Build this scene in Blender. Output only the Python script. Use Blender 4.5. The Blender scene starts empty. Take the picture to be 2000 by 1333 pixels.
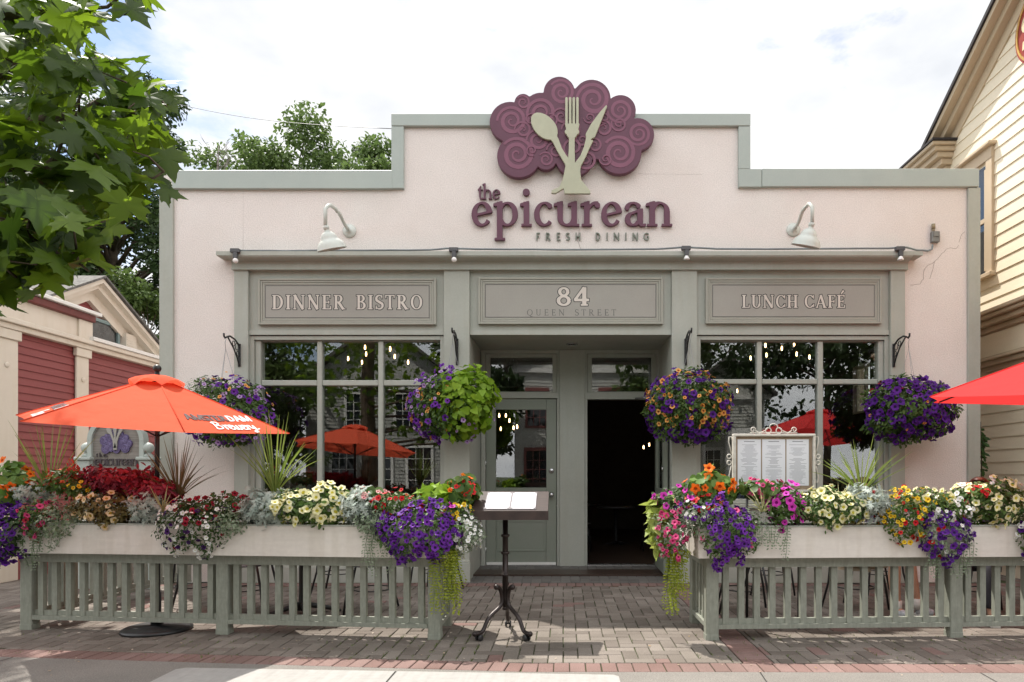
import bpy, bmesh, math, random
import numpy as np
from mathutils import Vector, Matrix
random.seed(7); RNG = np.random.default_rng(11)
SC = bpy.context.scene
COL = SC.collection
F = 4000/3.0/1.0 * 1.0        # focal length in pixels of the 2000 px wide photograph (24 mm lens)
F = 1333.333
VX, VY, H = 1100.0, 930.0, 1.3 # vanishing point of the street axis and eye height

# ---------------------------------------------------------------- camera
cam_d = bpy.data.cameras.new("camera"); cam = bpy.data.objects.new("camera", cam_d); COL.objects.link(cam)
cam.location = (0, 0, H); cam.rotation_euler = (math.radians(90), 0, 0)
cam_d.lens = 24; cam_d.sensor_width = 36
cam_d.shift_x = -(VX-1000)/2000; cam_d.shift_y = (VY-666.5)/2000
cam_d.clip_start = 0.05; cam_d.clip_end = 2000
SC.camera = cam

# ---------------------------------------------------------------- light
SUNV = Vector((-0.37, 0.44, 1.0)).normalized()
elev = math.asin(SUNV.z); rot = math.atan2(SUNV.x, SUNV.y)
w = bpy.data.worlds.new("World"); SC.world = w; w.use_nodes = True
nt = w.node_tree; nt.nodes.clear()
def wn(t, **k):
    n = nt.nodes.new(t)
    for a, b in k.items(): setattr(n, a, b)
    return n
out = wn('ShaderNodeOutputWorld'); bg = wn('ShaderNodeBackground'); bg.inputs[1].default_value = 0.1
sky = wn('ShaderNodeTexSky', sky_type='NISHITA', sun_disc=False, sun_elevation=elev, sun_rotation=rot, air_density=1.0, dust_density=0.6, ozone_density=1.0)
tc = wn('ShaderNodeTexCoord'); mp = wn('ShaderNodeMapping'); mp.inputs['Scale'].default_value = (1, 1, 2.2); mp.inputs['Location'].default_value = (3.1, 0.4, 1.7)
nz = wn('ShaderNodeTexNoise'); nz.inputs['Scale'].default_value = 2.6; nz.inputs['Detail'].default_value = 9; nz.inputs['Roughness'].default_value = 0.6
cr = wn('ShaderNodeValToRGB'); cr.color_ramp.elements[0].position = 0.33; cr.color_ramp.elements[1].position = 0.46
nz2 = wn('ShaderNodeTexNoise'); nz2.inputs['Scale'].default_value = 5.0; nz2.inputs['Detail'].default_value = 6
cr2 = wn('ShaderNodeValToRGB'); cr2.color_ramp.elements[0].color = (7.6, 7.9, 8.4, 1); cr2.color_ramp.elements[1].color = (10.8, 10.8, 10.8, 1)
cr2.color_ramp.elements[0].position = 0.3; cr2.color_ramp.elements[1].position = 0.6
mx = wn('ShaderNodeMix', data_type='RGBA')
L = nt.links.new
L(tc.outputs['Generated'], mp.inputs[0]); L(mp.outputs[0], nz.inputs[0]); L(mp.outputs[0], nz2.inputs[0])

vd = wn('ShaderNodeVectorMath', operation='DOT_PRODUCT'); vd.inputs[1].default_value = Vector((-.60, 1, .56)).normalized()   # a thinner patch of cloud low on the left
mr = wn('ShaderNodeMapRange'); mr.inputs[1].default_value = .86; mr.inputs[2].default_value = .99; mr.inputs[3].default_value = .05; mr.inputs[4].default_value = -.085
ma = wn('ShaderNodeMath', operation='ADD'); L(tc.outputs['Generated'], vd.inputs[0]); L(vd.outputs['Value'], mr.inputs[0]); L(nz.outputs[0], ma.inputs[0]); L(mr.outputs[0], ma.inputs[1]); L(ma.outputs[0], cr.inputs[0]); L(nz2.outputs[0], cr2.inputs[0])
L(cr.outputs[0], mx.inputs[0]); L(sky.outputs[0], mx.inputs[6]); L(cr2.outputs[0], mx.inputs[7])

vd2 = wn('ShaderNodeVectorMath', operation='DOT_PRODUCT'); vd2.inputs[1].default_value = Vector((.1, 1, .50)).normalized()   # cloud dimmed ahead, brightened behind: added light for the shaded front
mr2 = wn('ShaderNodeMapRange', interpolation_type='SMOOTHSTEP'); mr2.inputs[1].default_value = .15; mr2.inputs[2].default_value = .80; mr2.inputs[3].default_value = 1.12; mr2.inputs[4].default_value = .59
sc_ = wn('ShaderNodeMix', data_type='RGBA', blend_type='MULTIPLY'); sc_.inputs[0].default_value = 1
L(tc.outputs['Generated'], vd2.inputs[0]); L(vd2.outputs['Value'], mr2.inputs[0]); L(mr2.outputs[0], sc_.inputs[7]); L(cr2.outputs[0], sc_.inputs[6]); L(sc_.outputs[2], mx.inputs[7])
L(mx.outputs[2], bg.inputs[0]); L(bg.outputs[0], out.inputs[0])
sun_d = bpy.data.lights.new("sun", 'SUN'); sun_d.energy = 4.0; sun_d.angle = math.radians(0.55); sun_d.color = (1, 0.955, 0.88)
sun = bpy.data.objects.new("sun", sun_d); COL.objects.link(sun); sun.location = (-10, 12, 30)
sun.rotation_euler = SUNV.to_track_quat('Z', 'Y').to_euler()
SC.view_settings.view_transform = 'Standard'; SC.view_settings.look = 'None'
SC.view_settings.exposure = 0.89; SC.view_settings.gamma = 1.0
SC.render.engine = 'CYCLES'
SC.cycles.use_denoising = True; SC.cycles.max_bounces = 8; SC.cycles.transparent_max_bounces = 16
SC.cycles.caustics_reflective = False; SC.cycles.caustics_refractive = False
SC.cycles.sample_clamp_indirect = 4.0

# ---------------------------------------------------------------- helpers
def at(px, py, Y):
    return Vector(((px-VX)*Y/F, Y, H-(py-VY)*Y/F))
def X_(px, Y): return (px-VX)*Y/F
def Z_(py, Y): return H-(py-VY)*Y/F
def srgb(r, g, b):
    f = lambda c: (c/255/12.92 if c/255 <= .04045 else ((c/255+.055)/1.055)**2.4)
    return (f(r), f(g), f(b))

MATS = {}
def mat(name, col, rough=0.6, var=0.12, vscale=6.0, bump=0.0, bscale=60.0, metal=0.0, spec=0.4, col2=None, fine=0.0, coat=0.0, stretch=None, streak=0.0, spots=0.0):
    if name in MATS: return MATS[name]
    m = bpy.data.materials.new(name); m.use_nodes = True; t = m.node_tree; N = t.nodes; K = t.links.new
    p = N['Principled BSDF']; p.inputs['Roughness'].default_value = rough; p.inputs['Metallic'].default_value = metal
    p.inputs['Specular IOR Level'].default_value = spec
    if coat: p.inputs['Coat Weight'].default_value = coat
    c = tuple(col)+(1,); c2 = tuple(col2)+(1,) if col2 else tuple(x*(1-var*2) for x in col)+(1,)
    tc = N.new('ShaderNodeTexCoord'); src = tc.outputs['Object']
    if stretch:
        mp = N.new('ShaderNodeMapping'); mp.inputs['Scale'].default_value = stretch; K(src, mp.inputs[0]); src = mp.outputs[0]
    nz = N.new('ShaderNodeTexNoise'); nz.inputs['Scale'].default_value = vscale; nz.inputs['Detail'].default_value = 8; nz.inputs['Roughness'].default_value = 0.65
    K(src, nz.inputs[0])
    r = N.new('ShaderNodeValToRGB'); r.color_ramp.elements[0].position = .35; r.color_ramp.elements[1].position = .65
    r.color_ramp.elements[0].color = c2; r.color_ramp.elements[1].color = c
    K(nz.outputs[0], r.inputs[0]); o = r.outputs[0]
    if fine:
        n2 = N.new('ShaderNodeTexNoise'); n2.inputs['Scale'].default_value = bscale; n2.inputs['Detail'].default_value = 3
        K(tc.outputs['Object'], n2.inputs[0])
        r2 = N.new('ShaderNodeValToRGB'); r2.color_ramp.elements[0].position = .3; r2.color_ramp.elements[1].position = .7
        lo = 1-fine; r2.color_ramp.elements[0].color = (lo, lo, lo, 1); r2.color_ramp.elements[1].color = (1+fine, 1+fine, 1+fine, 1)
        K(n2.outputs[0], r2.inputs[0]); mm = N.new('ShaderNodeMix'); mm.data_type = 'RGBA'; mm.blend_type = 'MULTIPLY'; mm.inputs[0].default_value = 1
        K(o, mm.inputs[6]); K(r2.outputs[0], mm.inputs[7]); o = mm.outputs[2]
    if streak:
        mp2 = N.new('ShaderNodeMapping'); mp2.inputs['Scale'].default_value = (5, 5, .5); K(tc.outputs['Object'], mp2.inputs[0])
        n3 = N.new('ShaderNodeTexNoise'); n3.inputs['Scale'].default_value = 2.2; n3.inputs['Detail'].default_value = 5; K(mp2.outputs[0], n3.inputs[0])
        r3 = N.new('ShaderNodeValToRGB'); r3.color_ramp.elements[0].position = .36; r3.color_ramp.elements[1].position = .52
        lo = 1-streak; r3.color_ramp.elements[0].color = (lo, lo*.99, lo*.97, 1); r3.color_ramp.elements[1].color = (1, 1, 1, 1)
        K(n3.outputs[0], r3.inputs[0]); m3 = N.new('ShaderNodeMix'); m3.data_type = 'RGBA'; m3.blend_type = 'MULTIPLY'; m3.inputs[0].default_value = 1
        K(o, m3.inputs[6]); K(r3.outputs[0], m3.inputs[7]); o = m3.outputs[2]
    if spots:
        n4 = N.new('ShaderNodeTexNoise'); n4.inputs['Scale'].default_value = 7; n4.inputs['Detail'].default_value = 9; n4.inputs['Roughness'].default_value = .75; K(tc.outputs['Object'], n4.inputs[0])
        r4 = N.new('ShaderNodeValToRGB'); r4.color_ramp.elements[0].position = .63; r4.color_ramp.elements[1].position = .73; lo = 1-spots; r4.color_ramp.elements[0].color = (1,1,1,1); r4.color_ramp.elements[1].color = (lo,lo,lo,1)
        K(n4.outputs[0], r4.inputs[0]); m4 = N.new('ShaderNodeMix'); m4.data_type = 'RGBA'; m4.blend_type = 'MULTIPLY'; m4.inputs[0].default_value = 1; K(o, m4.inputs[6]); K(r4.outputs[0], m4.inputs[7]); o = m4.outputs[2]
    K(o, p.inputs['Base Color'])
    if bump:
        nb = N.new('ShaderNodeTexNoise'); nb.inputs['Scale'].default_value = bscale; nb.inputs['Detail'].default_value = 5
        K(src if stretch else tc.outputs['Object'], nb.inputs[0]); b = N.new('ShaderNodeBump'); b.inputs['Strength'].default_value = bump; b.inputs['Distance'].default_value = .01
        K(nb.outputs[0], b.inputs['Height']); K(b.outputs[0], p.inputs['Normal'])
    MATS[name] = m; return m

def leafmat(name, c1, c2, trans=0.35, rough=0.5, spec=0.35, tcol=None, objrand=False):
    if name in MATS: return MATS[name]
    m = bpy.data.materials.new(name); m.use_nodes = True; t = m.node_tree; N = t.nodes; K = t.links.new
    p = N['Principled BSDF']; p.inputs['Roughness'].default_value = rough; p.inputs['Specular IOR Level'].default_value = spec
    if objrand:
        a = N.new('ShaderNodeObjectInfo'); fac = a.outputs['Random']
    else:
        a = N.new('ShaderNodeAttribute'); a.attribute_name = 'rnd'; fac = a.outputs['Fac']
    mx = N.new('ShaderNodeMix'); mx.data_type = 'RGBA'; mx.inputs[6].default_value = tuple(c1)+(1,); mx.inputs[7].default_value = tuple(c2)+(1,)
    K(fac, mx.inputs[0]); K(mx.outputs[2], p.inputs['Base Color'])
    tr = N.new('ShaderNodeBsdfTranslucent')
    if tcol: 
        mt = N.new('ShaderNodeMix'); mt.data_type = 'RGBA'; mt.inputs[0].default_value = 1; mt.blend_type = 'MULTIPLY'
        mt.inputs[7].default_value = tuple(tcol)+(1,); K(mx.outputs[2], mt.inputs[6]); K(mt.outputs[2], tr.inputs[0])
    else: K(mx.outputs[2], tr.inputs[0])
    ms = N.new('ShaderNodeMixShader'); ms.inputs[0].default_value = trans
    K(p.outputs[0], ms.inputs[1]); K(tr.outputs[0], ms.inputs[2]); K(ms.outputs[0], N['Material Output'].inputs[0])
    MATS[name] = m; return m

def glassmat(name, base=0.10, tint=(0.93, 0.95, 0.94)):
    m = bpy.data.materials.new(name); m.use_nodes = True; t = m.node_tree; N = t.nodes; K = t.links.new; N.remove(N['Principled BSDF'])
    tr = N.new('ShaderNodeBsdfTransparent'); tr.inputs[0].default_value = tuple(tint)+(1,)
    gl = N.new('ShaderNodeBsdfGlossy'); gl.inputs['Roughness'].default_value = 0.0
    nz = N.new('ShaderNodeTexNoise'); nz.inputs['Scale'].default_value = 1.1; nz.inputs['Detail'].default_value = 1
    tc = N.new('ShaderNodeTexCoord'); K(tc.outputs['Object'], nz.inputs[0])
    b = N.new('ShaderNodeBump'); b.inputs['Strength'].default_value = .035; b.inputs['Distance'].default_value = .03; K(nz.outputs[0], b.inputs['Height']); K(b.outputs[0], gl.inputs['Normal'])
    fr = N.new('ShaderNodeLayerWeight'); fr.inputs[0].default_value = .5
    pw = N.new('ShaderNodeMath'); pw.operation = 'POWER'; pw.inputs[1].default_value = 5; K(fr.outputs['Facing'], pw.inputs[0])
    ad = N.new('ShaderNodeMath'); ad.operation = 'ADD'; ad.inputs[1].default_value = base; ad.use_clamp = True; K(pw.outputs[0], ad.inputs[0])
    ms = N.new('ShaderNodeMixShader'); K(ad.outputs[0], ms.inputs[0]); K(tr.outputs[0], ms.inputs[1]); K(gl.outputs[0], ms.inputs[2]); K(ms.outputs[0], N['Material Output'].inputs[0])
    MATS[name] = m; return m

def emis(name, col, s):
    m = bpy.data.materials.new(name); m.use_nodes = True; p = m.node_tree.nodes['Principled BSDF']
    p.inputs['Base Color'].default_value = (.8, .6, .4, 1); p.inputs['Emission Color'].default_value = tuple(col)+(1,); p.inputs['Emission Strength'].default_value = s
    MATS[name] = m; return m

class MB:
    """collects shapes; build() links them as ONE mesh object"""
    def __init__(s): s.v = []; s.f = []; s.m = []; s.sm = []
    def add(s, v, f, mi=0, smooth=False):
        o = len(s.v); s.v += [tuple(p) for p in v]
        for q in f: s.f.append([o+i for i in q]); s.m.append(mi); s.sm.append(smooth)
    def box(s, x0, x1, y0, y1, z0, z1, mi=0, b=0.0):
        if x0 > x1: x0, x1 = x1, x0
        if y0 > y1: y0, y1 = y1, y0
        if z0 > z1: z0, z1 = z1, z0
        if b <= 0:
            v = [(x0,y0,z0),(x1,y0,z0),(x1,y1,z0),(x0,y1,z0),(x0,y0,z1),(x1,y0,z1),(x1,y1,z1),(x0,y1,z1)]
            f = [(3,2,1,0),(4,5,6,7),(0,1,5,4),(1,2,6,5),(2,3,7,6),(3,0,4,7)]
            s.add(v, f, mi); return
        bm = bmesh.new(); bmesh.ops.create_cube(bm, size=1)
        for q in bm.verts: q.co = Vector(((x0+x1)/2+q.co.x*(x1-x0), (y0+y1)/2+q.co.y*(y1-y0), (z0+z1)/2+q.co.z*(z1-z0)))
        bmesh.ops.bevel(bm, geom=bm.edges[:], offset=b, segments=1, affect='EDGES', profile=.5)
        bm.verts.index_update()
        s.add([q.co for q in bm.verts], [[q.index for q in f.verts] for f in bm.faces], mi); bm.free()
    def obox(s, c, ax, ay, az, mi=0):
        """box from centre and three half-axis vectors"""
        c = Vector(c); ax = Vector(ax); ay = Vector(ay); az = Vector(az)
        v = [c-ax-ay-az, c+ax-ay-az, c+ax+ay-az, c-ax+ay-az, c-ax-ay+az, c+ax-ay+az, c+ax+ay+az, c-ax+ay+az]
        f = [(3,2,1,0),(4,5,6,7),(0,1,5,4),(1,2,6,5),(2,3,7,6),(3,0,4,7)]
        s.add(v, f, mi)
    def bar(s, a, b, wdt, dpt, mi=0, up=(0,0,1)):
        a = Vector(a); b = Vector(b); d = (b-a); u = Vector(up); sd = d.cross(u)
        if sd.length < 1e-6: sd = d.cross(Vector((0,1,0)))
        sd.normalize(); u2 = sd.cross(d).normalized()
        s.obox((a+b)/2, d/2, sd*wdt/2, u2*dpt/2, mi)
    def tube(s, pts, r, n=8, mi=0, cap=True, closed=False):
        pts = [Vector(p) for p in pts]; k = len(pts); rs = r if isinstance(r, (list, tuple)) else [r]*k
        v = []; f = []; ref = None
        for i, p in enumerate(pts):
            d = (pts[(i+1) % k]-pts[i-1]) if closed else (pts[min(i+1, k-1)]-pts[max(i-1, 0)])
            d = d.normalized() if d.length > 0 else Vector((0,0,1))
            if ref is None: ref = d.orthogonal().normalized()
            else:
                ref = (ref - d*ref.dot(d)); ref = ref.normalized() if ref.length > 1e-6 else d.orthogonal().normalized()
            o = d.cross(ref)
            for j in range(n):
                a = 2*math.pi*j/n; v.append(p+(ref*math.cos(a)+o*math.sin(a))*rs[i])
        for i in range(k if closed else k-1):
            i2 = (i+1) % k
            for j in range(n):
                f.append((i*n+j, i*n+(j+1) % n, i2*n+(j+1) % n, i2*n+j))
        if cap and not closed: f.append(tuple(range(n-1, -1, -1))); f.append(tuple(range((k-1)*n, k*n)))
        s.add(v, f, mi, True)
    def lathe(s, prof, c=(0,0,0), n=20, mi=0, axis=None, smooth=True):
        """profile of (r, z) spun about z (or about axis) at c"""
        c = Vector(c); q = Vector(axis).to_track_quat('Z', 'Y').to_matrix() if axis is not None else Matrix.Identity(3)
        v = []; f = []
        for r, z in prof:
            for j in range(n):
                a = 2*math.pi*j/n; v.append(c+q@Vector((r*math.cos(a), r*math.sin(a), z)))
        for i in range(len(prof)-1):
            for j in range(n): f.append((i*n+j, i*n+(j+1) % n, (i+1)*n+(j+1) % n, (i+1)*n+j))
        if prof[0][0] > 1e-5: f.append(tuple(range(n-1, -1, -1)))
        if prof[-1][0] > 1e-5: f.append(tuple(range((len(prof)-1)*n, len(prof)*n)))
        s.add(v, f, mi, smooth)
    def ball(s, c, r, n=12, mi=0, sz=1.0):
        s.lathe([(r*math.sin(math.pi*i/8), -r*sz*math.cos(math.pi*i/8)) for i in range(9)], c, n, mi)
    def prism(s, poly, y0, y1, mi=0):
        """(x, z) polygon, pushed from y0 to y1"""
        n = len(poly); v = [(x, y0, z) for x, z in poly]+[(x, y1, z) for x, z in poly]
        ar = sum(poly[i][0]*poly[(i+1) % n][1]-poly[(i+1) % n][0]*poly[i][1] for i in range(n))
        f = [tuple(range(n)), tuple(range(2*n-1, n-1, -1))]+[((i+1) % n, i, n+i, n+(i+1) % n) for i in range(n)]
        if (ar < 0) ^ (y0 > y1): f = [tuple(reversed(q)) for q in f]
        s.add(v, f, mi)
    def sweep_x(s, prof, x0, x1, mi=0):
        """(y, z) profile pushed from x0 to x1"""
        n = len(prof); v = [(x0, y, z) for y, z in prof]+[(x1, y, z) for y, z in prof]
        f = [tuple(range(n)), tuple(range(2*n-1, n-1, -1))]+[((i+1) % n, i, n+i, n+(i+1) % n) for i in range(n)]
        s.add(v, f, mi)
    def build(s, name, mats, parent=None, loc=None):
        me = bpy.data.meshes.new(name); me.from_pydata(s.v, [], s.f)
        for m in (mats if isinstance(mats, (list, tuple)) else [mats]): me.materials.append(m)
        if len(s.f):
            me.polygons.foreach_set('material_index', s.m); me.polygons.foreach_set('use_smooth', s.sm)
        bm = bmesh.new(); bm.from_mesh(me); bmesh.ops.recalc_face_normals(bm, faces=bm.faces[:]); bm.to_mesh(me); bm.free()
        return link(me, name, parent, loc)

def link(me, name, parent=None, loc=None):
    o = bpy.data.objects.new(name, me); COL.objects.link(o)
    if parent is not None:
        o.parent = parent
        o.matrix_parent_inverse = Matrix.Translation(-parent_world(parent))
    if loc is not None: o.location = loc
    return o
def parent_world(p):
    """things are built in world space; a part keeps its place under an Empty that only has a location"""
    return WPOS.get(p.name, Vector((0,0,0)))
WPOS = {}
def thing(name, label, cat, loc=(0,0,0), group=None, kind=None):
    o = bpy.data.objects.new(name, None); COL.objects.link(o); o.location = loc; o.empty_display_size = .1
    WPOS[o.name] = Vector(loc); tag(o, label, cat, group, kind); return o
def tag(o, label=None, cat=None, group=None, kind=None):
    if label: o['label'] = label
    if cat: o['category'] = cat
    if group: o['group'] = group
    if kind: o['kind'] = kind
    return o
def dup_tree(o, parent=None):
    c = o.copy(); COL.objects.link(c)
    if parent is not None: c.parent = parent
    for ch in list(o.children): dup_tree(ch, c)
    return c

# ---------------------------------------------------------------- scattered leaves
def rot_from(nrm, tip):
    """rows of 3x3 matrices whose z is nrm and y is near tip (arrays)"""
    z = nrm/np.maximum(np.linalg.norm(nrm, axis=1, keepdims=True), 1e-9)
    y = tip-z*np.sum(tip*z, axis=1, keepdims=True)
    ln = np.linalg.norm(y, axis=1, keepdims=True); y = np.where(ln < 1e-4, np.array([[0.3, 0.9, 0.1]]), y/np.maximum(ln, 1e-9))
    x = np.cross(y, z); return np.stack([x, y, z], axis=2)
def scatter(name, tv, tf, pos, nrm, tip, size, mats, parent=None, fm=None, smooth=False):
    tv = np.asarray(tv, float); n = len(pos); k = len(tv)
    R = rot_from(nrm, tip); V = np.einsum('nij,kj->nki', R, tv)*np.asarray(size).reshape(n, 1, 1)+pos[:, None, :]
    V = V.reshape(-1, 3)
    cnt = np.array([len(f) for f in tf]); flat = np.concatenate([np.array(f) for f in tf])
    loops = (flat[None, :]+(np.arange(n)*k)[:, None]).ravel()
    tot = np.tile(cnt, n); start = np.concatenate([[0], np.cumsum(tot)[:-1]])
    me = bpy.data.meshes.new(name); me.vertices.add(len(V)); me.vertices.foreach_set('co', V.astype(np.float32).ravel())
    me.loops.add(len(loops)); me.loops.foreach_set('vertex_index', loops.astype(np.int32))
    me.polygons.add(len(tot)); me.polygons.foreach_set('loop_start', start.astype(np.int32)); me.polygons.foreach_set('loop_total', tot.astype(np.int32))
    if fm is not None: me.polygons.foreach_set('material_index', np.tile(np.array(fm), n).astype(np.int32))
    if smooth: me.polygons.foreach_set('use_smooth', np.ones(len(tot), bool))
    at_ = me.attributes.new('rnd', 'FLOAT', 'POINT'); at_.data.foreach_set('value', np.repeat(RNG.random(n), k).astype(np.float32))
    for m in (mats if isinstance(mats, (list, tuple)) else [mats]): me.materials.append(m)
    me.update(calc_edges=True); me.validate()
    return link(me, name, parent)
OVAL = ([(0,0,0),(.22,.35,.05),(.20,.7,.04),(0,1,-.06),(-.20,.7,.04),(-.22,.35,.05),(0,.5,-.03)], [(0,1,6),(1,2,3,6),(6,3,4,5),(0,6,5)])
HEART = ([(0,0,0),(.34,-.14,.03),(.5,.18,.05),(.36,.55,.02),(0,1.05,-.18),(-.36,.55,.02),(-.5,.18,.05),(-.34,-.14,.03),(0,.4,-.05)], [(0,1,2,8),(8,2,3,4),(8,4,5,6),(0,8,6,7)])
def _round():
    v = [(0,0,-.06)]; f = []
    for j in range(10):
        a = 2*math.pi*j/10; v.append((.5*math.cos(a), .5*math.sin(a)+.3, .03*math.cos(5*a)))
    v[0] = (0,.3,-.07)
    for j in range(10): f.append((0, 1+j, 1+(j+1) % 10))
    return v, f
ROUND = _round()
def _lobed():
    R = [(0,0),(.06,.2),(.28,.25),(.08,.38),(.36,.55),(.09,.6),(.24,.88),(.05,.8),(0,1.05)]
    pts = R+[(-x, y) for x, y in R[-2:0:-1]]; c = len(pts)
    v = [(x, y, -.1*x*x-.1*y*y) for x, y in pts]+[(0,.5,.03)]
    return v, [(c, i, (i+1) % c) for i in range(c)]
LOBED = _lobed()
def _maple():
    R = [(0,0),(.10,-.10),(.20,-.13),(.40,-.20),(.38,-.07),(.47,.0),(.62,.0),(.80,.08),(.68,.15),(.70,.24),(.90,.42),(.70,.40),(.60,.45),(.46,.40),(.30,.44),(.31,.56),(.40,.70),(.26,.68),(.17,.78),(.12,.92),(0,1.14)]
    pts = R+[(-x, y) for x, y in R[-2:0:-1]]; c = len(pts)
    v = [(x, y, -.16*abs(x)**1.3-.12*max(0, y-.3)**2+.02*math.sin(9*x+7*y)) for x, y in pts]
    v.append((0,.28,.02)); f = [(c, i, (i+1) % c) for i in range(c)]
    v += [(-.012,0,.0),(.012,0,.0),(.010,-.55,-.10),(-.010,-.55,-.10)]; f.append((c+1, c+2, c+3, c+4))
    return v, f
MAPLE = _maple()
def unit(a): return a/np.maximum(np.linalg.norm(a, axis=-1, keepdims=True), 1e-9)
def rdirs(n): return unit(RNG.normal(size=(n, 3)))
# ---------------------------------------------------------------- lettering: strokes -> outline -> solid
def seg(x0, y0, x1, y1, wd, w2=None):
    d = math.hypot(x1-x0, y1-y0) or 1e-6; nx, ny = -(y1-y0)/d, (x1-x0)/d; a = wd/2; b = (w2 if w2 is not None else wd)/2
    return ('p', [(x0-nx*a, y0-ny*a), (x1-nx*b, y1-ny*b), (x1+nx*b, y1+ny*b), (x0+nx*a, y0+ny*a)])
def rect(x0, y0, x1, y1): return ('p', [(x0, y0), (x1, y0), (x1, y1), (x0, y1)])
def disc(x, y, r): return ('d', x, y, r)
def stroke(pts, ws):
    o = []
    for i in range(len(pts)-1): o.append(seg(*pts[i], *pts[i+1], ws[i], ws[i+1]))
    for i in range(1, len(pts)-1): o.append(disc(*pts[i], ws[i]/2))
    return o
def arc(cx, cy, rx, ry, a0, a1, W, w, n=18, tilt=0.0):
    pts = []; ws = []
    for i in range(n+1):
        a = math.radians(a0+(a1-a0)*i/n); pts.append((cx+rx*math.cos(a), cy+ry*math.sin(a)))
        b = a+math.radians(tilt); ws.append(w+(W-w)*abs(math.cos(b))**1.6)
    return stroke(pts, ws)
def bez(p0, p1, p2, p3, n=12):
    return [tuple((1-t)**3*a+3*(1-t)**2*t*b+3*(1-t)*t*t*c+t**3*d for a, b, c, d in zip(p0, p1, p2, p3)) for t in [i/n for i in range(n+1)]]
def glyph(ch, W=.15, w=.055, s=.08):
    """capitals and figures, cap height 1; s is the serif length (0: none)"""
    o = []
    def st(x, y0=0, y1=1, wd=None, b=True, t=True):
        wd = wd or W; o.append(rect(x-wd/2, y0, x+wd/2, y1))
        if s and b: o.append(rect(x-wd/2-s, y0, x+wd/2+s, y0+w))
        if s and t: o.append(rect(x-wd/2-s, y1-w, x+wd/2+s, y1))
    def tick(x, y0, y1):
        if s: o.append(seg(x, y0, x+.01, y1, w*1.3, w*.8))
    h = w/2; tn = w*1.35 if s else W
    if ch == 'I': st(.18); return o, .36
    if ch == 'D': st(.19); o += [rect(.19, 1-w, .34, 1), rect(.19, 0, .34, w)]+arc(.33, .5, .40-h, .5-h, -90, 90, W, w); return o, .84
    if ch == 'N':
        st(.15, wd=tn, t=True); st(.72, wd=tn, b=not s); o.append(seg(.12, 1, .72, 0, W*1.05)); return o, .88
    if ch in 'EÉF':
        st(.19); o += [rect(.19, 1-w, .58, 1), rect(.19, .5-h, .50, .5+h)]; tick(.565, 1, .78); tick(.49, .40, .62)
        if ch != 'F': o.append(rect(.19, 0, .62, w)); tick(.605, 0, .24)
        if ch == 'É': o.append(seg(.34, 1.08, .54, 1.34, w*1.2, w*2.4))
        return o, .68 if ch != 'F' else .62
    if ch == 'L':
        st(.19); o.append(rect(.19, 0, .60, w)); tick(.585, 0, .26); return o, .64
    if ch == 'T':
        st(.33, t=False); o.append(rect(.02, 1-w, .64, 1)); tick(.035, 1, .76); tick(.615, 1, .76); return o, .66
    if ch == 'H':
        st(.19); st(.68); o.append(rect(.19, .5-h, .68, .5+h)); return o, .87
    if ch == 'O' or ch == 'Q':
        o += arc(.44, .5, .40-W/2, .5-h, 0, 360, W, w, 28)
        if ch == 'Q': o += stroke(bez((.42, .08), (.5, -.1), (.62, -.22), (.86, -.2)), [w*1.8]*13)
        return o, .88
    if ch in 'CG':
        o += arc(.44, .5, .40-W/2, .5-h, 42, 318, W, w, 26); tick(.715, .98, .70); tick(.73, .30, .06)
        if ch == 'G': o += [rect(.74-W, .02 if s else .16, .74, .46), rect(.5, .42, .74, .42+w)] if s == 0 else []
        return o, .80
    if ch == 'U':
        st(.20, .30, 1, b=False); st(.66, .30, 1, wd=tn, b=False); o += arc(.43, .32, .23, .32-h, 180, 360, W*.9, w); return o, .84
    if ch == 'R':
        st(.19); o += [rect(.19, 1-w, .36, 1), rect(.19, .48, .36, .48+w)]+arc(.35, .74, .24-W*.2, .26-h, -90, 90, W, w)
        o.append(seg(.36, .50, .70, 0, W*1.05)); 
        if s: o.append(rect(.60, 0, .86, w*.8))
        return o, .82
    if ch == 'B':
        st(.19); o += [rect(.19, 1-w, .34, 1), rect(.19, .50, .34, .50+w), rect(.19, 0, .34, w)]
        o += arc(.33, .76, .20, .24-h, -90, 90, W*.95, w)+arc(.34, .27, .25, .27-h, -90, 90, W, w); return o, .70
    if ch == 'S':
        a = [(.30+.21*math.cos(t), .745+(.255-h)*math.sin(t)) for t in np.radians(np.linspace(35, 215, 12))]
        b = [(.30+.23*math.cos(t), .265+(.265-h)*math.sin(t)) for t in np.radians(np.linspace(35, -145, 12))]
        pts = a+b; ws = [w+(W-w)*math.sin(math.pi*i/23)**1.5 for i in range(24)]; o += stroke(pts, ws)
        tick(.47, .98, .74); tick(.085, .02, .27); return o, .58
    if ch == 'A':
        o += [seg(.10, 0, .40, 1, tn), seg(.39, 1, .71, 0, W*1.05), rect(.2, .30, .6, .30+w)]
        if s: o += [rect(0, 0, .21, w*.9), rect(.58, 0, .86, w*.9)]
        return o, .84
    if ch == 'M':
        st(.15, wd=tn); st(.85, wd=W); o += [seg(.15, 1, .5, .05, W), seg(.5, .05, .85, 1, tn)]; return o, 1.0
    if ch == '8':
        o += arc(.34, .755, .23-W*.2, .245-h, 0, 360, W*.8, w*1.2, 22)+arc(.34, .275, .29-W*.2, .275-h, 0, 360, W*.9, w*1.2, 22); return o, .70
    if ch == '4':
        o += [seg(.50, 1, .05, .30, w*1.5), rect(.03, .24, .72, .24+w*1.6)]; st(.50, 0, 1, t=False); return o, .74
    return o, .40
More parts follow.
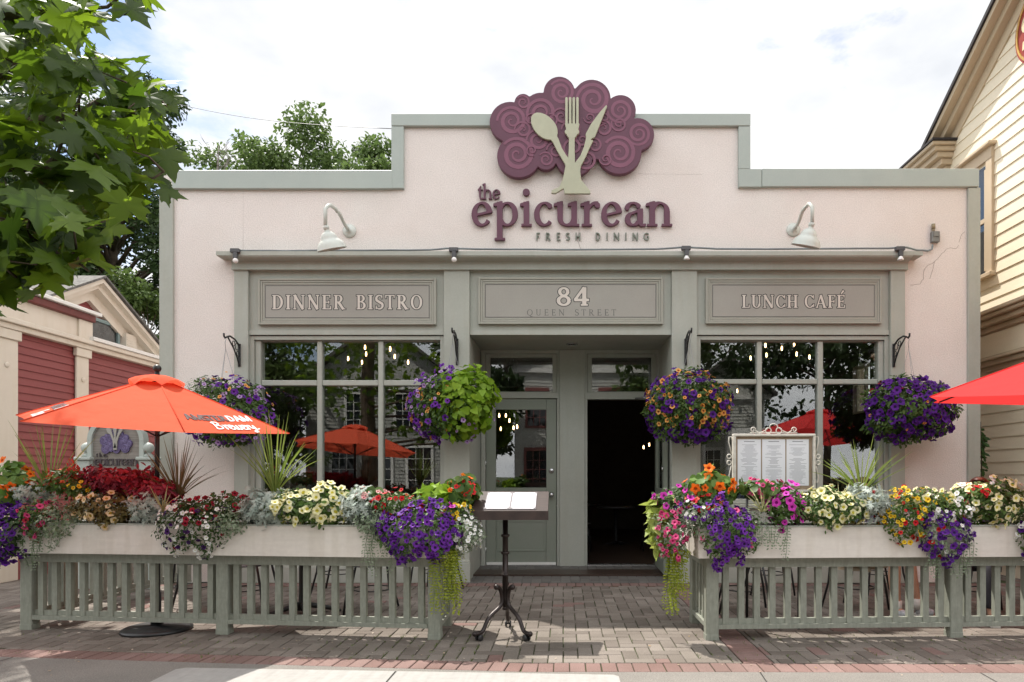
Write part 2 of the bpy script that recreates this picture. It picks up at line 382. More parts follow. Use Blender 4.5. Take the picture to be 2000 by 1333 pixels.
def lower(ch, W=.21, w=.075, s=.10):
    """lower case with serifs, x-height 1"""
    o = []; h = w/2
    def stem(x, y0, y1, foot=True, flag=True):
        o.append(rect(x-W/2, y0, x+W/2, y1))
        if foot: o.append(rect(x-W/2-s, y0, x+W/2+s, y0+w))
        if flag: o.append(('p', [(x-W/2-s*1.5, y1-w*2.0), (x+W/2, y1-w*1.9), (x+W/2, y1+.03), (x+W/2-.08, y1+.03), (x-W/2-s*1.5, y1-w*.8)]))
    if ch == 'e':
        o += arc(.47, .5, .40-W*.35, .5-h, 8, 325, W, w, 26, -12); o.append(seg(.14, .44, .86, .60, w*1.1)); return o, .95
    if ch == 'c':
        o += arc(.47, .5, .40-W*.35, .5-h, 48, 318, W, w, 24, -8); o.append(disc(.69, .83, .10)); return o, .86
    if ch == 'p':
        stem(.25, -.58, 1.0); o += arc(.56, .5, .42-W*.4, .5-h, -145, 145, W, w, 26, -8); return o, 1.10
    if ch == 'i':
        stem(.25, 0, 1.0); o.append(disc(.24, 1.40, .145)); return o, .52
    if ch == 'u':
        stem(.25, .34, 1.0, False); stem(.83, 0, 1.0, False); o += arc(.54, .34, .29, .34-h, 180, 350, W, w, 14, 12)
        o.append(rect(.83-W/2, 0, .83+W/2+s, w)); return o, 1.10
    if ch == 'r':
        stem(.25, 0, 1.0); o += stroke(bez((.32, .66), (.40, .92), (.52, .97), (.70, .94)), [w+i*.006 for i in range(13)]); o.append(disc(.69, .86, .115)); return o, .80
    if ch in 'nh':
        stem(.25, 0, 1.0 if ch == 'n' else 1.62); stem(.86, 0, .62, True, False)
        o += arc(.56, .62, .30, .38-h, 0, 165, W, w, 16, 16); return o, 1.14
    if ch == 'a':
        o += arc(.40, .66, .27, .34-h, 25, 165, W*.9, w, 14); o.append(disc(.16, .74, .09)); o.append(rect(.58, .14, .58+W, .72))
        o += stroke(bez((.68, .18), (.70, .02), (.82, .02), (.92, .06)), [W*.7-i*.006 for i in range(13)])
        o += arc(.40, .29, .30-W*.3, .29-h, 75, 330, W*.95, w, 18); o.append(seg(.38, .55, .62, .63, w*1.1)); return o, .94
    if ch == 't':
        o += [rect(.18, .25, .18+W*.9, 1.1), seg(.10, .93, .38, 1.36, w*1.6, w*.8), rect(.04, .93, .56, 1.0)]
        o += stroke(bez((.27, .3), (.27, 0), (.42, -.03), (.60, .10)), [W*.9-i*.009 for i in range(13)]); return o, .62
    return o, .4
def contours(prims, cell, grow=0.0, tol=None):
    """outline loops of a union of shapes (signed distance grown by grow), on a grid of this cell"""
    xs = []; ys = []
    for p in prims:
        if p[0] == 'p': xs += [q[0] for q in p[1]]; ys += [q[1] for q in p[1]]
        else: xs += [p[1]-p[3], p[1]+p[3]]; ys += [p[2]-p[3], p[2]+p[3]]
    m = grow+cell*2.3; gx = np.arange(min(xs)-m, max(xs)+m+cell, cell)+cell*.137; gy = np.arange(min(ys)-m, max(ys)+m+cell, cell)+cell*.171
    GX, GY = np.meshgrid(gx, gy, indexing='ij'); D = np.full(GX.shape, 9e9)
    for p in prims:
        if p[0] == 'd': d = np.hypot(GX-p[1], GY-p[2])-p[3]
        else:
            q = p[1]; n = len(q); ar = sum(q[i][0]*q[(i+1) % n][1]-q[(i+1) % n][0]*q[i][1] for i in range(n))
            if ar < 0: q = q[::-1]
            d = np.full(GX.shape, -9e9)
            if abs(ar) < 1e-9: continue
            for i in range(n):
                x0, y0 = q[i]; x1, y1 = q[(i+1) % n]; L_ = math.hypot(x1-x0, y1-y0)
                if L_ < 1e-9: continue
                d = np.maximum(d, ((GX-x0)*(y1-y0)-(GY-y0)*(x1-x0))/L_)
        D = np.minimum(D, d)
    D -= grow; D[np.abs(D) < 1e-9] = 1e-9; I = D < 0
    nxt = {}; cells = np.argwhere(~(I[:-1,:-1]&I[1:,:-1]&I[1:,1:]&I[:-1,1:]) & (I[:-1,:-1]|I[1:,:-1]|I[1:,1:]|I[:-1,1:]))
    pos = {}
    def cut(i, j, k, l):
        key = (i, j, k, l) if (i, j) < (k, l) else (k, l, i, j)
        if key not in pos:
            a, b = D[i, j], D[k, l]; t = a/(a-b); pos[key] = (gx[i]+(gx[k]-gx[i])*t, gy[j]+(gy[l]-gy[j])*t)
        return key
    for i, j in cells:
        c = [(i, j), (i+1, j), (i+1, j+1), (i, j+1)]; ins = [I[q] for q in c]
        en = []; ex = []
        for k in range(4):
            a, b = c[k], c[(k+1) % 4]
            if ins[k] and not ins[(k+1) % 4]: ex.append(cut(*a, *b))
            elif not ins[k] and ins[(k+1) % 4]: en.append(cut(*a, *b))
        for a, b in zip(ex, en): nxt[a] = b
    loops = []; seen = set()
    for k0 in list(nxt):
        if k0 in seen: continue
        lp = []; k = k0
        while k not in seen and k in nxt: seen.add(k); lp.append(pos[k]); k = nxt[k]
        if len(lp) > 3: loops.append(rdp(lp, tol or cell*.12))
    return loops
def rdp(pts, tol):
    def go(a):
        if len(a) < 3: return a
        p, q = np.array(a[0]), np.array(a[-1]); d = q-p; L_ = np.hypot(*d)
        A = np.array(a)-p
        e = np.abs(A[:, 0]*d[1]-A[:, 1]*d[0])/L_ if L_ > 1e-9 else np.hypot(A[:, 0], A[:, 1])
        k = int(np.argmax(e))
        if e[k] < tol: return [a[0], a[-1]]
        return go(a[:k+1])[:-1]+go(a[k:])
    h = len(pts)//2; return go(pts[:h+1])[:-1]+go(pts[h:]+[pts[0]])[:-1]
def solid(loops, depth, bevel=0.0):
    """(verts, faces) of the filled loops, z from 0 to depth"""
    c = bpy.data.curves.new('t', 'CURVE'); c.dimensions = '2D'; c.fill_mode = 'BOTH'; c.extrude = depth/2-bevel; c.bevel_depth = bevel; c.bevel_resolution = 1 if bevel else 0
    if bevel: c.offset = -bevel
    for lp in loops:
        sp = c.splines.new('POLY'); sp.points.add(len(lp)-1); sp.use_cyclic_u = True
        for i, p in enumerate(lp): sp.points[i].co = (p[0], p[1], 0, 1)
    o = bpy.data.objects.new('t', c); COL.objects.link(o)
    me = bpy.data.meshes.new_from_object(o)
    v = [(q.co.x, q.co.y, q.co.z+depth/2) for q in me.vertices]; f = [tuple(q.vertices) for q in me.polygons]
    bpy.data.objects.remove(o); bpy.data.curves.remove(c); bpy.data.meshes.remove(me); return v, f
def xf(prims, sx, sy, dx, dy, shear=0.0):
    o = []
    for p in prims:
        if p[0] == 'p': o.append(('p', [(x*sx+shear*y*sy+dx, y*sy+dy) for x, y in p[1]]))
        else: o.append(('d', p[1]*sx+shear*p[2]*sy+dx, p[2]*sy+dy, p[3]*min(sx, sy)))
    return o
def layout(text, fn, width, size, sx=1.0, space=.38, **k):
    """list of prims per letter, fitted to this width by the letter spacing"""
    gl = [(None, space) if ch == ' ' else fn(ch, **k) for ch in text]
    nat = sum(a for _, a in gl)*size*sx; tr = (width-nat)/max(1, len(text)-1); x = 0; o = []
    for g, a in gl:
        if g is not None: o.append(xf(g, size*sx, size, x, 0))
        x += a*size*sx+tr
    return o
def wallmap(v, x0, z0, y):
    """lettering plane -> upright plane facing the street, back of the solid at y"""
    return [(x0+a, y-c, z0+b) for a, b, c in v]

# ---------------------------------------------------------------- materials
M = {}
M['stucco'] = mat('stucco', (.77,.705,.67), .9, col2=(.715,.645,.605), vscale=.9, bump=.55, bscale=75, spec=.15, fine=.10, spots=.13)
M['sage'] = mat('sage_paint', (.40,.41,.365), .55, col2=(.37,.38,.335), vscale=3, bump=.05, bscale=40, fine=.03, streak=.03)
M['sage_light'] = mat('sage_metal', (.40,.44,.405), .45, col2=(.37,.41,.38), vscale=2, fine=.03)
M['sage_dark'] = mat('sage_door', (.235,.25,.212), .45, col2=(.22,.245,.2), vscale=3, fine=.02)
M['taupe'] = mat('taupe_panel', (.345,.33,.295), .6, col2=(.325,.31,.278), vscale=3, fine=.03)
M['taupe_trim'] = mat('taupe_trim', (.36,.355,.305), .6, col2=(.335,.33,.285), vscale=3, fine=.03)
M['ink'] = mat('dark_ink', (.055,.055,.055), .6)
M['letter_cream'] = mat('letter_cream', (.66,.60,.54), .6, var=.04)
M['plum'] = mat('plum_paint', (.128,.046,.076), .5, var=.06, vscale=4, fine=.03)
M['plum_light'] = mat('plum_swirl', (.215,.078,.125), .5, var=.05, vscale=4)
M['pistachio'] = mat('pistachio_paint', (.46,.46,.335), .5, var=.05)
M['grey_letter'] = mat('grey_letter', (.20,.22,.18), .5)
M['lamp'] = mat('lamp_enamel', (.58,.60,.555), .25, var=.03, spec=.5)
M['black'] = mat('black_metal', (.018,.018,.019), .4, var=.1, spec=.5)
M['dark_plastic'] = mat('dark_plastic', (.10,.10,.105), .5)
M['cable'] = mat('cable_grey', (.22,.25,.26), .5)
M['bulb'] = mat('bulb_white', (.85,.82,.80), .15, var=.02)
M['glass'] = glassmat('window_glass', .115)
M['steel'] = mat('steel', (.55,.55,.55), .25, metal=.9, var=.05)
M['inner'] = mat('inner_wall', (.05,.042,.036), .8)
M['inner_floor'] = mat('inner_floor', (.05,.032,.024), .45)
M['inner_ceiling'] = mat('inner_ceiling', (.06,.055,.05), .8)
M['glow'] = emis('warm_filament', (1, .62, .28), 8)
M['spot'] = emis('warm_spot', (1, .85, .65), 6)
M['roof'] = mat('roof_felt', (.12,.12,.12), .9)
M['cream_wood'] = mat('cream_planter', (.70,.645,.585), .6, col2=(.64,.585,.53), vscale=2.5, bump=.08, bscale=30, fine=.03, stretch=(1,4,8), streak=.07, spots=.10)
M['rail'] = mat('sage_rail', (.28,.292,.24), .6, col2=(.222,.23,.19), vscale=9, bump=.12, bscale=30, fine=.06, stretch=(6,6,1.2), spots=.18)
M['paper'] = mat('paper', (.80,.80,.84), .7, var=.01)
M['white'] = mat('white_paint', (.78,.77,.74), .5, var=.03)

# ================================================================ THE RESTAURANT
YF = 8.4
B = thing('restaurant_building', 'pink stucco restaurant front with stepped parapet and sage green shopfront', 'building', (0, YF, 0))
fx = lambda p: X_(p, YF); fz = lambda p: Z_(p, YF)
ZB = -0.01
mb = MB(); out_px = [(316,None),(316,340),(768,340),(768,230),(1462,230),(1462,338),(1911,338),(1911,None),(1750,None),(1750,505),(474,505),(474,None)]
mb.prism([(fx(a), ZB if b is None else fz(b)) for a, b in out_px], YF, YF+.3)
mb.build('front_wall', M['stucco'], B)
XL, XR = fx(316), fx(1911); YB = 16.5
mb = MB(); zt = fz(338)
mb.box(XL, XL+.25, YF+.3, YB, ZB, zt); mb.box(XL+.25, XR, YB-.25, YB, ZB, zt)
sy0, sy1, sz0, sz1 = 10.75, 11.45, 2.32, 3.12     # side window in the right hand wall
mb.box(XR-.25, XR, YF+.3, sy0, ZB, zt); mb.box(XR-.25, XR, sy1, YB-.25, ZB, zt); mb.box(XR-.25, XR, sy0, sy1, ZB, sz0); mb.box(XR-.25, XR, sy0, sy1, sz1, zt)
mb.build('side_wall', M['stucco'], B)
mb = MB(); mb.box(XL+.25, XR-.25, YF+.3, YB-.25, zt-.55, zt-.35); mb.build('flat_roof', M['roof'], B)
# cracks in the stucco on the right
mb = MB()
for pts in ([(1872,480),(1868,486),(1852,485),(1840,495),(1826,512),(1812,519),(1804,530),(1803,545),(1796,556),(1778,557)], [(1826,512),(1820,530),(1816,545)], [(1884,452),(1876,462),(1873,474)], [(1131,428),(1132,448),(1128,470),(1135,488)]):
    q = []
    for a, b in zip(pts[:-1], pts[1:]):
        for t in (0, .33, .66): q.append((a[0]+(b[0]-a[0])*t+random.uniform(-1, 1), a[1]+(b[1]-a[1])*t+random.uniform(-1, 1)))
    q.append(pts[-1]); mb = MB(); mb.tube([at(a, b, YF-.0003) for a, b in q], .0024, 4); mb.build('wall_crack', mat('crack', (.30,.23,.20), .9), B)
for pts in ([(475,374),(475,486)], [(1246,340),(1372,341)]):
    mb = MB(); mb.tube([at(q[0], q[1], YF-.0002) for q in pts], .0013, 4); mb.build('wall_joint', mat('joint_line', (.52,.46,.43), .9), B)
# coping and corner boards (sage sheet metal), real thickness, a lip proud of the stucco
def cop(x0, x1, z0, z1, yf=YF-.05): mb.box(x0, x1, yf, YF+.36, z0, z1, b=.006)
mb = MB(); e = .012
cop(fx(340), fx(768), fz(372), fz(336)); mb.build('coping', M['sage_light'], B)
mb = MB(); cop(fx(1464)+.14, fx(1908), fz(368), fz(333)); cop(fx(1441), fx(1464)+.14-.004, fz(369), fz(333.6)); mb.build('coping', M['sage_light'], B)
mb = MB(); cop(fx(766), fx(1464), fz(250), fz(226)); mb.build('coping', M['sage_light'], B)
mb = MB(); mb.box(fx(766), fx(790), YF-.045, YF+.36, fz(371), fz(250)-.003, b=.005); mb.build('coping_upright', M['sage_light'], B)
mb = MB(); mb.box(fx(1441), fx(1464), YF-.045, YF+.36, fz(333.6)+.003, fz(250)-.003, b=.005); mb.build('coping_upright', M['sage_light'], B)
mb = MB(); mb.box(fx(314), fx(341)-.002, YF-.035, YF+.32, ZB, fz(372)-.004 if False else fz(374), b=.005); mb.build('corner_board', M['sage'], B)
mb = MB(); mb.box(fx(1888), fx(1912), YF-.035, YF+.32, ZB, fz(369), b=.005); mb.build('corner_board', M['sage'], B)
# drip edge under the copings
# ---- cornice over the shopfront
mb = MB(); zc = [Z_(p, YF-.2) for p in (491, 499, 502)]+[Z_(p, YF-.075) for p in (515, 517, 527)]
prof = [(YF+.05, zc[0]+.012), (YF-.20, zc[0]), (YF-.20, zc[1]), (YF-.185, zc[2]), (YF-.13, zc[2]-.02), (YF-.085, zc[3]+.02), (YF-.07, zc[3]), (YF-.07, zc[5]+.012), (YF-.08, zc[5]+.01), (YF-.08, zc[5]), (YF+.05, zc[5])]
mb.sweep_x(prof, fx(458), fx(1768)); mb.box(fx(438), fx(458)-.001, YF-.20, YF+.02, zc[1], zc[0]); mb.box(fx(1768)+.001, fx(1786), YF-.20, YF+.02, zc[1], zc[0])
mb.build('cornice', M['sage'], B)
# ---- pilasters and piers
zl = fz(527)-.002
for a, b in ((461, 488), (1736, 1764)):
    mb = MB(); mb.box(fx(a), fx(b), YF-.05, YF+.3, ZB, zl, b=.004); mb.build('pilaster', M['sage'], B)
YR = YF*1.126                                              # back of the entrance recess
for a, b in ((868, 918), (1311, 1360)):
    mb = MB(); mb.box(fx(a), fx(b), YF-.05, YF+.3, ZB, zl, b=.004); p = mb.build('pier', M['sage'], B)
    mb = MB(); mb.box(fx(a)-.01, fx(b)+.012, YF-.085, YF+.0, ZB, fz(1098), b=.004); mb.box(fx(a)-.004, fx(b)+.006, YF-.068, YF+.0, fz(1098)+.001, fz(1094), b=.003); mb.build('plinth', M['sage'], p)
    s_ = fx(918) if a == 868 else fx(1311); t_ = -1 if a == 868 else 1
    mb = MB(); mb.box(s_, s_+.12*t_, YF+.302, YR, ZB, 3.4)
    mb.build('recess_wall', M['sage'], B)
# ---- frieze boards behind the sign panels
for a, b in ((488, 868), (918, 1311), (1360, 1736)):
    mb = MB(); mb.box(fx(a)+.002, fx(b)-.002, YF-.0, YF+.25, fz(655), zl); mb.box(fx(a)+.002, fx(b)-.002, YF-.022, YF-.001, fz(655), fz(646)); mb.build('frieze', M['sage'], B)
# ---- shop windows
def shopwin(x0, x1, cols, ytr, label=None):
    """x0..x1 outer frame in photo pixels, cols the glass spans"""
    y0 = YF+.03; zb, ztop = fz(985), fz(656); wd = MB()
    e0, e1 = fx(x0), fx(x1); g0, g1 = fx(cols[0][0]), fx(cols[-1][1]); gt, gb = fz(666), fz(975)
    wd.box(e0+.002, e0+.05, YF+.0, YF+.22, zb, ztop-.004); wd.box(e1-.05, e1-.002, YF+.0, YF+.22, zb, ztop-.004); wd.box(e0+.052, e1-.052, YF+.002, YF+.22, ztop-.05, ztop-.005)
    wd.box(e0+.052, g0, y0, YF+.16, zb, ztop-.052, b=.006); wd.box(g1, e1-.052, y0, YF+.16, zb, ztop-.052, b=.006)
    wd.box(g0+.001, g1-.001, y0, YF+.16, gt, ztop-.052, b=.006); wd.box(g0+.001, g1-.001, y0, YF+.16, zb, gb, b=.006)
    fr = wd.build('window', M['sage'], B)
    for (a, b), (c, d) in zip(cols[:-1], cols[1:]):
        m2 = MB(); m2.box(fx(b), fx(c), y0+.004, YF+.13, gb, gt, b=.008); m2.build('mullion', M['sage'], fr)
    for a, b in cols:
        m2 = MB(); m2.box(fx(a)+.001, fx(b)-.001, y0+.01, YF+.12, fz(ytr[1]), fz(ytr[0]), b=.008); m2.build('transom_bar', M['sage'], fr)
        m2 = MB(); m2.box(fx(a)-.004, fx(b)+.004, YF+.084, YF+.085, gb-.004, fz(ytr[1])+.004); m2.build('pane', M['glass'], fr)
        m2 = MB(); m2.box(fx(a)-.004, fx(b)+.004, YF+.084, YF+.085, fz(ytr[0])-.004, gt+.004); m2.build('pane', M['glass'], fr)
    m2 = MB(); m2.box(e0+.002, e1-.002, YF-.0, YF+.25, ZB, zb-.002); m2.box(e0+.002, e1-.002, YF-.03, YF-.001, ZB, fz(1108)); m2.box(e0+.002, e1-.002, YF-.05, YF-.001, zb-.05, zb-.002, b=.005); m2.build('bulkhead', M['sage'], B)
shopwin(488, 868, [(507,617),(627,737),(747,860)], (742, 753))
shopwin(1360, 1736, [(1369,1480),(1490,1599),(1610,1718)], (740, 750))
# ---- entrance recess: soffit, floor, back wall, doors
rx = lambda p: X_(p, YR); rz = lambda p: Z_(p, YR)
zs = fz(653); mb = MB(); mb.box(fx(918)+.001, fx(1311)-.001, YF+.252, YR+.3, zs+.002, zs+.10)
for i in range(9): mb.box(fx(918)+.001, fx(1311)-.001, YF+.27+i*.088, YF+.27+i*.088+.082, zs-.004, zs+.0015)
mb.build('recess_ceiling', M['sage'], B)
mb = MB(); mb.lathe([(.0, -.004), (.055, -.004), (.06, -.012), (.075, -.012), (.08, -.004)], at(1117, 662, 9.0)*1.0, 20); o = mb.build('recessed_light', M['steel'], B); 
o.location.z += (zs-.004)-at(1117, 662, 9.0).z; 
zd, zft = rz(1105), zs
def rbox(a, b, c, d, y0=0., y1=.12, mi=0, bv=0.): mb.box(rx(a), rx(b), YR+y0, YR+y1, rz(d), rz(c), mi, bv)
mb = MB()
mb.box(fx(918)+.002, rx(948), YR, YR+.12, 0, zs); mb.box(rx(1282), fx(1311)-.002, YR, YR+.12, 0, zs)
mb.box(rx(1088)+.0, rx(1147), YR, YR+.12, 0, zs); rbox(948, 1088, 684, 691); rbox(1147, 1282, 684, 691)
rbox(948, 1088, 767, 778, .0); rbox(1147, 1282, 767, 780, .0)
mb.box(rx(1093), rx(1142), YR-.03, YR-.001, .03, zs-.004, b=.004)
mb.box(fx(918)+.012, rx(941), YR-.02, YR-.001, .03, zs-.004, b=.003)
mb.box(rx(1289), fx(1311)-.012, YR-.02, YR-.001, .03, zs-.004, b=.003)
mb.build('entrance_wall', M['sage'], B)
for a, b in ((948, 1088), (1147, 1282)):
    mb = MB(); g0, g1 = a+9, b-9
    rbox(a+.3, g0, 691.4, 766.6, .02, .08, bv=.004); rbox(g1, b-.3, 691.4, 766.6, .02, .08, bv=.004); rbox(g0+.1, g1-.1, 691.4, 698, .022, .078, bv=.003); rbox(g0+.1, g1-.1, 765, 766.6, .022, .078)
    fr = mb.build('transom_window', M['sage'], B); mb = MB(); rbox(g0-.4, g1+.4, 697, 766, .05, .051); mb.build('pane', M['glass'], fr)
def door_parts(px, sx, D_, name_mat, mirror=False):
    pass
# the closed left door
mb = MB(); rbox(949, 968, 779, 1103, .03, .08, bv=.003); rbox(1067, 1087, 779, 1103, .03, .08, bv=.003); rbox(968.2, 1066.8, 779, 800, .031, .08, bv=.003); rbox(968.2, 1066.8, 953, 1103, .031, .08, bv=.003)
dr = mb.build('door', M['sage_dark'], B)
mb = MB(); rbox(967, 1068, 799, 954, .055, .056); mb.build('pane', M['glass'], dr)
mb = MB()
for q in ((970, 1066, 1016, 1020), (970, 1066, 1074, 1078)): rbox(*q, .024, .0308, bv=.002)
for q in ((970, 974, 1020.3, 1073.7), (1062, 1066, 1020.3, 1073.7)): rbox(*q, .024, .0308, bv=.002)
mb.build('door_panel_moulding', M['sage_dark'], dr)
mb = MB(); rbox(950, 1086, 1099, 1104, .018, .0295); mb.build('sill_plate', M['white'], dr)
mb = MB(); c = Vector((rx(1077), YR+.03, rz(967))); mb.lathe([(.035,0),(.035,.008),(.012,.012),(.012,.04),(.03,.05),(.033,.065),(.02,.078),(0,.08)], c, 18, axis=(0,-1,0)); mb.build('knob', M['steel'], dr)
mb = MB(); c = Vector((rx(1077), YR+.03, rz(920))); mb.lathe([(.034,0),(.034,.012),(.026,.016),(.012,.016),(.010,.022),(0,.022)], c, 18, axis=(0,-1,0)); mb.build('deadbolt', M['steel'], dr)
for p in (820, 905, 1075):
    mb = MB(); mb.tube([(rx(948.3), YR+.022, rz(p+6)), (rx(948.3), YR+.022, rz(p-6))], .008, 8); mb.build('hinge', M['steel'], dr)
# the open right door, folded back against the recess wall
hx, hy = 1.268, YR-.02; ang = math.radians(-91); dw = rx(1282)-rx(1148)-.02
ex = Vector((math.cos(ang), math.sin(ang), 0)); ey = Vector((-ex.y, ex.x, 0))
def dbox(u0, u1, z0, z1, t0, t1):
    mb.obox(Vector((hx, hy, 0))+ex*(u0+u1)/2+ey*(t0+t1)/2+Vector((0,0,(z0+z1)/2)), ex*(u1-u0)/2, ey*(t1-t0)/2, Vector((0,0,(z1-z0)/2)))
z0, z1 = .07, rz(781); mb = MB()
dbox(0, .13, z0, z1, 0, .05); dbox(dw-.13, dw, z0, z1, 0, .05); dbox(.13, dw-.13, z1-.15, z1, .001, .049); dbox(.13, dw-.13, z0, rz(953), .001, .049)
dr2 = mb.build('door', M['sage_dark'], B); mb = MB(); dbox(.128, dw-.128, rz(955), z1-.148, .024, .025); mb.build('pane', M['glass'], dr2)
for zz, nm in ((rz(967), 'knob'), (rz(918), 'deadbolt')):
    for sgn in (-1, 1):
        mb = MB(); c = Vector((hx, hy, zz))+ex*(dw-.065)+ey*(.05 if sgn > 0 else 0)
        mb.lathe([(.034,0),(.034,.01),(.012,.012),(.012,.04),(.03,.05),(.03,.066),(0,.075)] if nm == 'knob' else [(.034,0),(.034,.014),(.02,.018),(0,.018)], c, 16, axis=ey*sgn); mb.build(nm, M['steel'], dr2)
mb = MB(); mb.tube([(rx(1240), YR-.03, rz(779)), (rx(1262), YR-.09, rz(779)), (rx(1281), YR-.16, rz(779))], .011, 6); mb.build('door_closer', M['steel'], dr2)
mb = MB(); rbox(1147, 1282, 1103, 1108, -.02, .12); rbox(949, 1087, 1104.5, 1108, -.01, .12); mb.build('threshold', M['steel'], B)
# ---- inside: floor, walls, ceiling, side window
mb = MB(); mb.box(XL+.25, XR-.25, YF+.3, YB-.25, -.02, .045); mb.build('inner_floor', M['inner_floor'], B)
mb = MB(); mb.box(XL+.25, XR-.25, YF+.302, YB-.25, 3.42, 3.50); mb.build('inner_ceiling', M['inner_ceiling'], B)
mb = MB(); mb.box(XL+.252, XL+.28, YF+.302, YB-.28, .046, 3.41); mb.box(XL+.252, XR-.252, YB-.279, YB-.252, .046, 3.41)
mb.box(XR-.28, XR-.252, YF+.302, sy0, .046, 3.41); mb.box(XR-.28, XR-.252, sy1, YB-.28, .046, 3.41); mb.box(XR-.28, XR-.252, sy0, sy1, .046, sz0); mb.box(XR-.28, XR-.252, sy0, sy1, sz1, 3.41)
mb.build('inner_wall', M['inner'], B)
mb = MB(); mb.box(XR-.2, XR-.16, sy0, sy0+.05, sz0, sz1); mb.box(XR-.2, XR-.16, sy1-.05, sy1, sz0, sz1); mb.box(XR-.2, XR-.16, (sy0+sy1)/2-.03, (sy0+sy1)/2+.03, sz0+.05, sz1-.05); mb.box(XR-.2, XR-.16, sy0+.05, sy1-.05, sz0, sz0+.05); mb.box(XR-.2, XR-.16, sy0+.05, sy1-.05, sz1-.05, sz1)
sw = mb.build('side_window', M['white'], B)
mb = MB(); mb.box(XR-.181, XR-.18, sy0+.04, sy1-.04, sz0+.04, sz1-.04); mb.build('pane', M['glass'], sw)
for px in (1222, 1258):
    pass

# ================================================================ SIGN PANELS
def panel_sign(x0, x1, y0, y1, label, words):
    s_ = thing('sign_board', label, 'sign', (fx((x0+x1)/2), YF, fz((y0+y1)/2)), group='painted sign boards over the shop windows and the entrance')
    mb = MB(); mb.box(fx(x0), fx(x1), YF-.030, YF-.002, fz(y1), fz(y0), b=.003); mb.build('backing', M['taupe_trim'], s_)
    fr = MB()
    for a, (q, t) in enumerate(((0, .050), (4.5, .042), (8.5, .036))):
        t0, t1 = .0302, t; wq = (4.2, 3.6, 3.6)[a]
        fr.box(fx(x0+q), fx(x0+q+wq), YF-t1, YF-t0, fz(y1-q), fz(y0+q), b=.003); fr.box(fx(x1-q-wq), fx(x1-q), YF-t1, YF-t0, fz(y1-q), fz(y0+q), b=.003)
        fr.box(fx(x0+q+wq)+.0005, fx(x1-q-wq)-.0005, YF-t1, YF-t0, fz(y0+q+wq), fz(y0+q), b=.003); fr.box(fx(x0+q+wq)+.0005, fx(x1-q-wq)-.0005, YF-t1, YF-t0, fz(y1-q), fz(y1-q-wq), b=.003)
    fr.build('frame', M['taupe_trim'], s_)
    mb = MB(); mb.box(fx(x0+12.4), fx(x1-12.4), YF-.033, YF-.0302, fz(y1-12.4), fz(y0+12.4)); mb.build('panel', M['taupe'], s_)
    ln = MB(); q = 13.4
    ln.box(fx(x0+q), fx(x1-q), YF-.0342, YF-.0331, fz(y0+q+.9), fz(y0+q)); ln.box(fx(x0+q), fx(x1-q), YF-.0342, YF-.0331, fz(y1-q), fz(y1-q-.9))
    ln.box(fx(x0+q), fx(x0+q+.9), YF-.0341, YF-.0331, fz(y1-q-.9), fz(y0+q+.9)); ln.box(fx(x1-q-.9), fx(x1-q), YF-.0341, YF-.0331, fz(y1-q-.9), fz(y0+q+.9))
    ln.build('pinstripe', M['ink'], s_)
    for (txt, a, b, yt, yb, kw, outl, colr) in words:
        sz = fz(yt)-fz(yb); W_ = fx(b)-fx(a); letters = layout(txt, glyph, W_, sz, **kw)
        for li, pr in enumerate(letters):
            mb = MB(); dy = .00012*(li % 2)
            if outl:
                v, f = solid(contours(pr, sz*.022, outl), .0012); mb.add(wallmap(v, fx(a), fz(yb), YF-.0331), [tuple(q) for q in f], 1)
                if dy: mb.v = [(x, y-dy, z) for x, y, z in mb.v]
            v, f = solid(contours(pr, sz*.022), .0012 if outl else .0016); mb.add(wallmap(v, fx(a), fz(yb), YF-.0331-(.0014 if outl else 0)), f, 0)
            mb.build('letter', [colr, M['ink']], s_)
    return s_
CAPS = dict(W=.17, w=.065, s=.075)
panel_sign(507, 853, 546, 636, 'grey sign board with pale capitals DINNER BISTRO over the left shop window', [('DINNER BISTRO', 533, 827, 578, 606, dict(CAPS, space=.5), .0085, M['letter_cream'])])
panel_sign(935, 1294, 544, 635, 'grey sign board reading 84 QUEEN STREET over the entrance', [('84', 1087, 1151, 563, 599, dict(W=.20, w=.09, s=.07, sx=1.15), .0085, M['letter_cream']), ('QUEEN STREET', 1029, 1203, 606, 618, dict(W=.11, w=.05, s=.06, sx=1.15, space=.7), .0, mat('grey_ink', (.17,.165,.155), .6))])
panel_sign(1377, 1719, 545, 634, 'grey sign board with pale capitals LUNCH CAFÉ over the right shop window', [('LUNCH CAFÉ', 1447, 1649, 578, 603, dict(CAPS, space=.3), .0085, M['letter_cream'])])

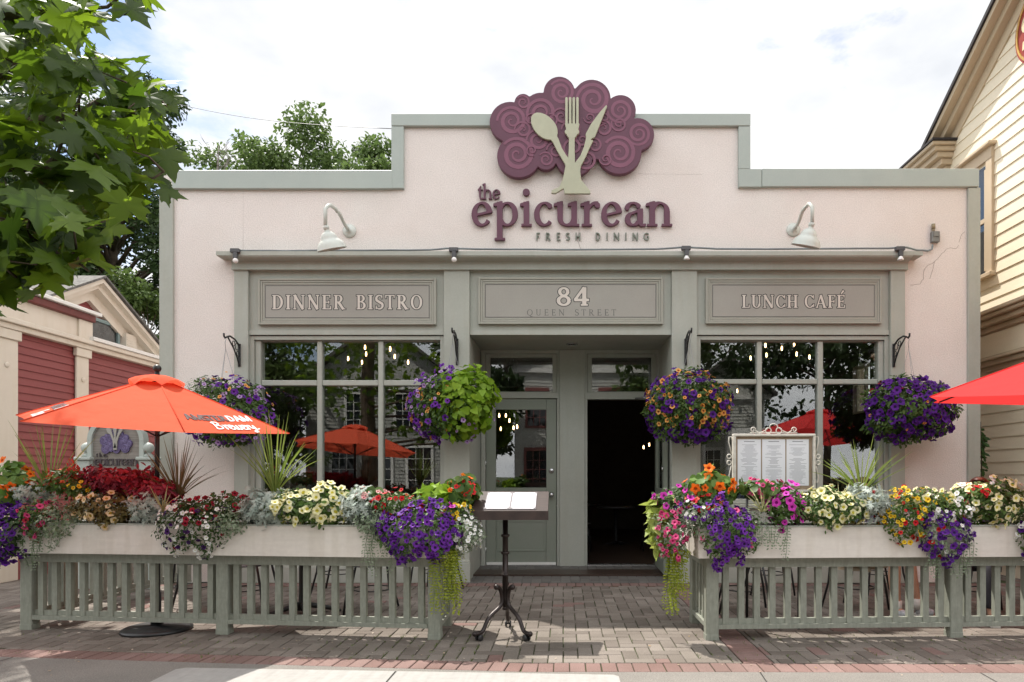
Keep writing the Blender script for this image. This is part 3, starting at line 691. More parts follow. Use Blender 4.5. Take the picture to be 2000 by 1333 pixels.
# ================================================================ THE TREE LOGO AND CUT LETTERS
LS = thing('shop_sign', 'plum tree emblem with cutlery trunk above the words the epicurean fresh dining', 'sign', (fx(1117), YF, fz(390)))
def cpx(a, b): return (880+a/3.508, 120+b/3.508)              # enlarged crop -> photo pixels
circ = [(745,244,106),(965,286,128),(1160,366,104),(1276,530,112),(1152,650,150),(412,446,138),(472,676,148),(500,312,58),(622,372,126),(655,700,72),(845,690,125),(830,480,240),(1000,520,180),(600,560,160),(900,360,150)]
pr = []
for a, b, r in circ:
    p = cpx(a, b); pr.append(disc(fx(p[0]), fz(p[1]), r/3.508/158.7))
lp = contours(pr, .012)
mb = MB(); v, f = solid(lp, .075, .008); mb.add([(x, YF-.03-z, y) for x, y, z in v], f)
em = mb.build('tree_emblem', M['plum'], LS)
sp = MB()
SPIR = [(760,245,86,2.3,.6,1),(975,295,112,2.2,.5,1),(1155,370,84,2.2,.5,-1),(1282,525,80,2.2,.6,-1),(1150,655,112,2.4,.6,1),(425,440,100,2.3,.5,1),(462,665,112,2.4,.6,1),(500,315,48,1.8,.6,1),(625,385,100,2.2,.4,1),(655,700,50,1.8,.6,1),(600,570,76,2,.5,1),(500,500,58,1.8,.5,1),(1150,460,54,1.8,.4,-1),(1045,490,60,1.8,.5,1),(985,605,52,1.8,.5,1),(830,500,70,1.5,.5,1),(930,700,70,1.8,.5,-1),(760,410,60,1.7,.5,1),(950,420,40,1.6,.5,-1),(720,640,60,1.6,.5,1),(560,640,40,1.6,.2,1),(900,570,44,1.7,.3,-1),(1050,420,40,1.7,.2,1),(690,440,46,1.7,.7,1),(1060,700,44,1.6,.5,-1),(555,430,40,1.6,.1,-1),(840,620,70,1.5,.3,1)]
for k, (a, b, r, turns, ph, sg) in enumerate(SPIR):
    n = 60; L1 = []; R1 = []
    for i in range(n+1):
        t = i/n; rad = r*(1-t)**.85*.97+r*.03; an = sg*(ph*6.28+turns*6.28*t)
        wd = r*.20*(.55+.75*math.sin(math.pi*min(1, t*1.15+.1))) * (1 if t < .9 else .8)
        for lst, q in ((L1, rad+wd/2), (R1, max(.0, rad-wd/2))):
            p = cpx(a+q*math.cos(an), b+q*math.sin(an)); lst.append((fx(p[0]), YF-.1062-k*.0004, fz(p[1])))
    m = n+1; v = L1+R1; back = [(x, YF-.104, z) for x, y, z in v]; f = [(i, i+1, m+i+1, m+i) for i in range(n)]
    f += [(i, 2*m+i, 2*m+i+1, i+1) for i in range(n)]+[(m+i, m+i+1, 3*m+i+1, 3*m+i) for i in range(n)]
    sp.add(v+back, f)
sp.build('swirls', M['plum_light'], em)
def cutl(name, prims, bevel=.004, cell=.006, y=YF-.113, d=.035):
    mb = MB(); v, f = solid(contours(prims, cell), d, bevel); mb.add([(x, y-z, yy) for x, yy, z in v], f); return mb.build(name, M['pistachio'], LS)
def cp(pts): return [(fx(cpx(*p)[0]), fz(cpx(*p)[1])) for p in pts]
q = 1/3.508/158.7
def cst(pts, ws): return stroke(cp(pts), [w_*q for w_ in ws])
# spoon: egg shaped bowl and handle running down into the trunk
bowl = [(590+t*115, 430+t*120) for t in np.linspace(0, 1, 12)]; bw = [64,92,112,126,134,138,138,132,120,100,76,50]
spoon = cst(bowl, bw)+[disc(*cp([bowl[0]])[0], 32*q)]+cst([(690,535),(722,585),(745,640),(775,690),(806,735),(820,850)], [56,44,36,38,44,50])
cutl('spoon', spoon)
fork = [('p', cp([(783,470),(881,470),(872,520),(795,520)]))]+cst([(830,500),(830,535),(830,560)], [80,72,44])+cst([(830,545),(829,640),(827,760),(830,850)], [38,40,50,66])
for k in range(4): fork += cst([(794+k*24.5, 300), (794+k*24.5, 480)], [17,17])+[disc(*cp([(794+k*24.5, 300)])[0], 8.5*q)]
fork += [disc(*cp([(800,525)])[0], 18*q), disc(*cp([(862,525)])[0], 18*q)]
cutl('fork', fork, y=YF-.1135, d=.038, cell=.0045)
knife = [('p', cp([(1062,344),(1068,352),(985,560),(930,590),(922,540),(960,470),(1020,390)]))]+cst([(950,575),(930,630),(905,690),(868,750),(850,850)], [52,38,36,46,60])
cutl('knife', knife, y=YF-.1128, d=.036)
trunk = [('p', cp([(768,700),(900,700),(905,850),(765,850)])), ('p', cp([(765,852),(896,852),(955,925),(955,942),(775,942),(775,905)])), ('p', cp([(765,852),(800,852),(800,905),(772,908),(745,896)])), ('p', cp([(745,896),(772,908),(720,940),(692,938),(694,918)]))]
trunk[0] = ('p', cp([(790,740),(880,740),(893,850),(768,850)]))
cutl('trunk', trunk, y=YF-.1125, d=.04)
def cutword(text, fn, a, b, ybase, hpx, m_, d, y, kw, cell, bev):
    sz = hpx/158.7; nat = layout(text, fn, fx(b)-fx(a), sz, **kw)
    for prm in nat:
        mb = MB(); v, f = solid(contours(prm, sz*cell), d, bev); mb.add(wallmap(v, fx(a), fz(ybase), y), f); mb.build('letter', m_, LS)
cutword('epicurean', lower, 920, 1315, 444.5, 47, M['plum'], .045, YF-.006, dict(W=.235, w=.09, s=.10), .018, .003)
cutword('the', lower, 933, 979, 391, 18.5, M['plum'], .03, YF-.006, dict(W=.20, w=.09, s=.09), .03, .0)
cutword('FRESH DINING', glyph, 1046, 1268, 471, 15, M['grey_letter'], .02, YF-.004, dict(W=.13, w=.13, s=0, space=.55), .03, .0)
# ================================================================ FITTINGS ON THE FRONT
def string_light(px, pyt, bulb, label):
    o = thing('string_light_socket', label, 'light', at(px, pyt, YF-.2), group='socket lights strung along the cornice')
    y = YF-.225; mb = MB(); mb.box(X_(px-8, y), X_(px+10, y), y-.02, y+.035, Z_(pyt+5, y), Z_(pyt-3, y), b=.006)
    mb.box(X_(px-2, y), X_(px+6, y), y-.025, y+.015, Z_(pyt+16, y), Z_(pyt+5.2, y), b=.004); mb.build('socket', M['dark_plastic'], o)
    mb = MB(); c = at(px+2, pyt+16, y-.005)
    if bulb == 'globe': mb.ball(c-Vector((0,0,.028)), .032, 14)
    else: mb.lathe([(.0, .0), (.018, 0), (.035, -.035), (.038, -.045), (0, -.05)], c, 16)
    mb.build('bulb', M['bulb'], o)
string_light(458, 489, 'globe', 'round white bulb in dark socket at the left end of the cornice')
string_light(885, 487, 'globe', 'round white bulb in dark socket above the pier left of the entrance')
string_light(1339, 484, 'spot', 'small white spot bulb in dark socket above the pier right of the entrance')
string_light(1757, 485, 'spot', 'small white spot bulb in dark socket at the right end of the cornice')
mb = MB(); pts = []
for px, py in ((460,489),(480,490),(560,490.5),(660,489.5),(760,489),(840,488.5),(872,485.5),(885,485),(898,486),(930,487),(1040,487.5),(1150,488),(1280,487),(1320,484.5),(1339,483),(1352,484),(1400,486.5),(1500,487),(1640,486),(1735,485.5),(1757,483),(1772,484),(1790,489),(1812,490.5),(1820,488),(1822,478)):
    pts.append(at(px, py, YF-.19 if px < 1786 else YF-.03))
pts = [pts[0]]+[p for a, b in zip(pts[:-1], pts[1:]) for p in (a.lerp(b, .5)+Vector((0,0,random.uniform(-.003,.003))), b)]
mb.tube(pts, .011, 6); tag(mb.build('light_cable', M['cable']), 'grey electric cable running along the top of the shop cornice', 'cable')
jb = thing('junction_box', 'small grey electrical box on the stucco at the right end of the cable', 'electrical box', at(1823, 465, YF))
mb = MB(); y = YF; mb.box(X_(1816, y), X_(1831, y), y-.06, y-.001, Z_(476, y), Z_(455, y), b=.006); mb.box(X_(1818, y), X_(1829, y), y-.068, y-.0605, Z_(466, y), Z_(458, y), b=.003); mb.build('box', mat('weathered_zinc', (.25,.25,.24), .5, metal=.5, var=.2), jb)
mb = MB(); mb.tube([at(1823, 454, y-.03), at(1823, 448, y-.03)], .018, 8); mb.tube([at(1823, 447.5, y-.03), at(1823, 438, y-.03)], .022, 8); mb.build('conduit', mat('brass_conduit', (.33,.27,.17), .5, metal=.4, var=.2), jb)
def gooseneck(bx, by, tip, shade, flip, label):
    """base plate, arm over the top and bell shade, in photo pixels"""
    o = thing('wall_lamp', label, 'lamp', at(bx, by, YF), group='gooseneck lamps on the stucco above the cornice')
    c = at(bx, by, YF); mb = MB(); mb.lathe([(.083,0),(.083,.018),(.06,.03),(.025,.035),(.025,.07),(0,.07)], c, 22, axis=(0,-1,0)); mb.build('base_plate', M['lamp'], o)
    ys = YF-.62; s0 = at(*shade, ys)
    p0 = c+Vector((0,-.06,0)); t = at(tip[0], tip[1], YF-.50); mb = MB()
    q = bez(tuple(p0), tuple(p0+Vector((flip*.02,-.16,.03))), tuple(p0.lerp(t, .6)+Vector((-flip*.02,.0,.05))), tuple(t+Vector((-flip*.045,.06,-.03))), 8)
    q += bez(tuple(t+Vector((-flip*.03,.03,-.005))), tuple(t), tuple(Vector((s0.x,ys,t.z+.015))), tuple(Vector((s0.x+flip*.036, ys-.055, t.z-.09))), 8)+[(s0.x+flip*.036, ys-.055, s0.z+.175)]
    mb.tube(q, .021, 10); mb.build('arm', M['lamp'], o)
    ax = Vector((flip*.2, -.31, 1)).normalized(); k = .78
    prof = [(.030,.235),(.044,.225),(.044,.19),(.036,.185),(.040,.15),(.060,.145),(.095,.115),(.118,.07),(.122,.045),(.140,.03),(.178,-.005),(.200,-.05),(.208,-.09),(.214,-.10),(.205,-.10),(.192,-.05),(.13,.02),(.10,.06),(.05,.12),(.0,.13)]
    mb = MB(); mb.lathe([(r*k, z*k) for r, z in prof], s0, 28, axis=ax); mb.build('shade', M['lamp'], o)
    mb = MB(); mb.ball(s0-ax*.03, .03, 12); mb.build('bulb', M['bulb'], o)
    return o
gooseneck(683, 452, (648, 405), (645, 474), -1, 'pale enamel gooseneck lamp on the stucco above the dinner sign')
gooseneck(1549, 450, (1580, 402), (1577, 468), 1, 'pale enamel gooseneck lamp on the stucco above the lunch sign')
def bracket(px, py0, py1, label):
    x = X_(px, YF-.05); zt_, zb_ = Z_(py0, YF-.05), Z_(py1, YF-.05); o = thing('basket_bracket', label, 'bracket', (x, YF-.05, zt_), group='black iron brackets holding the hanging baskets')
    y0 = YF-.052; mb = MB(); mb.box(x-.016, x+.016, y0-.012, y0, zb_, zt_, b=.003); mb.ball((x, y0-.012, zb_+.03), .016, 8); mb.ball((x, y0-.012, zt_-.04), .014, 8); mb.build('wall_plate', M['black'], o)
    ye = YF-.40; mb = MB(); top = [(x, y0-.012, zt_-.02), (x, y0-.12, zt_+.03), (x, y0-.24, zt_+.045), (x, ye+.03, zt_+.02), (x, ye-.01, zt_+.0), (x, ye-.035, zt_+.015), (x, ye-.04, zt_+.05)]
    mb.tube(top, .011, 8); mb.build('arm', M['black'], o)
    mb = MB(); mb.tube([(x, y0-.012, zb_+.02), (x, y0-.06, zb_+.10), (x, y0-.15, zt_-.08), (x, ye+.06, zt_+.02)], .009, 8)
    for cy, cz, r in ((y0-.07, zt_-.05, .04), (y0-.15, zt_-.025, .03), (y0-.045, zt_-.13, .03)): mb.tube([(x, cy+r*math.cos(a), cz+r*math.sin(a)) for a in np.linspace(0, 6.283, 15)[:-1]], .005, 6, closed=True)
    mb.build('scroll_brace', M['black'], o)
    return Vector((x, ye-.01, zt_-.015))
HOOK = [bracket(468, 672, 717, 'black iron bracket on the pilaster left of the dinner bistro window'), bracket(893, 662, 714, 'black iron bracket on the pier left of the entrance'), bracket(1339, 662, 714, 'black iron bracket on the pier right of the entrance'), bracket(1745, 672, 718, 'black iron bracket on the pilaster right of the lunch café window')]
HOOK[0] += Vector((0,0,0))

# ================================================================ LAMPS INSIDE
def pendant(px, py, Y, kind='tube'):
    pos = at(px, py, Y); o = thing('pendant_lamp', 'small bare warm bulb hanging on a dark cord inside the restaurant', 'lamp', pos, group='bare warm bulbs hanging inside the restaurant')
    mb = MB(); mb.lathe([(.0,-.034),(.009,-.03),(.013,-.012),(.012,.012),(.008,.034),(0,.036)], (0,0,0), 10); mb.v = [tuple(Vector(v)+pos) for v in mb.v]; mb.build('bulb', M['glow'], o)
    mb = MB(); mb.tube([pos+Vector((0,0,.037)), pos+Vector((0,0,.09))], .013, 8); mb.tube([pos+Vector((0,0,.09)), Vector((pos.x, pos.y, 3.42))], .004, 6); mb.build('cord', M['black'], o)
for a in ((713,679,10.2),(715,692,10.8),(680,701,10.6),(707,708,11.6),(762,682,9.9),(771,697,10.4),(797,708,10.8),(1495,675,9.9),(1527,681,10.6),(1551,672,9.9),(1497,694,10.8),(1466,700,10.9),(1556,692,10.4),(1581,698,10.3),(1440,764,12.2),(975,812,11.5),(988,812,11.8),(995,822,11.6),(1003,836,12.2),(1010,834,11.4),(978,838,12.4),(1257,874,14.0),(1268,869,14.3)):
    pendant(*a)

# ================================================================ GROUND
def sheet(name, poly, z, m, kind='structure', thick=0.0):
    mb = MB(); n = len(poly); mb.add([(x, y, z) for x, y in poly], [tuple(range(n))])
    return tag(mb.build(name, m), kind=kind)
asph = mat('asphalt', (.055,.055,.057), .85, var=.2, vscale=3, bump=.4, bscale=150, fine=.25)
aggr = mat('aggregate_concrete', (.19,.175,.157), .9, col2=(.155,.143,.128), vscale=2.0, bump=.35, bscale=110, fine=.28)
conc = mat('brushed_concrete', (.325,.315,.298), .85, col2=(.28,.27,.255), vscale=1.2, bump=.25, bscale=20, fine=.06, stretch=(14,1,1))
sheet('ground', [(-400,-400),(400,-400),(400,600),(-400,600)], -.16, mat('grass_ground', (.07,.09,.03), .95, var=.3, vscale=.5))
sheet('road', [(-120,-9.0),(120,-9.0),(120,.55),(-120,.55)], -.13, asph)
mb = MB(); mb.box(-60, 60, .55, .72, -.15, .0, b=.02); tag(mb.build('kerb', conc), kind='structure')
mb = MB(); mb.box(-60, 60, -9.2, -9.0, -.15, .0, b=.02); tag(mb.build('kerb', conc), kind='structure')
def edge_y(x): return 4.53+.10*max(0, -(x+.25))-.012*max(0, x-1)
xs = [-16,-10,-8,-6,-5,-4,-3,-2,-1,-.25,1,3,6,9,16]
sheet('sidewalk', [(-16,.722),(16,.722)]+[(x, max(4.2, edge_y(max(x, -8)))) for x in xs[::-1]], -.001, aggr)
sheet('pavement_across_the_road', [(-60,-16),(60,-16),(60,-9.202),(-60,-9.202)], -.002, conc)
mb = MB(); mb.add([(-2.62,1.0,.003),(.36,1.0,.003),(.36,4.42,.003),(.33,4.455,.003),(-2.55,4.62,.003),(-2.60,4.58,.003)], [(0,1,2,3,4,5)]); mb.build('concrete_slab', conc); tag(bpy.data.objects['concrete_slab'], kind='structure')
mb = MB(); mb.add([(-1.13,1.0,.0042),(-1.118,1.0,.0042),(-1.105,4.53,.0042),(-1.117,4.53,.0042)], [(0,1,2,3)]); tag(mb.build('slab_joint', mat('joint_dark', (.03,.028,.025), .9)), kind='structure')
for x0, x1 in ((-3.95, -3.942), (1.3, 1.308), (2.75, 2.758), (4.2, 4.208)):
    mb = MB(); mb.add([(x0-.35,.9,.001),(x1-.35,.9,.001),(x1,edge_y(x1)-.005,.001),(x0,edge_y(x0)-.005,.001)], [(0,1,2,3)]); tag(mb.build('sidewalk_joint', MATS['joint_dark']), kind='structure')
sheet('paving_bed', [(-16,4.2),(16,4.2),(16,30),(-16,30)], -.012, mat('mossy_sand', (.045,.042,.022), .95, col2=(.042,.062,.014), vscale=2.5, fine=.3, bscale=90))
# block paving, every block cut at the edges
pav_g = leafmat('paver_grey', (.138,.116,.100), (.216,.187,.163), 0, .9, .2); pav_r = leafmat('paver_red', (.175,.108,.095), (.222,.15,.135), 0, .9, .2)
for m in (pav_g, pav_r):
    t = m.node_tree; N = t.nodes; K = t.links.new; p = N['Principled BSDF']; src = p.inputs['Base Color'].links[0].from_socket
    tc = N.new('ShaderNodeTexCoord'); nz = N.new('ShaderNodeTexNoise'); nz.inputs['Scale'].default_value = 160; nz.inputs['Detail'].default_value = 4; K(tc.outputs['Object'], nz.inputs[0])
    n2 = N.new('ShaderNodeTexNoise'); n2.inputs['Scale'].default_value = 1.6; n2.inputs['Detail'].default_value = 7; K(tc.outputs['Object'], n2.inputs[0])
    r = N.new('ShaderNodeValToRGB'); r.color_ramp.elements[0].position = .3; r.color_ramp.elements[1].position = .7; r.color_ramp.elements[0].color = (.72,.72,.72,1); r.color_ramp.elements[1].color = (1.25,1.25,1.25,1); K(nz.outputs[0], r.inputs[0])
    r2 = N.new('ShaderNodeValToRGB'); r2.color_ramp.elements[0].position = .35; r2.color_ramp.elements[1].position = .62; r2.color_ramp.elements[0].color = (.80,.80,.78,1); r2.color_ramp.elements[1].color = (1.06,1.06,1.06,1); K(n2.outputs[0], r2.inputs[0])
    a = N.new('ShaderNodeMix'); a.data_type = 'RGBA'; a.blend_type = 'MULTIPLY'; a.inputs[0].default_value = 1; K(src, a.inputs[6]); K(r.outputs[0], a.inputs[7])
    b = N.new('ShaderNodeMix'); b.data_type = 'RGBA'; b.blend_type = 'MULTIPLY'; b.inputs[0].default_value = 1; K(a.outputs[2], b.inputs[6]); K(r2.outputs[0], b.inputs[7]); K(b.outputs[2], p.inputs['Base Color'])
    bp = N.new('ShaderNodeBump'); bp.inputs['Strength'].default_value = .3; bp.inputs['Distance'].default_value = .004; K(nz.outputs[0], bp.inputs['Height']); K(bp.outputs[0], p.inputs['Normal'])
pv, pf, pm, pr_ = [], [], [], []
def paver(cx, cy, lx, ly, ang, red):
    g = .0035+random.uniform(-.001, .0012); c = .0045; z = random.uniform(-.0018, .0015); ca, sa = math.cos(ang), math.sin(ang); o = len(pv)
    tx, ty = random.uniform(-.004, .004), random.uniform(-.004, .004)
    for hx_, hy_, zz in ((lx/2-g, ly/2-g, -.02), (lx/2-g, ly/2-g, -.004), (lx/2-g-c, ly/2-g-c, 0)):
        for sx, sy in ((-1,-1),(1,-1),(1,1),(-1,1)):
            u, v = sx*hx_, sy*hy_; pv.append((cx+u*ca-v*sa, cy+u*sa+v*ca, zz+z-.0005+(tx*u+ty*v)))
    for k in (0, 4):
        for i in range(4): pf.append((o+k+i, o+k+(i+1) % 4, o+k+4+(i+1) % 4, o+k+4+i))
    pf.append((o+8, o+9, o+10, o+11)); pm.extend([red]*9); pr_.extend([random.random()]*12)
U = .108; YT = 8.29
def soldier_end(x): return edge_y(x)+.217
def in_band(x): return 1.24 < x < 1.445+.02
for i in range(-112, 94):
    for j in range(41, 160):
        t = (i-j) % 4; x, y = i*U, j*U
        if t == 0: c = (x+U, y+U/2, 2*U, U)
        elif t == 2: c = (x+U/2, y, U, 2*U)
        else: continue
        ymax = c[1]+c[3]/2; ymin = c[1]-c[3]/2
        inside = -5.03-.3 < c[0] < 5.13+.4
        if inside and ymax > YT-.217: 
            if ymin > YT-.227 or ymax > YT-.15: continue
            c = (c[0], (ymin+YT-.217)/2, c[2], YT-.217-ymin)
        if (c[0] < -7.0 or c[0] > 5.4) and False: continue
        e_ = max(soldier_end(c[0]-c[2]/2), soldier_end(c[0]+c[2]/2))
        if ymin < e_:
            if ymax < e_+.03: continue
            c = (c[0], (ymax+e_)/2, c[2], ymax-e_)
        if c[1] < 8.0 and abs(c[0]-1.36) < .109+c[2]/2-.004:      # cut round the red band
            l, r_ = c[0]-c[2]/2, c[0]+c[2]/2
            if l < 1.252: r_ = min(r_, 1.252)
            elif r_ > 1.470: l = max(l, 1.470)
            else: continue
            if r_-l < .02: continue
            c = ((l+r_)/2, c[1], r_-l, c[3])
        if c[1] > 13.5: continue
        paver(*c, 0, 1 if random.random() < .025 else 0)
for k in range(36): 
    y = soldier_end(1.36)+U*(k+.5)
    if y < 8.04: paver(1.361, y, .216, U, 0, 1)
x = -10.0
while x < 9.5:
    e0 = edge_y(x+.05); a = math.atan2(edge_y(x+.1)-edge_y(x), .1); paver(x+U/2, e0+.1085, U, .215, a, 1); x += U
x = -5.25
while x < 5.5:
    if not (-1.15 < x < 1.33) or True: paver(x+U/2, YT-.1085, U, .215, 0, 1)
    x += U
me = bpy.data.meshes.new('block_paving'); me.from_pydata(pv, [], pf); me.materials.append(pav_g); me.materials.append(pav_r); me.polygons.foreach_set('material_index', pm)
a_ = me.attributes.new('rnd', 'FLOAT', 'POINT'); a_.data.foreach_set('value', pr_); tag(link(me, 'block_paving'), kind='structure')
# entrance floor: small square tiles, rising a little to the doors
pv, pf, pm, pr_ = [], [], [], []
mb = MB(); mb.add([(fx(905), YT+.002, -.004), (fx(1324), YT+.002, -.004), (fx(1324), YR+.02, .052), (fx(905), YR+.02, .052)], [(0,1,2,3)]); tag(mb.build('entrance_floor', mat('dark_grout', (.15,.14,.13), .9)), kind='structure')
x = fx(905)
while x < fx(1324)-.05:
    y = YT+.004
    while y < YR-.02:
        n0 = len(pv); paver(x+.06, y+.06, .118, .118, 0, 0)
        for q in range(n0, len(pv)): pv[q] = (pv[q][0], pv[q][1], pv[q][2]*.6+.002+(pv[q][1]-YT)*.049)
        y += .12
    x += .12
me = bpy.data.meshes.new('entrance_tiles'); me.from_pydata(pv, [], pf); me.materials.append(leafmat('tile_dark', (.10,.094,.087), (.14,.13,.12), 0, .6, .3)); a_ = me.attributes.new('rnd', 'FLOAT', 'POINT'); a_.data.foreach_set('value', pr_); tag(link(me, 'entrance_tiles'), kind='structure')
# little tufts of grass in the joints
gp = []
for _ in range(520):
    x = random.uniform(-5, 5); y = random.choice([random.uniform(4.75, 5.6), random.uniform(4.75, 8)])
    if random.random() < .6: x = random.choice([-1.0, -2.7, -.75, 1.2, 2.2, 3.2, -1.4])+random.gauss(0, .22); y = random.uniform(4.8, 5.6)
    if -.6 < x < 1.0 and random.random() < .8: continue
    if y > edge_y(x)+.05: gp.append((round(x/U)*U+random.gauss(0, .003), y, -.008))
gp = np.array(gp); gp = np.repeat(gp, 4, axis=0)+RNG.normal(size=(len(gp)*4, 3))*[.004,.02,.0]
gn = rdirs(len(gp))*[1,1,.3]; gt = rdirs(len(gp))*[.8,.8,.2]+[0,0,.7]
tag(scatter('joint_grass', [(-.10,0,0),(.10,0,0),(.05,.6,.05),(0,1,.15),(-.05,.6,.05)], [(0,1,2,3,4)], gp, gn, gt, RNG.uniform(.01, .03, len(gp)), leafmat('grass_blade', (.10,.16,.03), (.16,.2,.05), .3)), kind='stuff')

pp = np.array([[random.uniform(-4.6, 4.8), random.choice([random.uniform(4.75, 5.5), random.uniform(4.4, 6.5)]), .004] for _ in range(150)]); pp = np.array([p for p in pp if not (-.35 < p[0] < .9 and random.random() < .7)])
tag(scatter('fallen_petals', [(0,0,0),(.35,.3,.12),(.3,.8,.05),(0,1,.2),(-.3,.8,.0),(-.35,.3,.1)], [(0,1,2,3,4,5)], pp, rdirs(len(pp))*[.3,.3,.1]+[0,0,1], rdirs(len(pp)), RNG.uniform(.008, .024, len(pp)), leafmat('petal_litter', (.30,.20,.10), (.42,.36,.30), .1)), kind='stuff')
# ================================================================ NEIGHBOURING HOUSES
def lap(mb, c, dirx, ya_fn, z0, z1, ex, mi=0):
    """lapped boards on the plane x = c, facing dirx; ya_fn(z) gives the list of (y0, y1) spans"""
    z = z0
    while z < z1-.01:
        zt_ = min(z+ex, z1)
        for (a0, b0), (a1, b1) in zip(ya_fn(z), ya_fn(zt_)):
            if b0-a0 < .02: continue
            o = c+dirx*.016; v = [(o, a0, z), (o, b0, z), (c+dirx*.002, b1, zt_), (c+dirx*.002, a1, zt_), (c-dirx*.01, a0, z), (c-dirx*.01, b0, z)]
            mb.add(v, [(0,1,2,3), (4,5,1,0)], mi)
        z = zt_
# ---- red house on the left
RX = -6.85; ly = lambda px, c=RX: c*F/(px-VX)
M['red'] = mat('red_siding', (.255,.06,.058), .55, col2=(.225,.05,.05), vscale=2, fine=.05, stretch=(1,.4,4))
M['red_dark'] = mat('red_cap', (.17,.035,.03), .5)
M['cream'] = mat('cream_trim', (.70,.635,.54), .55, col2=(.66,.59,.50), vscale=2, streak=.03)
M['shingle'] = mat('grey_shingle', (.16,.15,.14), .9, var=.25, vscale=14, fine=.2, bscale=40)
RH = thing('red_house', 'dark red clapboard house with cream pilasters and a side gable', 'house', (RX, 10, 0))
y0, y1, yr = 8.12, 9.80, 16.0; zc_, ztp = 3.10, 3.62
mb = MB(); mb.box(RX-.3, RX-.02, y0, yr, -.1, 3.25); mb.box(RX-6, RX-.02, y0, y0+.2, -.1, 3.25)
lap(mb, RX, 1, lambda z: [(y0, yr)], 0, 3.1, .098); mb.build('side_wall', M['red'], RH)
for a, b in ((8.16, ly(28)), (ly(143), ly(167)), (13.2, 13.5)):
    mb = MB(); mb.box(RX+.018, RX+.05, a, b, 0, 2.98, b=.006); mb.box(RX+.018, RX+.075, a-.03, b+.03, 2.981, 3.10, b=.006); mb.lathe([(.035,0),(.035,.008),(.02,.012),(0,.012)], (RX+.051, (a+b)/2, 2.66), 14, axis=(1,0,0)); mb.build('pilaster', M['cream'], RH)
mb = MB(); mb.box(RX-.3, RX+.09, y0-.05, yr, 3.102, 3.17, b=.006); mb.box(RX-.3, RX+.13, y0-.08, yr, 3.172, 3.235, b=.008)
mb.box(RX-.3, RX+.055, y0-.02, y1, 3.237, 3.50); mb.box(RX-.3, RX+.085, ly(143), y1+.02, 3.2375, 3.50, b=.004); mb.box(RX-.3, RX+.085, y0-.03, ly(22), 3.2375, 3.50, b=.004); mb.build('entablature', M['cream'], RH)
mb = MB(); mb.box(RX-.3, RX+.12, y0-.06, y1+.04, 3.502, 3.60, b=.01); mb.build('cap_board', M['red_dark'], RH)
mb = MB(); mb.box(RX-.3, RX+.17, y0-.1, y1+.1, 3.602, 3.65, b=.005); mb.box(RX-.3, RX+.15, y1-.05, yr, 3.237, 3.29, b=.004); mb.build('metal_flashing', M['white'], RH)
GX_ = RX-.32; ya, za = 10.22, 4.15; sl = .52
def gspan(z):
    h = (za-.12-z)/sl; return [(ya-h, ya+h)] if h > 0 else [(ya, ya)]
mb = MB(); lap(mb, GX_, 1, gspan, 3.28, za-.12, .098); mb.prism([(ya-1.9, 3.28-.0), (ya+1.9, 3.28), (ya, za-.08)], 0, .1); n_ = 6
for i in range(len(mb.v)-6, len(mb.v)): x_, yy, zz = mb.v[i]; mb.v[i] = (GX_-.03-yy, x_, zz)
mb.build('gable_wall', M['red'], RH)
for s in (-1, 1):
    mb = MB(); 
    for k, (o0, t0, dz) in enumerate(((.03, .22, 0), (.16, .10, .055), (.24, .06, .10))):
        a = Vector((GX_+.05, ya, za+dz)); b = Vector((GX_+.05, ya+s*1.95, za+dz-1.95*sl)); d = (b-a).normalized(); u = Vector((0, -d.z*s, d.y*s)); 
        mb.add([a+Vector((o0-.2,0,0)), b+Vector((o0-.2,0,0)), b+Vector((o0-.2,0,0))-Vector((0,0,t0)), a+Vector((o0-.2,0,0))-Vector((0,0,t0)), a+Vector((o0,0,0)), b+Vector((o0,0,0)), b+Vector((o0,0,0))-Vector((0,0,t0)), a+Vector((o0,0,0))-Vector((0,0,t0))], [(0,1,2,3),(7,6,5,4),(0,4,5,1),(1,5,6,2),(2,6,7,3),(3,7,4,0)])
    mb.build('rake_board', M['cream'], RH)
    mb = MB(); a = Vector((GX_+.33, ya, za+.115)); b = Vector((GX_+.33, ya+s*2.1, za+.115-2.1*sl)); w_ = Vector((-7, 0, 0)); t_ = Vector((0, 0, .035)); mb.add([a, b, b+w_, a+w_, a+t_, b+t_, b+w_+t_, a+w_+t_], [(0,1,2,3),(7,6,5,4),(0,4,5,1),(1,5,6,2),(2,6,7,3),(3,7,4,0)])
    mb.build('roof', M['shingle'], RH)
wy0, wy1, wz0, wz1 = ly(166, GX_), ly(222, GX_), 3.36, 3.66
mb = MB(); gw = GX_+.02; mb.box(gw, gw+.05, wy0, wy1, wz1, wz1+.05); mb.box(gw, gw+.05, wy0, wy1, wz0-.05, wz0); mb.box(gw, gw+.05, wy0-.05, wy0, wz0-.05, wz1+.05); mb.box(gw, gw+.05, wy1, wy1+.05, wz0-.05, wz1+.05)
wf = mb.build('window', mat('teal_frame', (.22,.30,.30), .5), RH); mb = MB(); mb.box(gw+.02, gw+.022, wy0, wy1, wz0, wz1); mb.build('pane', mat('dusty_glass', (.05,.055,.055), .12, spec=.6, var=.3, vscale=8), wf)
mb = MB(); mb.box(gw, gw+.12, wy1+.10, wy1+.36, wz0-.06, wz0+.24)
for i in range(6): mb.box(gw+.121, gw+.127, wy1+.12, wy1+.34, wz0-.03+i*.04, wz0-.01+i*.04)
mb.build('air_vent', M['cream'], RH)
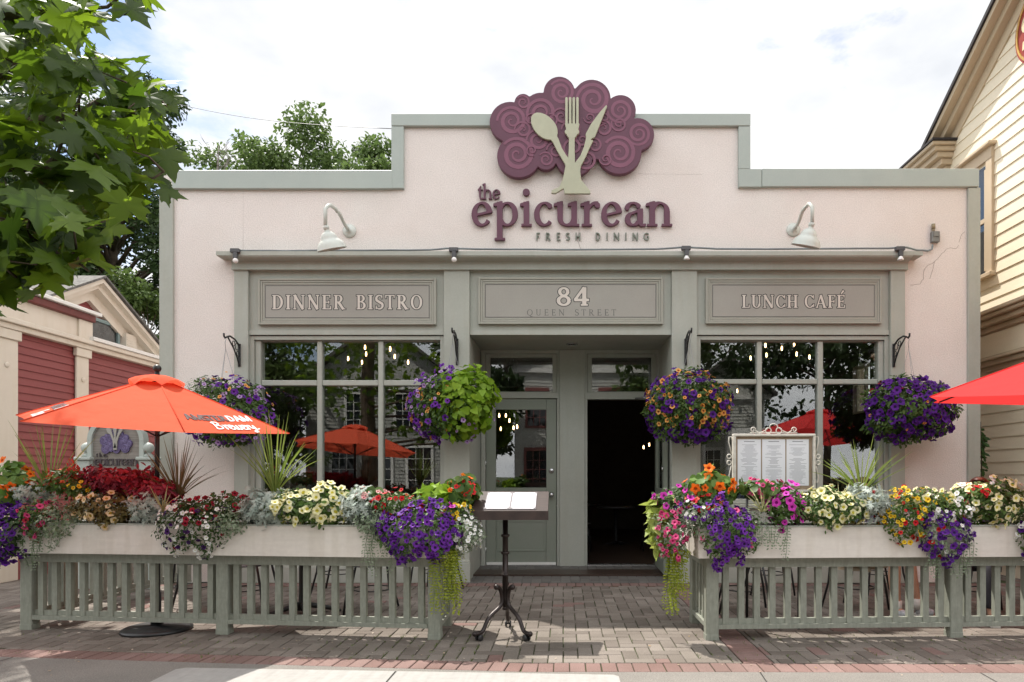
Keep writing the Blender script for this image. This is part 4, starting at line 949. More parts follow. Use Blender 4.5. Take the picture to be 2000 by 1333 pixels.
# ---- cream house on the right
CX = 5.78; ry = lambda px, c=CX: c*F/(px-VX)
M['butter'] = mat('butter_siding', (.76,.68,.53), .55, col2=(.72,.64,.49), vscale=2, stretch=(1,.4,3), fine=.03)
M['tan'] = mat('tan_trim', (.50,.40,.28), .5, col2=(.46,.365,.25), vscale=2)
CH = thing('cream_house', 'cream clapboard house with tan trim and a steep gable', 'house', (CX, 8, 0))
ye_, zr, ridge_y = 10.55, 6.12, 7.7; sl2 = .62
def cspan(z):
    b = ye_ if z < zr-.05 else ye_-(z-zr+.05)/sl2
    a = 4.9 if z < zr-.05 else 4.9+(z-zr+.05)/sl2
    return [(a, b)] if b > a else [((a+b)/2, (a+b)/2)]
def cut_win(z):
    sp_ = cspan(z); return sp_
mb = MB(); mb.box(CX+.02, CX+9, 4.9, ye_, -.1, zr-.1); lap(mb, CX, -1, cspan, .0, 2.9, .165); lap(mb, CX, -1, cspan, 3.35, zr+.05+(ye_-4.9)/2*sl2, .165)
mb.build('wall', M['butter'], CH)
mb = MB(); g0_ = len(mb.v); mb.prism([(4.9, zr-.1), (ye_, zr-.1), ((4.9+ye_)/2, zr+(ye_-4.9)/2*sl2)], 0, .1)
for i in range(len(mb.v)): x_, yy, zz = mb.v[i]; mb.v[i] = (CX+.02+yy, x_, zz)
mb.build('gable_backing', M['butter'], CH)
for s in (-1, 1):
    yc = (4.9+ye_)/2; zc0 = zr+(ye_-4.9)/2*sl2
    for nm, m_, x0_, x1_, t0, t1 in (('rake_board', M['tan'], CX-.03, CX+.02, -.05, -.34), ('rake_moulding', M['tan'], CX-.13, CX-.031, .02, -.16), ('soffit', M['tan'], CX-.24, CX-.131, .035, -.05), ('roof', mat('black_shingle', (.035,.03,.032), .85, var=.2, vscale=9), CX-.27, CX+9, .10, .037)):
        mb = MB(); a = Vector((0, yc, zc0+.12)); b = Vector((0, yc+s*(ye_-4.9+.9)/2, zc0+.12-(ye_-4.9+.9)/2*sl2)); q = []
        for xx in (x0_, x1_):
            for tt in (t0, t1): q += [Vector((xx, a.y, a.z+tt)), Vector((xx, b.y, b.z+tt))]
        mb.add(q, [(0,1,3,2),(4,6,7,5),(0,4,5,1),(2,3,7,6),(1,5,7,3),(0,2,6,4)]); mb.build(nm, m_, CH)
# boxed cornice return at the back eave
mb = MB(); a, b = ry(1866), 11.05; z_ = 6.22
for k, (o, zz0, zz1) in enumerate(((.36, .0, -.05), (.31, -.052, -.12), (.25, -.122, -.20), (.17, -.202, -.29), (.08, -.292, -.40))): mb.box(CX-o, CX+.02, a+.04*k-.05, b-.03*k, z_+zz1, z_+zz0, b=.006)
mb.build('cornice_return', M['tan'], CH)
mb = MB(); mb.box(CX-.38, CX+.02, a-.08, b+.03, z_+.002, z_+.03); mb.build('return_flashing', MATS['black_shingle'], CH)
# window, seen edge on
wy0, wy1, wz0, wz1 = ry(1932)+0.0, ry(1932)+1.05, Z_(528, ry(1932)), Z_(330, ry(1932))
mb = MB(); o = CX-.05; mb.box(o, CX+.03, wy0-.13, wy0, wz0-.05, wz1+.10); mb.box(o, CX+.03, wy1, wy1+.13, wz0-.05, wz1+.10); mb.box(o-.005, CX+.03, wy0-.13, wy1+.13, wz1+.102, wz1+.26); mb.box(o-.07, CX+.03, wy0-.18, wy1+.18, wz1+.262, wz1+.31, b=.01); mb.box(o-.04, CX+.03, wy0-.16, wy1+.16, wz0-.11, wz0-.052, b=.008)
mb.box(o+.01, CX+.03, wy0+.001, wy1-.001, (wz0+wz1)/2-.03, (wz0+wz1)/2+.03); mb.box(o+.012, CX+.03, wy0+.001, wy0+.05, wz0, wz1); mb.box(o+.012, CX+.03, wy1-.05, wy1-.001, wz0, wz1)
wf = mb.build('window', M['tan'], CH); mb = MB(); mb.box(CX-.022, CX-.02, wy0, wy1, wz0-.02, wz1+.06); mb.build('pane', mat('mirror_pane', (.02,.025,.03), .03, spec=1.0, var=.0), wf)
# skirt cornice between the storeys
zk = Z_(610, 8.99)
mb = MB(); 
for o, d0, d1 in ((.30, 0, -.05), (.26, -.052, -.10), (.19, -.102, -.17), (.10, -.172, -.24)): mb.box(CX-o, CX+.02, 4.8, 11, zk+d1, zk+d0, b=.008)
mb.box(CX-.05, CX+.02, 4.85, 10.9, zk-.58, zk-.217); 
for o, d0, d1 in ((.22, -.60, -.64), (.16, -.642, -.70), (.09, -.702, -.76)): mb.box(CX-o, CX+.02, 4.85, 10.9, zk+d1, zk+d0, b=.006)
mb.build('skirt_cornice', M['tan'], CH)
mb = MB(); mb.box(CX-.056, CX-.0505, 4.86, 10.88, zk-.55, zk-.26); mb.build('frieze_board', M['butter'], CH)
# oval sign, cut by the edge of the picture
OS = thing('oval_sign', 'oval red sign with gold rim and letter on the cream house', 'sign', at(2020, 85, 8.4))
oy, oz = ry(2000)-.42, Z_(75, ry(2000)); 
def oval(ry_, rz_, x0_, x1_):
    v = []; n = 40
    for xx in (x0_, x1_): v += [(xx, oy+ry_*math.cos(2*math.pi*i/n), oz+rz_*math.sin(2*math.pi*i/n)) for i in range(n)]
    mb.add(v, [tuple(range(n)), tuple(range(2*n-1, n-1, -1))]+[(i, (i+1) % n, n+(i+1) % n, n+i) for i in range(n)])
mb = MB(); oval(.50, .50, CX-.02, CX-.06); mb.build('board', mat('sign_red', (.30,.035,.02), .45), OS)
mb = MB(); n = 40
v = [(CX-.0605-dx, oy+r*math.cos(2*math.pi*i/n), oz+r*math.sin(2*math.pi*i/n)) for dx in (0, .012) for r in (.47, .445) for i in range(n)]
mb.add(v, [f for i in range(n) for f in ((2*n+i, 2*n+(i+1) % n, 3*n+(i+1) % n, 3*n+i), (i, (i+1) % n, 2*n+(i+1) % n, 2*n+i), (n+i, 3*n+i, 3*n+(i+1) % n, n+(i+1) % n))]); mb.build('rim', mat('gold_paint', (.55,.33,.08), .4), OS)
mb = MB(); vv, ff = solid(contours(xf(glyph('S', .17, .07, .06)[0], .42, .42, 0, 0), .01), .015); mb.add([(CX-.0605-c, oy+.36-a, oz-.22+b) for a, b, c in vv], ff); mb.build('letter', mat('cream_letter', (.75,.62,.38), .5), OS)
# vine on the corner of the cream house
vp = np.array([[X_(1917+random.gauss(3, 3), 8.75), 8.75+random.uniform(0, .1), Z_(random.uniform(835, 925), 8.75)] for _ in range(46)])
vt = thing('vine', 'thin green vine climbing behind the right corner of the restaurant', 'vine', (vp[0][0], 8.8, 0))
mb = MB(); mb.tube([(X_(1916, 8.8), 8.8, 0), (X_(1916, 8.8)+.02, 8.8, .8), (X_(1917, 8.8), 8.8, 1.5), (X_(1915, 8.8), 8.8, 2.0)], .008, 6); mb.build('stem', mat('bark', (.12,.09,.06), .9, var=.25, vscale=12, bump=.5, bscale=30), vt)
scatter('foliage', *OVAL, vp, rdirs(46)*[.5,.5,.5]+[0,-1,.3], rdirs(46)+[.8,0,-.8], RNG.uniform(.06, .11, 46), leafmat('vine_leaf', (.035,.08,.02), (.06,.13,.03), .3), vt)
# overhead wire
mb = MB(); a, b = at(330, 200, 13), at(768, 252, 8.7); q = []
for i in range(15): t = i/14; p = a.lerp(b, t); p.z -= .10*math.sin(math.pi*t); q.append(p)
a0 = a+Vector((-9,3,.6)); mb.tube([a0]+q, .0045, 5); tag(mb.build('overhead_wire', M['black']), 'thin black overhead wire from the trees to the parapet', 'wire')
# ================================================================ RAILINGS AND PLANTERS
def yl(px): 
    """depth of the left / right railing front at a photo column"""
    if px < 1100:
        x0, y0_, x1, y1_ = -4.54, 5.82, -1.03, 5.47
    else: x0, y0_, x1, y1_ = 1.19, 5.45, 3.17, 5.54
    # intersect the view ray with the railing line
    k = (px-VX)/F; m = (y1_-y0_)/(x1-x0); return (y0_-m*x0)/(1-m*k)
def lp_(px): y = yl(px); return Vector((X_(px, y), y, 0))
def railing(name, label, posts, returns, run_to=None):
    o = thing(name, label, 'railing', (posts[0].x, posts[0].y, 0), group='sage green wooden railings round the terrace')
    def post(p, h=.655):
        mb = MB(); mb.box(p.x-.05, p.x+.05, p.y-.05, p.y+.05, 0, h, b=.006); mb.box(p.x-.052, p.x+.052, p.y-.052, p.y+.052, -.005, .045, b=.004); mb.build('post', M['rail'], o)
    def section(a, b, n):
        d = (b-a).normalized(); s = Vector((-d.y, d.x, 0)); a2 = a+d*.051; b2 = b-d*.051; L_ = (b2-a2).length
        mb = MB(); mb.obox((a2+b2)/2+Vector((0,0,.085+.0175)), d*L_/2, s*.042, Vector((0,0,.0175))); mb.obox((a2+b2)/2+Vector((0,0,.1415))-s*.0, d*(L_/2-.001), s*.014, Vector((0,0,.021))); mb.build('bottom_rail', M['rail'], o)
        for k in range(n):
            p = a2.lerp(b2, (k+.5+.0)/n)+Vector((0,0,.34)); mb = MB(); mb.obox(p+Vector((0,0,.0)), d*.024, s*.021, Vector((0,0,.2365))); mb.build('baluster', M['rail'], o)
    for p in posts: post(p)
    for a, b in zip(posts[:-1], posts[1:]): section(a, b, max(2, round((b-a).length/.131)))
    def top(a, b):
        d = (b-a).normalized(); s = Vector((-d.y, d.x, 0)); mb = MB(); mb.obox((a+b)/2+Vector((0,0,.617)), d*((b-a).length/2+.0), s*.0535, Vector((0,0,.041))); mb.build('top_rail', M['rail'], o)
    top(posts[0]-(posts[1]-posts[0]).normalized()*.05, posts[-1]+(posts[-1]-posts[-2]).normalized()*.05)
    for a, b, n in returns:
        post(b); section(a, b, n); d = (b-a).normalized(); top(a+d*.054, b+d*.05)
    return o
PL = [lp_(59), lp_(439), lp_(850)]; PR = [lp_(1389), lp_(1862), Vector((5.1, 5.63, 0))]
railing('wooden_railing', 'sage green wooden railing along the terrace left of the entrance', PL, [(PL[0], PL[0]+Vector((.02, 2.35, 0)), 17), (PL[2], PL[2]+Vector((.0, .50, 0)), 3)])
railing('wooden_railing', 'sage green wooden railing along the terrace right of the entrance', PR, [(PR[0], PR[0]+Vector((0, .62, 0)), 4)])
soil = mat('soil', (.035,.025,.018), .95, var=.3, vscale=30)
def planter(label, a, b, ret=None):
    o = thing('planter_box', label, 'planter', (a.x, a.y, .66), group='long cream planter boxes standing on the railings')
    d = (b-a).normalized(); s = Vector((-d.y, d.x, 0)); z0, z1, hw = .6595, .90, .15
    def run(a, b):
        d = (b-a).normalized(); s = Vector((-d.y, d.x, 0)); c = (a+b)/2; L_ = (b-a).length/2
        mb = MB(); U_ = Vector((0,0,1))
        mb.obox(c-s*(hw-.012)+U_*(z0+z1)/2, d*L_, s*.012, U_*(z1-z0)/2); mb.obox(c+s*(hw-.012)+U_*(z0+z1)/2, d*L_, s*.012, U_*(z1-z0)/2)
        mb.obox(c+U_*(z0+.012), d*(L_-.001), s*(hw-.0245), U_*.012); mb.obox(c-d*(L_-.012)+U_*(z0+.0245+(z1-z0-.0245)/2), d*.0115, s*(hw-.0245), U_*(z1-z0-.0245)/2); mb.obox(c+d*(L_-.012)+U_*(z0+.0245+(z1-z0-.0245)/2), d*.0115, s*(hw-.0245), U_*(z1-z0-.0245)/2)
        mb.build('box', M['cream_wood'], o)
        mb = MB(); 
        for q in (-1, 1): mb.obox(c+s*q*(hw-.009)+U_*(z1+.0068), d*(L_+.006), s*.016, U_*.006)
        mb.build('rim', M['sage'], o)
        mb = MB(); mb.obox(c+U_*(z1-.05), d*(L_-.026), s*(hw-.026), U_*.02); mb.build('soil', soil, o)
    run(a, b)
    if ret: run(*ret)
dl = (PL[2]-PL[0]).normalized(); dr_ = (PR[2]-PR[0]).normalized()
planter('long cream planter box on the railing left of the entrance', PL[0]-dl*.10, PL[2]+dl*.14, (PL[2]+Vector((0,.165,0)), PL[2]+Vector((0,.56,0))))
planter('long cream planter box on the railing right of the entrance', PR[0]-dr_*.14, PR[2], (PR[0]+Vector((0,.165,0)), PR[0]+Vector((0,.66,0))))

# ================================================================ TERRACE FURNITURE
def make_table(label, x, y):
    o = thing('cafe_table', label, 'table', (x, y, 0), group='round black cafe tables on the terrace')
    mb = MB(); mb.lathe([(0,.71),(.33,.71),(.345,.716),(.35,.728),(.345,.74),(0,.742)], (x, y, 0), 32); mb.build('table_top', mat('table_grey', (.09,.09,.095), .35, metal=.3), o)
    mb = MB(); mb.lathe([(.05,.04),(.038,.10),(.033,.2),(.033,.66),(.09,.70),(.09,.709)], (x, y, 0), 16); mb.build('pedestal', M['black'], o)
    for k in range(4):
        a = k*math.pi/2+.5; d = Vector((math.cos(a), math.sin(a), 0)); c = Vector((x, y, 0)); mb = MB()
        mb.tube([c+d*.03+Vector((0,0,.09)), c+d*.14+Vector((0,0,.065)), c+d*.26+Vector((0,0,.035)), c+d*.33+Vector((0,0,.028))], [.028,.024,.02,.018], 8); mb.lathe([(.024,0),(.024,.018),(.012,.022)], c+d*.325, 12); mb.build('foot', M['black'], o)
    return o
T0 = make_table('round black cafe table beside the orange umbrella pole', -2.45, 6.42)
tabs = [('round black cafe table by the dinner bistro window', -1.85, 7.55), ('round black cafe table behind the menu case', 2.36, 6.30), ('round black cafe table by the lunch café window', 2.9, 7.5), ('round black cafe table between the two seated people', 3.42, 6.16)]
for lb, x, y in tabs: o = dup_tree(T0); o.location = (x, y, 0); o['label'] = lb
def make_chair(label, x, y, a):
    o = thing('cafe_chair', label, 'chair', (0, 0, 0), group='black metal cafe chairs on the terrace')
    mb = MB(); mb.lathe([(0,.445),(.19,.445),(.21,.452),(.21,.46),(.19,.464),(0,.46)], (0,0,0), 24); mb.build('seat', mat('seat_grey', (.12,.125,.135), .35, metal=.4), o)
    for sx in (-1, 1):
        mb = MB(); mb.tube([(sx*.17,-.15,.45), (sx*.185,-.19,.25), (sx*.20,-.22,.006)], .011, 7); mb.build('leg', M['black'], o)
        mb = MB(); mb.tube([(sx*.20,.25,.006), (sx*.18,.19,.25), (sx*.175,.17,.46), (sx*.175,.20,.65), (sx*.165,.23,.80)], .011, 7); mb.build('leg', M['black'], o)
    mb = MB(); mb.tube([(-.165,.23,.80),(-.12,.245,.85),(0,.25,.865),(.12,.245,.85),(.165,.23,.80)], .011, 7); mb.tube([(-.175,.19,.60),(0,.205,.60),(.175,.19,.60)], .008, 6)
    for k in range(5): x_ = -.11+k*.055; mb.tube([(x_,.203,.602),(x_*1.0,.245,.85-.25*abs(x_)*.6)], .005, 5)
    mb.build('backrest', M['black'], o)
    mb = MB(); mb.tube([(.19*math.cos(t),.02+.18*math.sin(t),.22) for t in np.linspace(0, 6.283, 19)[:-1]], .006, 6, closed=True); mb.build('stretcher_ring', M['black'], o)
    o.location = (x, y, 0); o.rotation_euler = (0, 0, a); WPOS[o.name] = Vector((x, y, 0)); return o
C0 = make_chair('black metal chair tucked between the railing and the orange umbrella', -3.62, 6.75, 2.2)
for lb, x, y, a in (('black metal chair left of the table by the umbrella pole', -3.02, 6.55, 1.6), ('black metal chair right of the table by the umbrella pole', -1.85, 6.55, -1.4), ('black metal chair facing away under the dinner bistro window', -2.5, 7.65, 1.5), ('black metal chair nearest the pier left of the entrance', -1.45, 7.75, -1.9),
    ('black metal chair just inside the right railing corner', 1.74, 6.55, 1.4), ('black metal chair of the seated person in shorts', 2.86, 6.66, .65), ('black metal chair under the lunch café window', 2.3, 7.6, 1.5), ('black metal chair beside the pilaster of the lunch café window', 3.5, 7.6, -1.5), ('black metal chair of the red haired person', 3.93, 6.5, -.6), ('black metal chair right of the last terrace table', 4.85, 6.9, -1.5)):
    o = dup_tree(C0); o.location = (x, y, 0); o.rotation_euler = (0, 0, a); o['label'] = lb
for lb, x, y in (('dim dining table inside, seen through the open door', .9, 11.4), ('dim dining table deep inside the restaurant', -.6, 13.4), ('dim dining table inside behind the dinner bistro window', -2.9, 10.6), ('dim dining table inside behind the lunch café window', 2.9, 10.4)):
    o = dup_tree(T0); o.location = (x, y, .045); o['label'] = lb; o['group'] = 'dining tables inside the restaurant'
for lb, x, y, a in (('dim chair inside, left of the table behind the open door', .25, 11.5, 1.5), ('dim chair inside, right of the table behind the open door', 1.55, 11.5, -1.6), ('dim chair inside behind the dinner bistro window', -3.5, 10.7, 1.4), ('dim chair inside behind the lunch café window', 3.5, 10.5, -1.5)):
    o = dup_tree(C0); o.location = (x, y, .045); o.rotation_euler = (0, 0, a); o['label'] = lb; o['group'] = 'dining chairs inside the restaurant'
# ---- umbrellas
def umbrella(label, cx, cy, zrim, R, drop, tilt, ph, col, words, pole_z=0):
    o = thing('patio_umbrella', label, 'umbrella', (cx, cy, 0), group='six sided beer garden umbrellas on the terrace')
    C = Vector((cx, cy, 0)); rim = []
    for k in range(6):
        a = math.radians(ph+60*k); dx, dy = R*math.cos(a), R*math.sin(a); rim.append(C+Vector((dx, dy, zrim+tilt[0]*dx+tilt[1]*dy)))
    ap = C+Vector((0, 0, zrim+drop)); mb = MB(); n = 9; mid = []
    for k in range(6):
        a, b = rim[k], rim[(k+1) % 6]; v = []; f = []
        nr = (a-ap).cross(b-ap).normalized(); nr = nr if nr.z > 0 else -nr
        for i in range(n+1):
            t = .10+.90*i/n
            for j in range(7):
                s = j/6; e = a.lerp(b, s); p = ap.lerp(e, t)
                sag = 4*s*(1-s)*t*t; p = p-nr*.020*sag+((ap-e).normalized()*.035*4*s*(1-s) if i == n else Vector((0,0,0))); v.append(p)
        for i in range(n):
            for j in range(6): f.append((i*7+j, i*7+j+1, i*7+7+j+1, i*7+7+j))
        mb.add(v, f, 0, True); mid.append((a, b, nr))
    can = mb.build('canopy', col, o)
    for k in range(6):
        mb = MB(); a = rim[k]; nz_ = Vector((0,0,.003)); mb.tube([ap.lerp(a, .11)+nz_, ap.lerp(a, .5)+nz_, ap.lerp(a, 1.0)+nz_], .0045, 5); mb.build('seam', col, can)
    # vent flap over the top
    mb = MB(); v = []; f = []; m = 48
    for i, (r, dz) in enumerate(((.02,.042),(.09,.030),(.16,.002),(.205,-.024))):
        for j in range(m):
            a = math.radians(ph)+2*math.pi*j/m; sc = abs(math.sin(3*(2*math.pi*j/m)))
            v.append(ap+Vector((r*math.cos(a), r*math.sin(a), dz-.02+(0.055*sc**1.2-.03)*(i/3)**2 - (.012 if i == 3 else 0))))
    for i in range(3):
        for j in range(m): f.append((i*m+j, i*m+(j+1) % m, i*m+m+(j+1) % m, i*m+m+j))
    mb.add(v, f, 0, True); mb.build('vent_flap', col, can)
    mb = MB(); ax = Vector((-tilt[0], -tilt[1], 1)).normalized(); mb.tube([C+Vector((0,0,.03)), C+Vector((0,0,1.0))], .024, 12); mb.tube([C+Vector((0,0,.985)), ap+Vector((0,0,.05))], .019, 12); mb.build('pole', M['black'], o)
    mb = MB(); mb.tube([C+Vector((0,0,1.0)), C+Vector((0,0,1.09))], .027, 12); mb.build('pole_joint', M['steel'], o)
    mb = MB(); mb.ball(ap+Vector((0,0,.075)), .033, 14); mb.tube([ap+Vector((0,0,.02)), ap+Vector((0,0,.05))], .018, 10); mb.build('finial', M['black'], o)
    for k in range(6):
        mb = MB(); a = ap+Vector((0,0,-.03)); b = rim[k]+Vector((0,0,-.012)); mb.tube([a, a.lerp(b, .5)+Vector((0,0,-.012)), a.lerp(b, .955)], .007, 6); c = C+Vector((0,0,zrim-.10)); mb.tube([c, a.lerp(b, .5)+Vector((0,0,-.016))], .006, 6); mb.build('rib', M['black'], o)
    mb = MB(); mb.lathe([(.025,.10),(.045,.09),(.05,.05),(.24,.035),(.27,.02),(.27,0.001)][::-1], C, 28); mb.tube([C+Vector((0,0,.09)), C+Vector((0,0,.32))], .032, 12); mb.build('base', M['black'], o)
    for k in words:                                  # printed on the fabric, along the edge
        a, b, nr = mid[k]
        if (b-a).cross(ap-a).dot(nr) < 0: a, b = b, a
        u = (b-a).normalized(); w_ = nr.cross(u); w_ = w_ if w_.dot(ap-a) > 0 else -w_
        if u.cross(w_).dot(nr) < 0: u = -u; a, b = b, a
        o0 = a.lerp(b, .5)
        def put(prims, mi, mbx, cell, dz=0.0):
            v, f = solid(contours(prims, cell), .0012)
            P_ = []
            for x_, y_, z_ in v:
                q = o0+u*x_+w_*y_; s_ = ((q-a).dot(u))/(b-a).length; hh = w_.dot(ap-a); t_ = 1-y_/hh
                ss = min(1, max(0, .5+(s_-.5)/max(.05, t_))); P_.append(q-nr*.020*4*ss*(1-ss)*t_*t_+nr*(.0045+z_+dz))
            mbx.add(P_, f, mi)
        W_ = R*.62; sz = R*.095; letters = layout('AMSTERDAM', glyph, W_, sz, W=.19, w=.19, s=0)
        for li, prm in enumerate(letters):
            mb = MB(); prm = xf(prm, 1, 1, -W_/2, R*.215, .18); put(prm, 0, mb, sz*.03, .0002*(li % 2)); mb.build('letter', MATS['print_dark'] if li < 6 else MATS['print_white'], can)
        # script word
        sc = R*.112; x0 = -W_*.24; gl = []
        S = lambda *p: list(p)
        Bp = [(0,.0),(.12,1.1),(.10,1.15)]
        def curve(*cs):
            pts = []
            for c in cs: pts += bez(*c, 8)
            return pts
        script = [(curve(((.05,1.05),(.2,1.3),(.2,.6),(.05,0)), ) , 0), (curve(((.12,1.15),(.6,1.45),(.75,.8),(.25,.65)), ((.25,.65),(.8,.7),(.75,-.1),(.05,.02))), 0),
                  (curve(((0,.7),(.1,.75),(.1,.3),(.08,0)), ((.08,.2),(.1,.65),(.25,.85),(.4,.65))), .80), (curve(((.0,.3),(.35,.35),(.45,.8),(.22,.75)), ((.22,.75),(-.02,.7),(-.05,0),(.2,.0)), ((.2,.0),(.3,.0),(.4,.1),(.45,.2))), 1.16),
                  (curve(((0,.7),(.12,.7),(.02,0),(.18,.0)), ((.18,.0),(.3,.05),(.32,.4),(.34,.7)), ((.34,.7),(.3,.3),(.32,0),(.45,.0)), ((.45,.0),(.6,.05),(.66,.4),(.62,.72))), 1.58), (curve(((.0,.3),(.35,.35),(.45,.8),(.22,.75)), ((.22,.75),(-.02,.7),(-.05,0),(.2,.0)), ((.2,.0),(.3,.0),(.4,.1),(.45,.2))), 2.26),
                  (curve(((0,.7),(.1,.75),(.1,.3),(.08,0)), ((.08,.2),(.1,.65),(.25,.85),(.4,.65))), 2.68), (curve(((0,.7),(.05,.0),(.25,-.05),(.38,.7)), ((.38,.7),(.35,.1),(.35,-.5),(.12,-.5)), ((.12,-.5),(-.2,-.5),(.1,-.1),(.65,.1))), 3.02)]
        for pts, dx in script:
            mb = MB(); prm = xf(stroke(pts, [.15]*len(pts))+[disc(*pts[0], .075), disc(*pts[-1], .075)], sc, sc*.8, x0+dx*sc, R*.085, .12); put(prm, 0, mb, sc*.05, .0003); mb.build('letter', MATS['print_white'], can)
    return o
mat('print_dark', (.10,.06,.06), .8); mat('print_white', (.78,.74,.72), .8)
def fabric(name, c, tr):
    m = leafmat(name, c, tuple(x*.96 for x in c), tr, .85, .15); t = m.node_tree; N = t.nodes; K = t.links.new
    tc = N.new('ShaderNodeTexCoord'); nz = N.new('ShaderNodeTexNoise'); nz.inputs['Scale'].default_value = 5; nz.inputs['Detail'].default_value = 5; K(tc.outputs['Object'], nz.inputs[0])
    bp = N.new('ShaderNodeBump'); bp.inputs['Strength'].default_value = .5; bp.inputs['Distance'].default_value = .03; K(nz.outputs[0], bp.inputs['Height']); K(bp.outputs[0], N['Principled BSDF'].inputs['Normal']); return m
OR_ = fabric('orange_fabric', (.84,.128,.062), .38); RD_ = fabric('red_fabric', (.80,.052,.052), .38)
umbrella('orange umbrella with beer lettering on the left terrace', -3.42, 5.75, 1.73, 1.06, .40, (-.075, .08), 10, OR_, (5, 3))
umbrella('red umbrella at the right edge of the terrace', 4.24, 5.66, 1.93, 1.20, .46, (-.02, .07), 0, RD_, (5,))

# ================================================================ MENU LECTERN, MENU CASE, STANDING SIGN
o = thing('menu_stand', 'dark wooden menu lectern with two white pages before the entrance doors', 'lectern', (-.475, 5.60, 0))
A = Vector((X_(920, 5.40), 5.40, 1.010)); Bc = Vector((X_(1070, 5.40), 5.40, 1.010)); up_ = Vector((0, .40, .158)); u_ = (Bc-A); nrm = u_.cross(up_).normalized()
Mw = mat('dark_wood', (.055,.035,.03), .42, col2=(.03,.02,.018), vscale=5, stretch=(2,14,2), bump=.1, bscale=18, spec=.4)
mb = MB(); c = A+u_/2+up_/2; mb.obox(c-nrm*.012, u_/2, up_/2, nrm*.012); mb.obox(A+u_/2-nrm*.020+Vector((0,-.010,-.004)), u_/2+Vector((.004,0,0)), Vector((0,.010,0)), Vector((0,0,.036))); mb.obox(A+u_/2+up_-nrm*.03+Vector((0,.008,0)), u_/2, Vector((0,.008,0)), Vector((0,0,.03)))
for s in (0, 1): mb.obox(A+u_*s+up_/2-nrm*.03+Vector(((.006 if s == 0 else -.006),0,0)), Vector((.006,0,0)), up_*.49, nrm*.017)
mb.build('desk', Mw, o)
mb = MB(); mb.obox(A+u_*.495+up_*.53+nrm*.003, u_*.345, up_*.405, nrm*.0028); mb.build('menu_folder', mat('folder_grey', (.20,.18,.19), .5), o)
for s in (0, 1):
    mb = MB(); mb.obox(A+u_*(.325+.345*s)+up_*.53+nrm*.0068, u_*.158, up_*.375, nrm*.0009); pg = mb.build('page', M['paper'], o)
    mb = MB()
    for k in range(13):
        wd = random.uniform(.045, .12); mb.obox(A+u_*(.325+.345*s)+up_*(.83-k*.05)+nrm*.0081, u_*wd, up_*.004, nrm*.0002)
    tag(mb.build('printed_lines', mat('faint_print', (.55,.55,.58), .8), pg), kind='stuff')
    for q in ((-1,-1),(1,-1),(-1,1),(1,1)):
        mb = MB(); mb.obox(A+u_*(.325+.345*s+q[0]*.152)+up_*(.53+q[1]*.355)+nrm*.0082, u_*.012, up_*.024, nrm*.0004); mb.build('page_corner', MATS['folder_grey'], o)
px_ = Vector((-.475, 5.60, 0)); Bz = mat('bronze_metal', (.032,.022,.02), .38, metal=.4, spec=.5)
mb = MB(); mb.lathe([(.022,.22),(.024,.30),(.024,.48),(.030,.482),(.033,.49),(.030,.498),(.024,.50),(.023,.80),(.034,.802),(.036,.812),(.034,.822),(.022,.824),(.022,1.035)], px_, 16)
mb.lathe([(.0,.20),(.026,.205),(.022,.23)], px_, 16); mb.lathe([(.034,.66),(.036,.67),(.034,.68)], px_, 16); mb.build('pole', Bz, o)
for ang in (-130, -50, 90):
    d = Vector((math.cos(math.radians(ang)), math.sin(math.radians(ang)), 0)); q = bez((.10,0,.40), (.08,0,.41), (.045,0,.38), (.035,0,.30), 7)[:-1]+bez((.035,0,.30), (.03,0,.20), (.17,0,.22), (.22,0,.12), 8)[:-1]+bez((.22,0,.12), (.25,0,.055), (.27,0,.06), (.335,0,.062), 6)
    mb = MB(); mb.tube([px_+d*a+Vector((0,0,z)) for a, _, z in q], .0165, 9); mb.ball(px_+d*.10+Vector((0,0,.40)), .024, 10); mb.ball(px_+d*.338+Vector((0,0,.062)), .021, 10); mb.build('leg', Bz, o)
    s = Vector((-d.y, d.x, 0)); cc = px_+d*.29+Vector((0,0,.026)); mb = MB()
    for e in (-.018, .018): mb.lathe([(0,-.008),(.02,-.008),(.026,-.004),(.026,.004),(.02,.008),(0,.008)], cc+s*e, 14, axis=s)
    mb.tube([cc-s*.012, cc+s*.012], .006, 6); mb.tube([cc, cc+Vector((0,0,.03))], .007, 6); mb.build('caster', M['black'], o)

Y = 5.78; o = thing('menu_case', 'ornate white metal menu case holding three printed pages', 'menu case', at(1511, 960, Y)); X = lambda p: X_(p, Y); Zz = lambda p: Z_(p, Y)
mwh = mat('cream_metal', (.66,.62,.55), .5, var=.12, vscale=20)
mb = MB(); x0, x1, z0, z1 = X(1431), X(1591), Zz(962), Zz(848); t = .022
mb.box(x0, x1, Y-.03, Y+.03, z1-t, z1, b=.004); mb.box(x0, x1, Y-.03, Y+.03, z0, z0+t, b=.004); mb.box(x0, x0+t, Y-.028, Y+.03, z0+t, z1-t, b=.003); mb.box(x1-t, x1, Y-.028, Y+.03, z0+t, z1-t, b=.003); mb.build('frame', mwh, o)
mb = MB(); mb.box(x0+t, x1-t, Y+.0, Y+.028, z0+t, z1-t); mb.build('back_board', mat('board_wood', (.36,.27,.19), .7, col2=(.28,.2,.135), vscale=4, stretch=(12,2,1.5)), o)
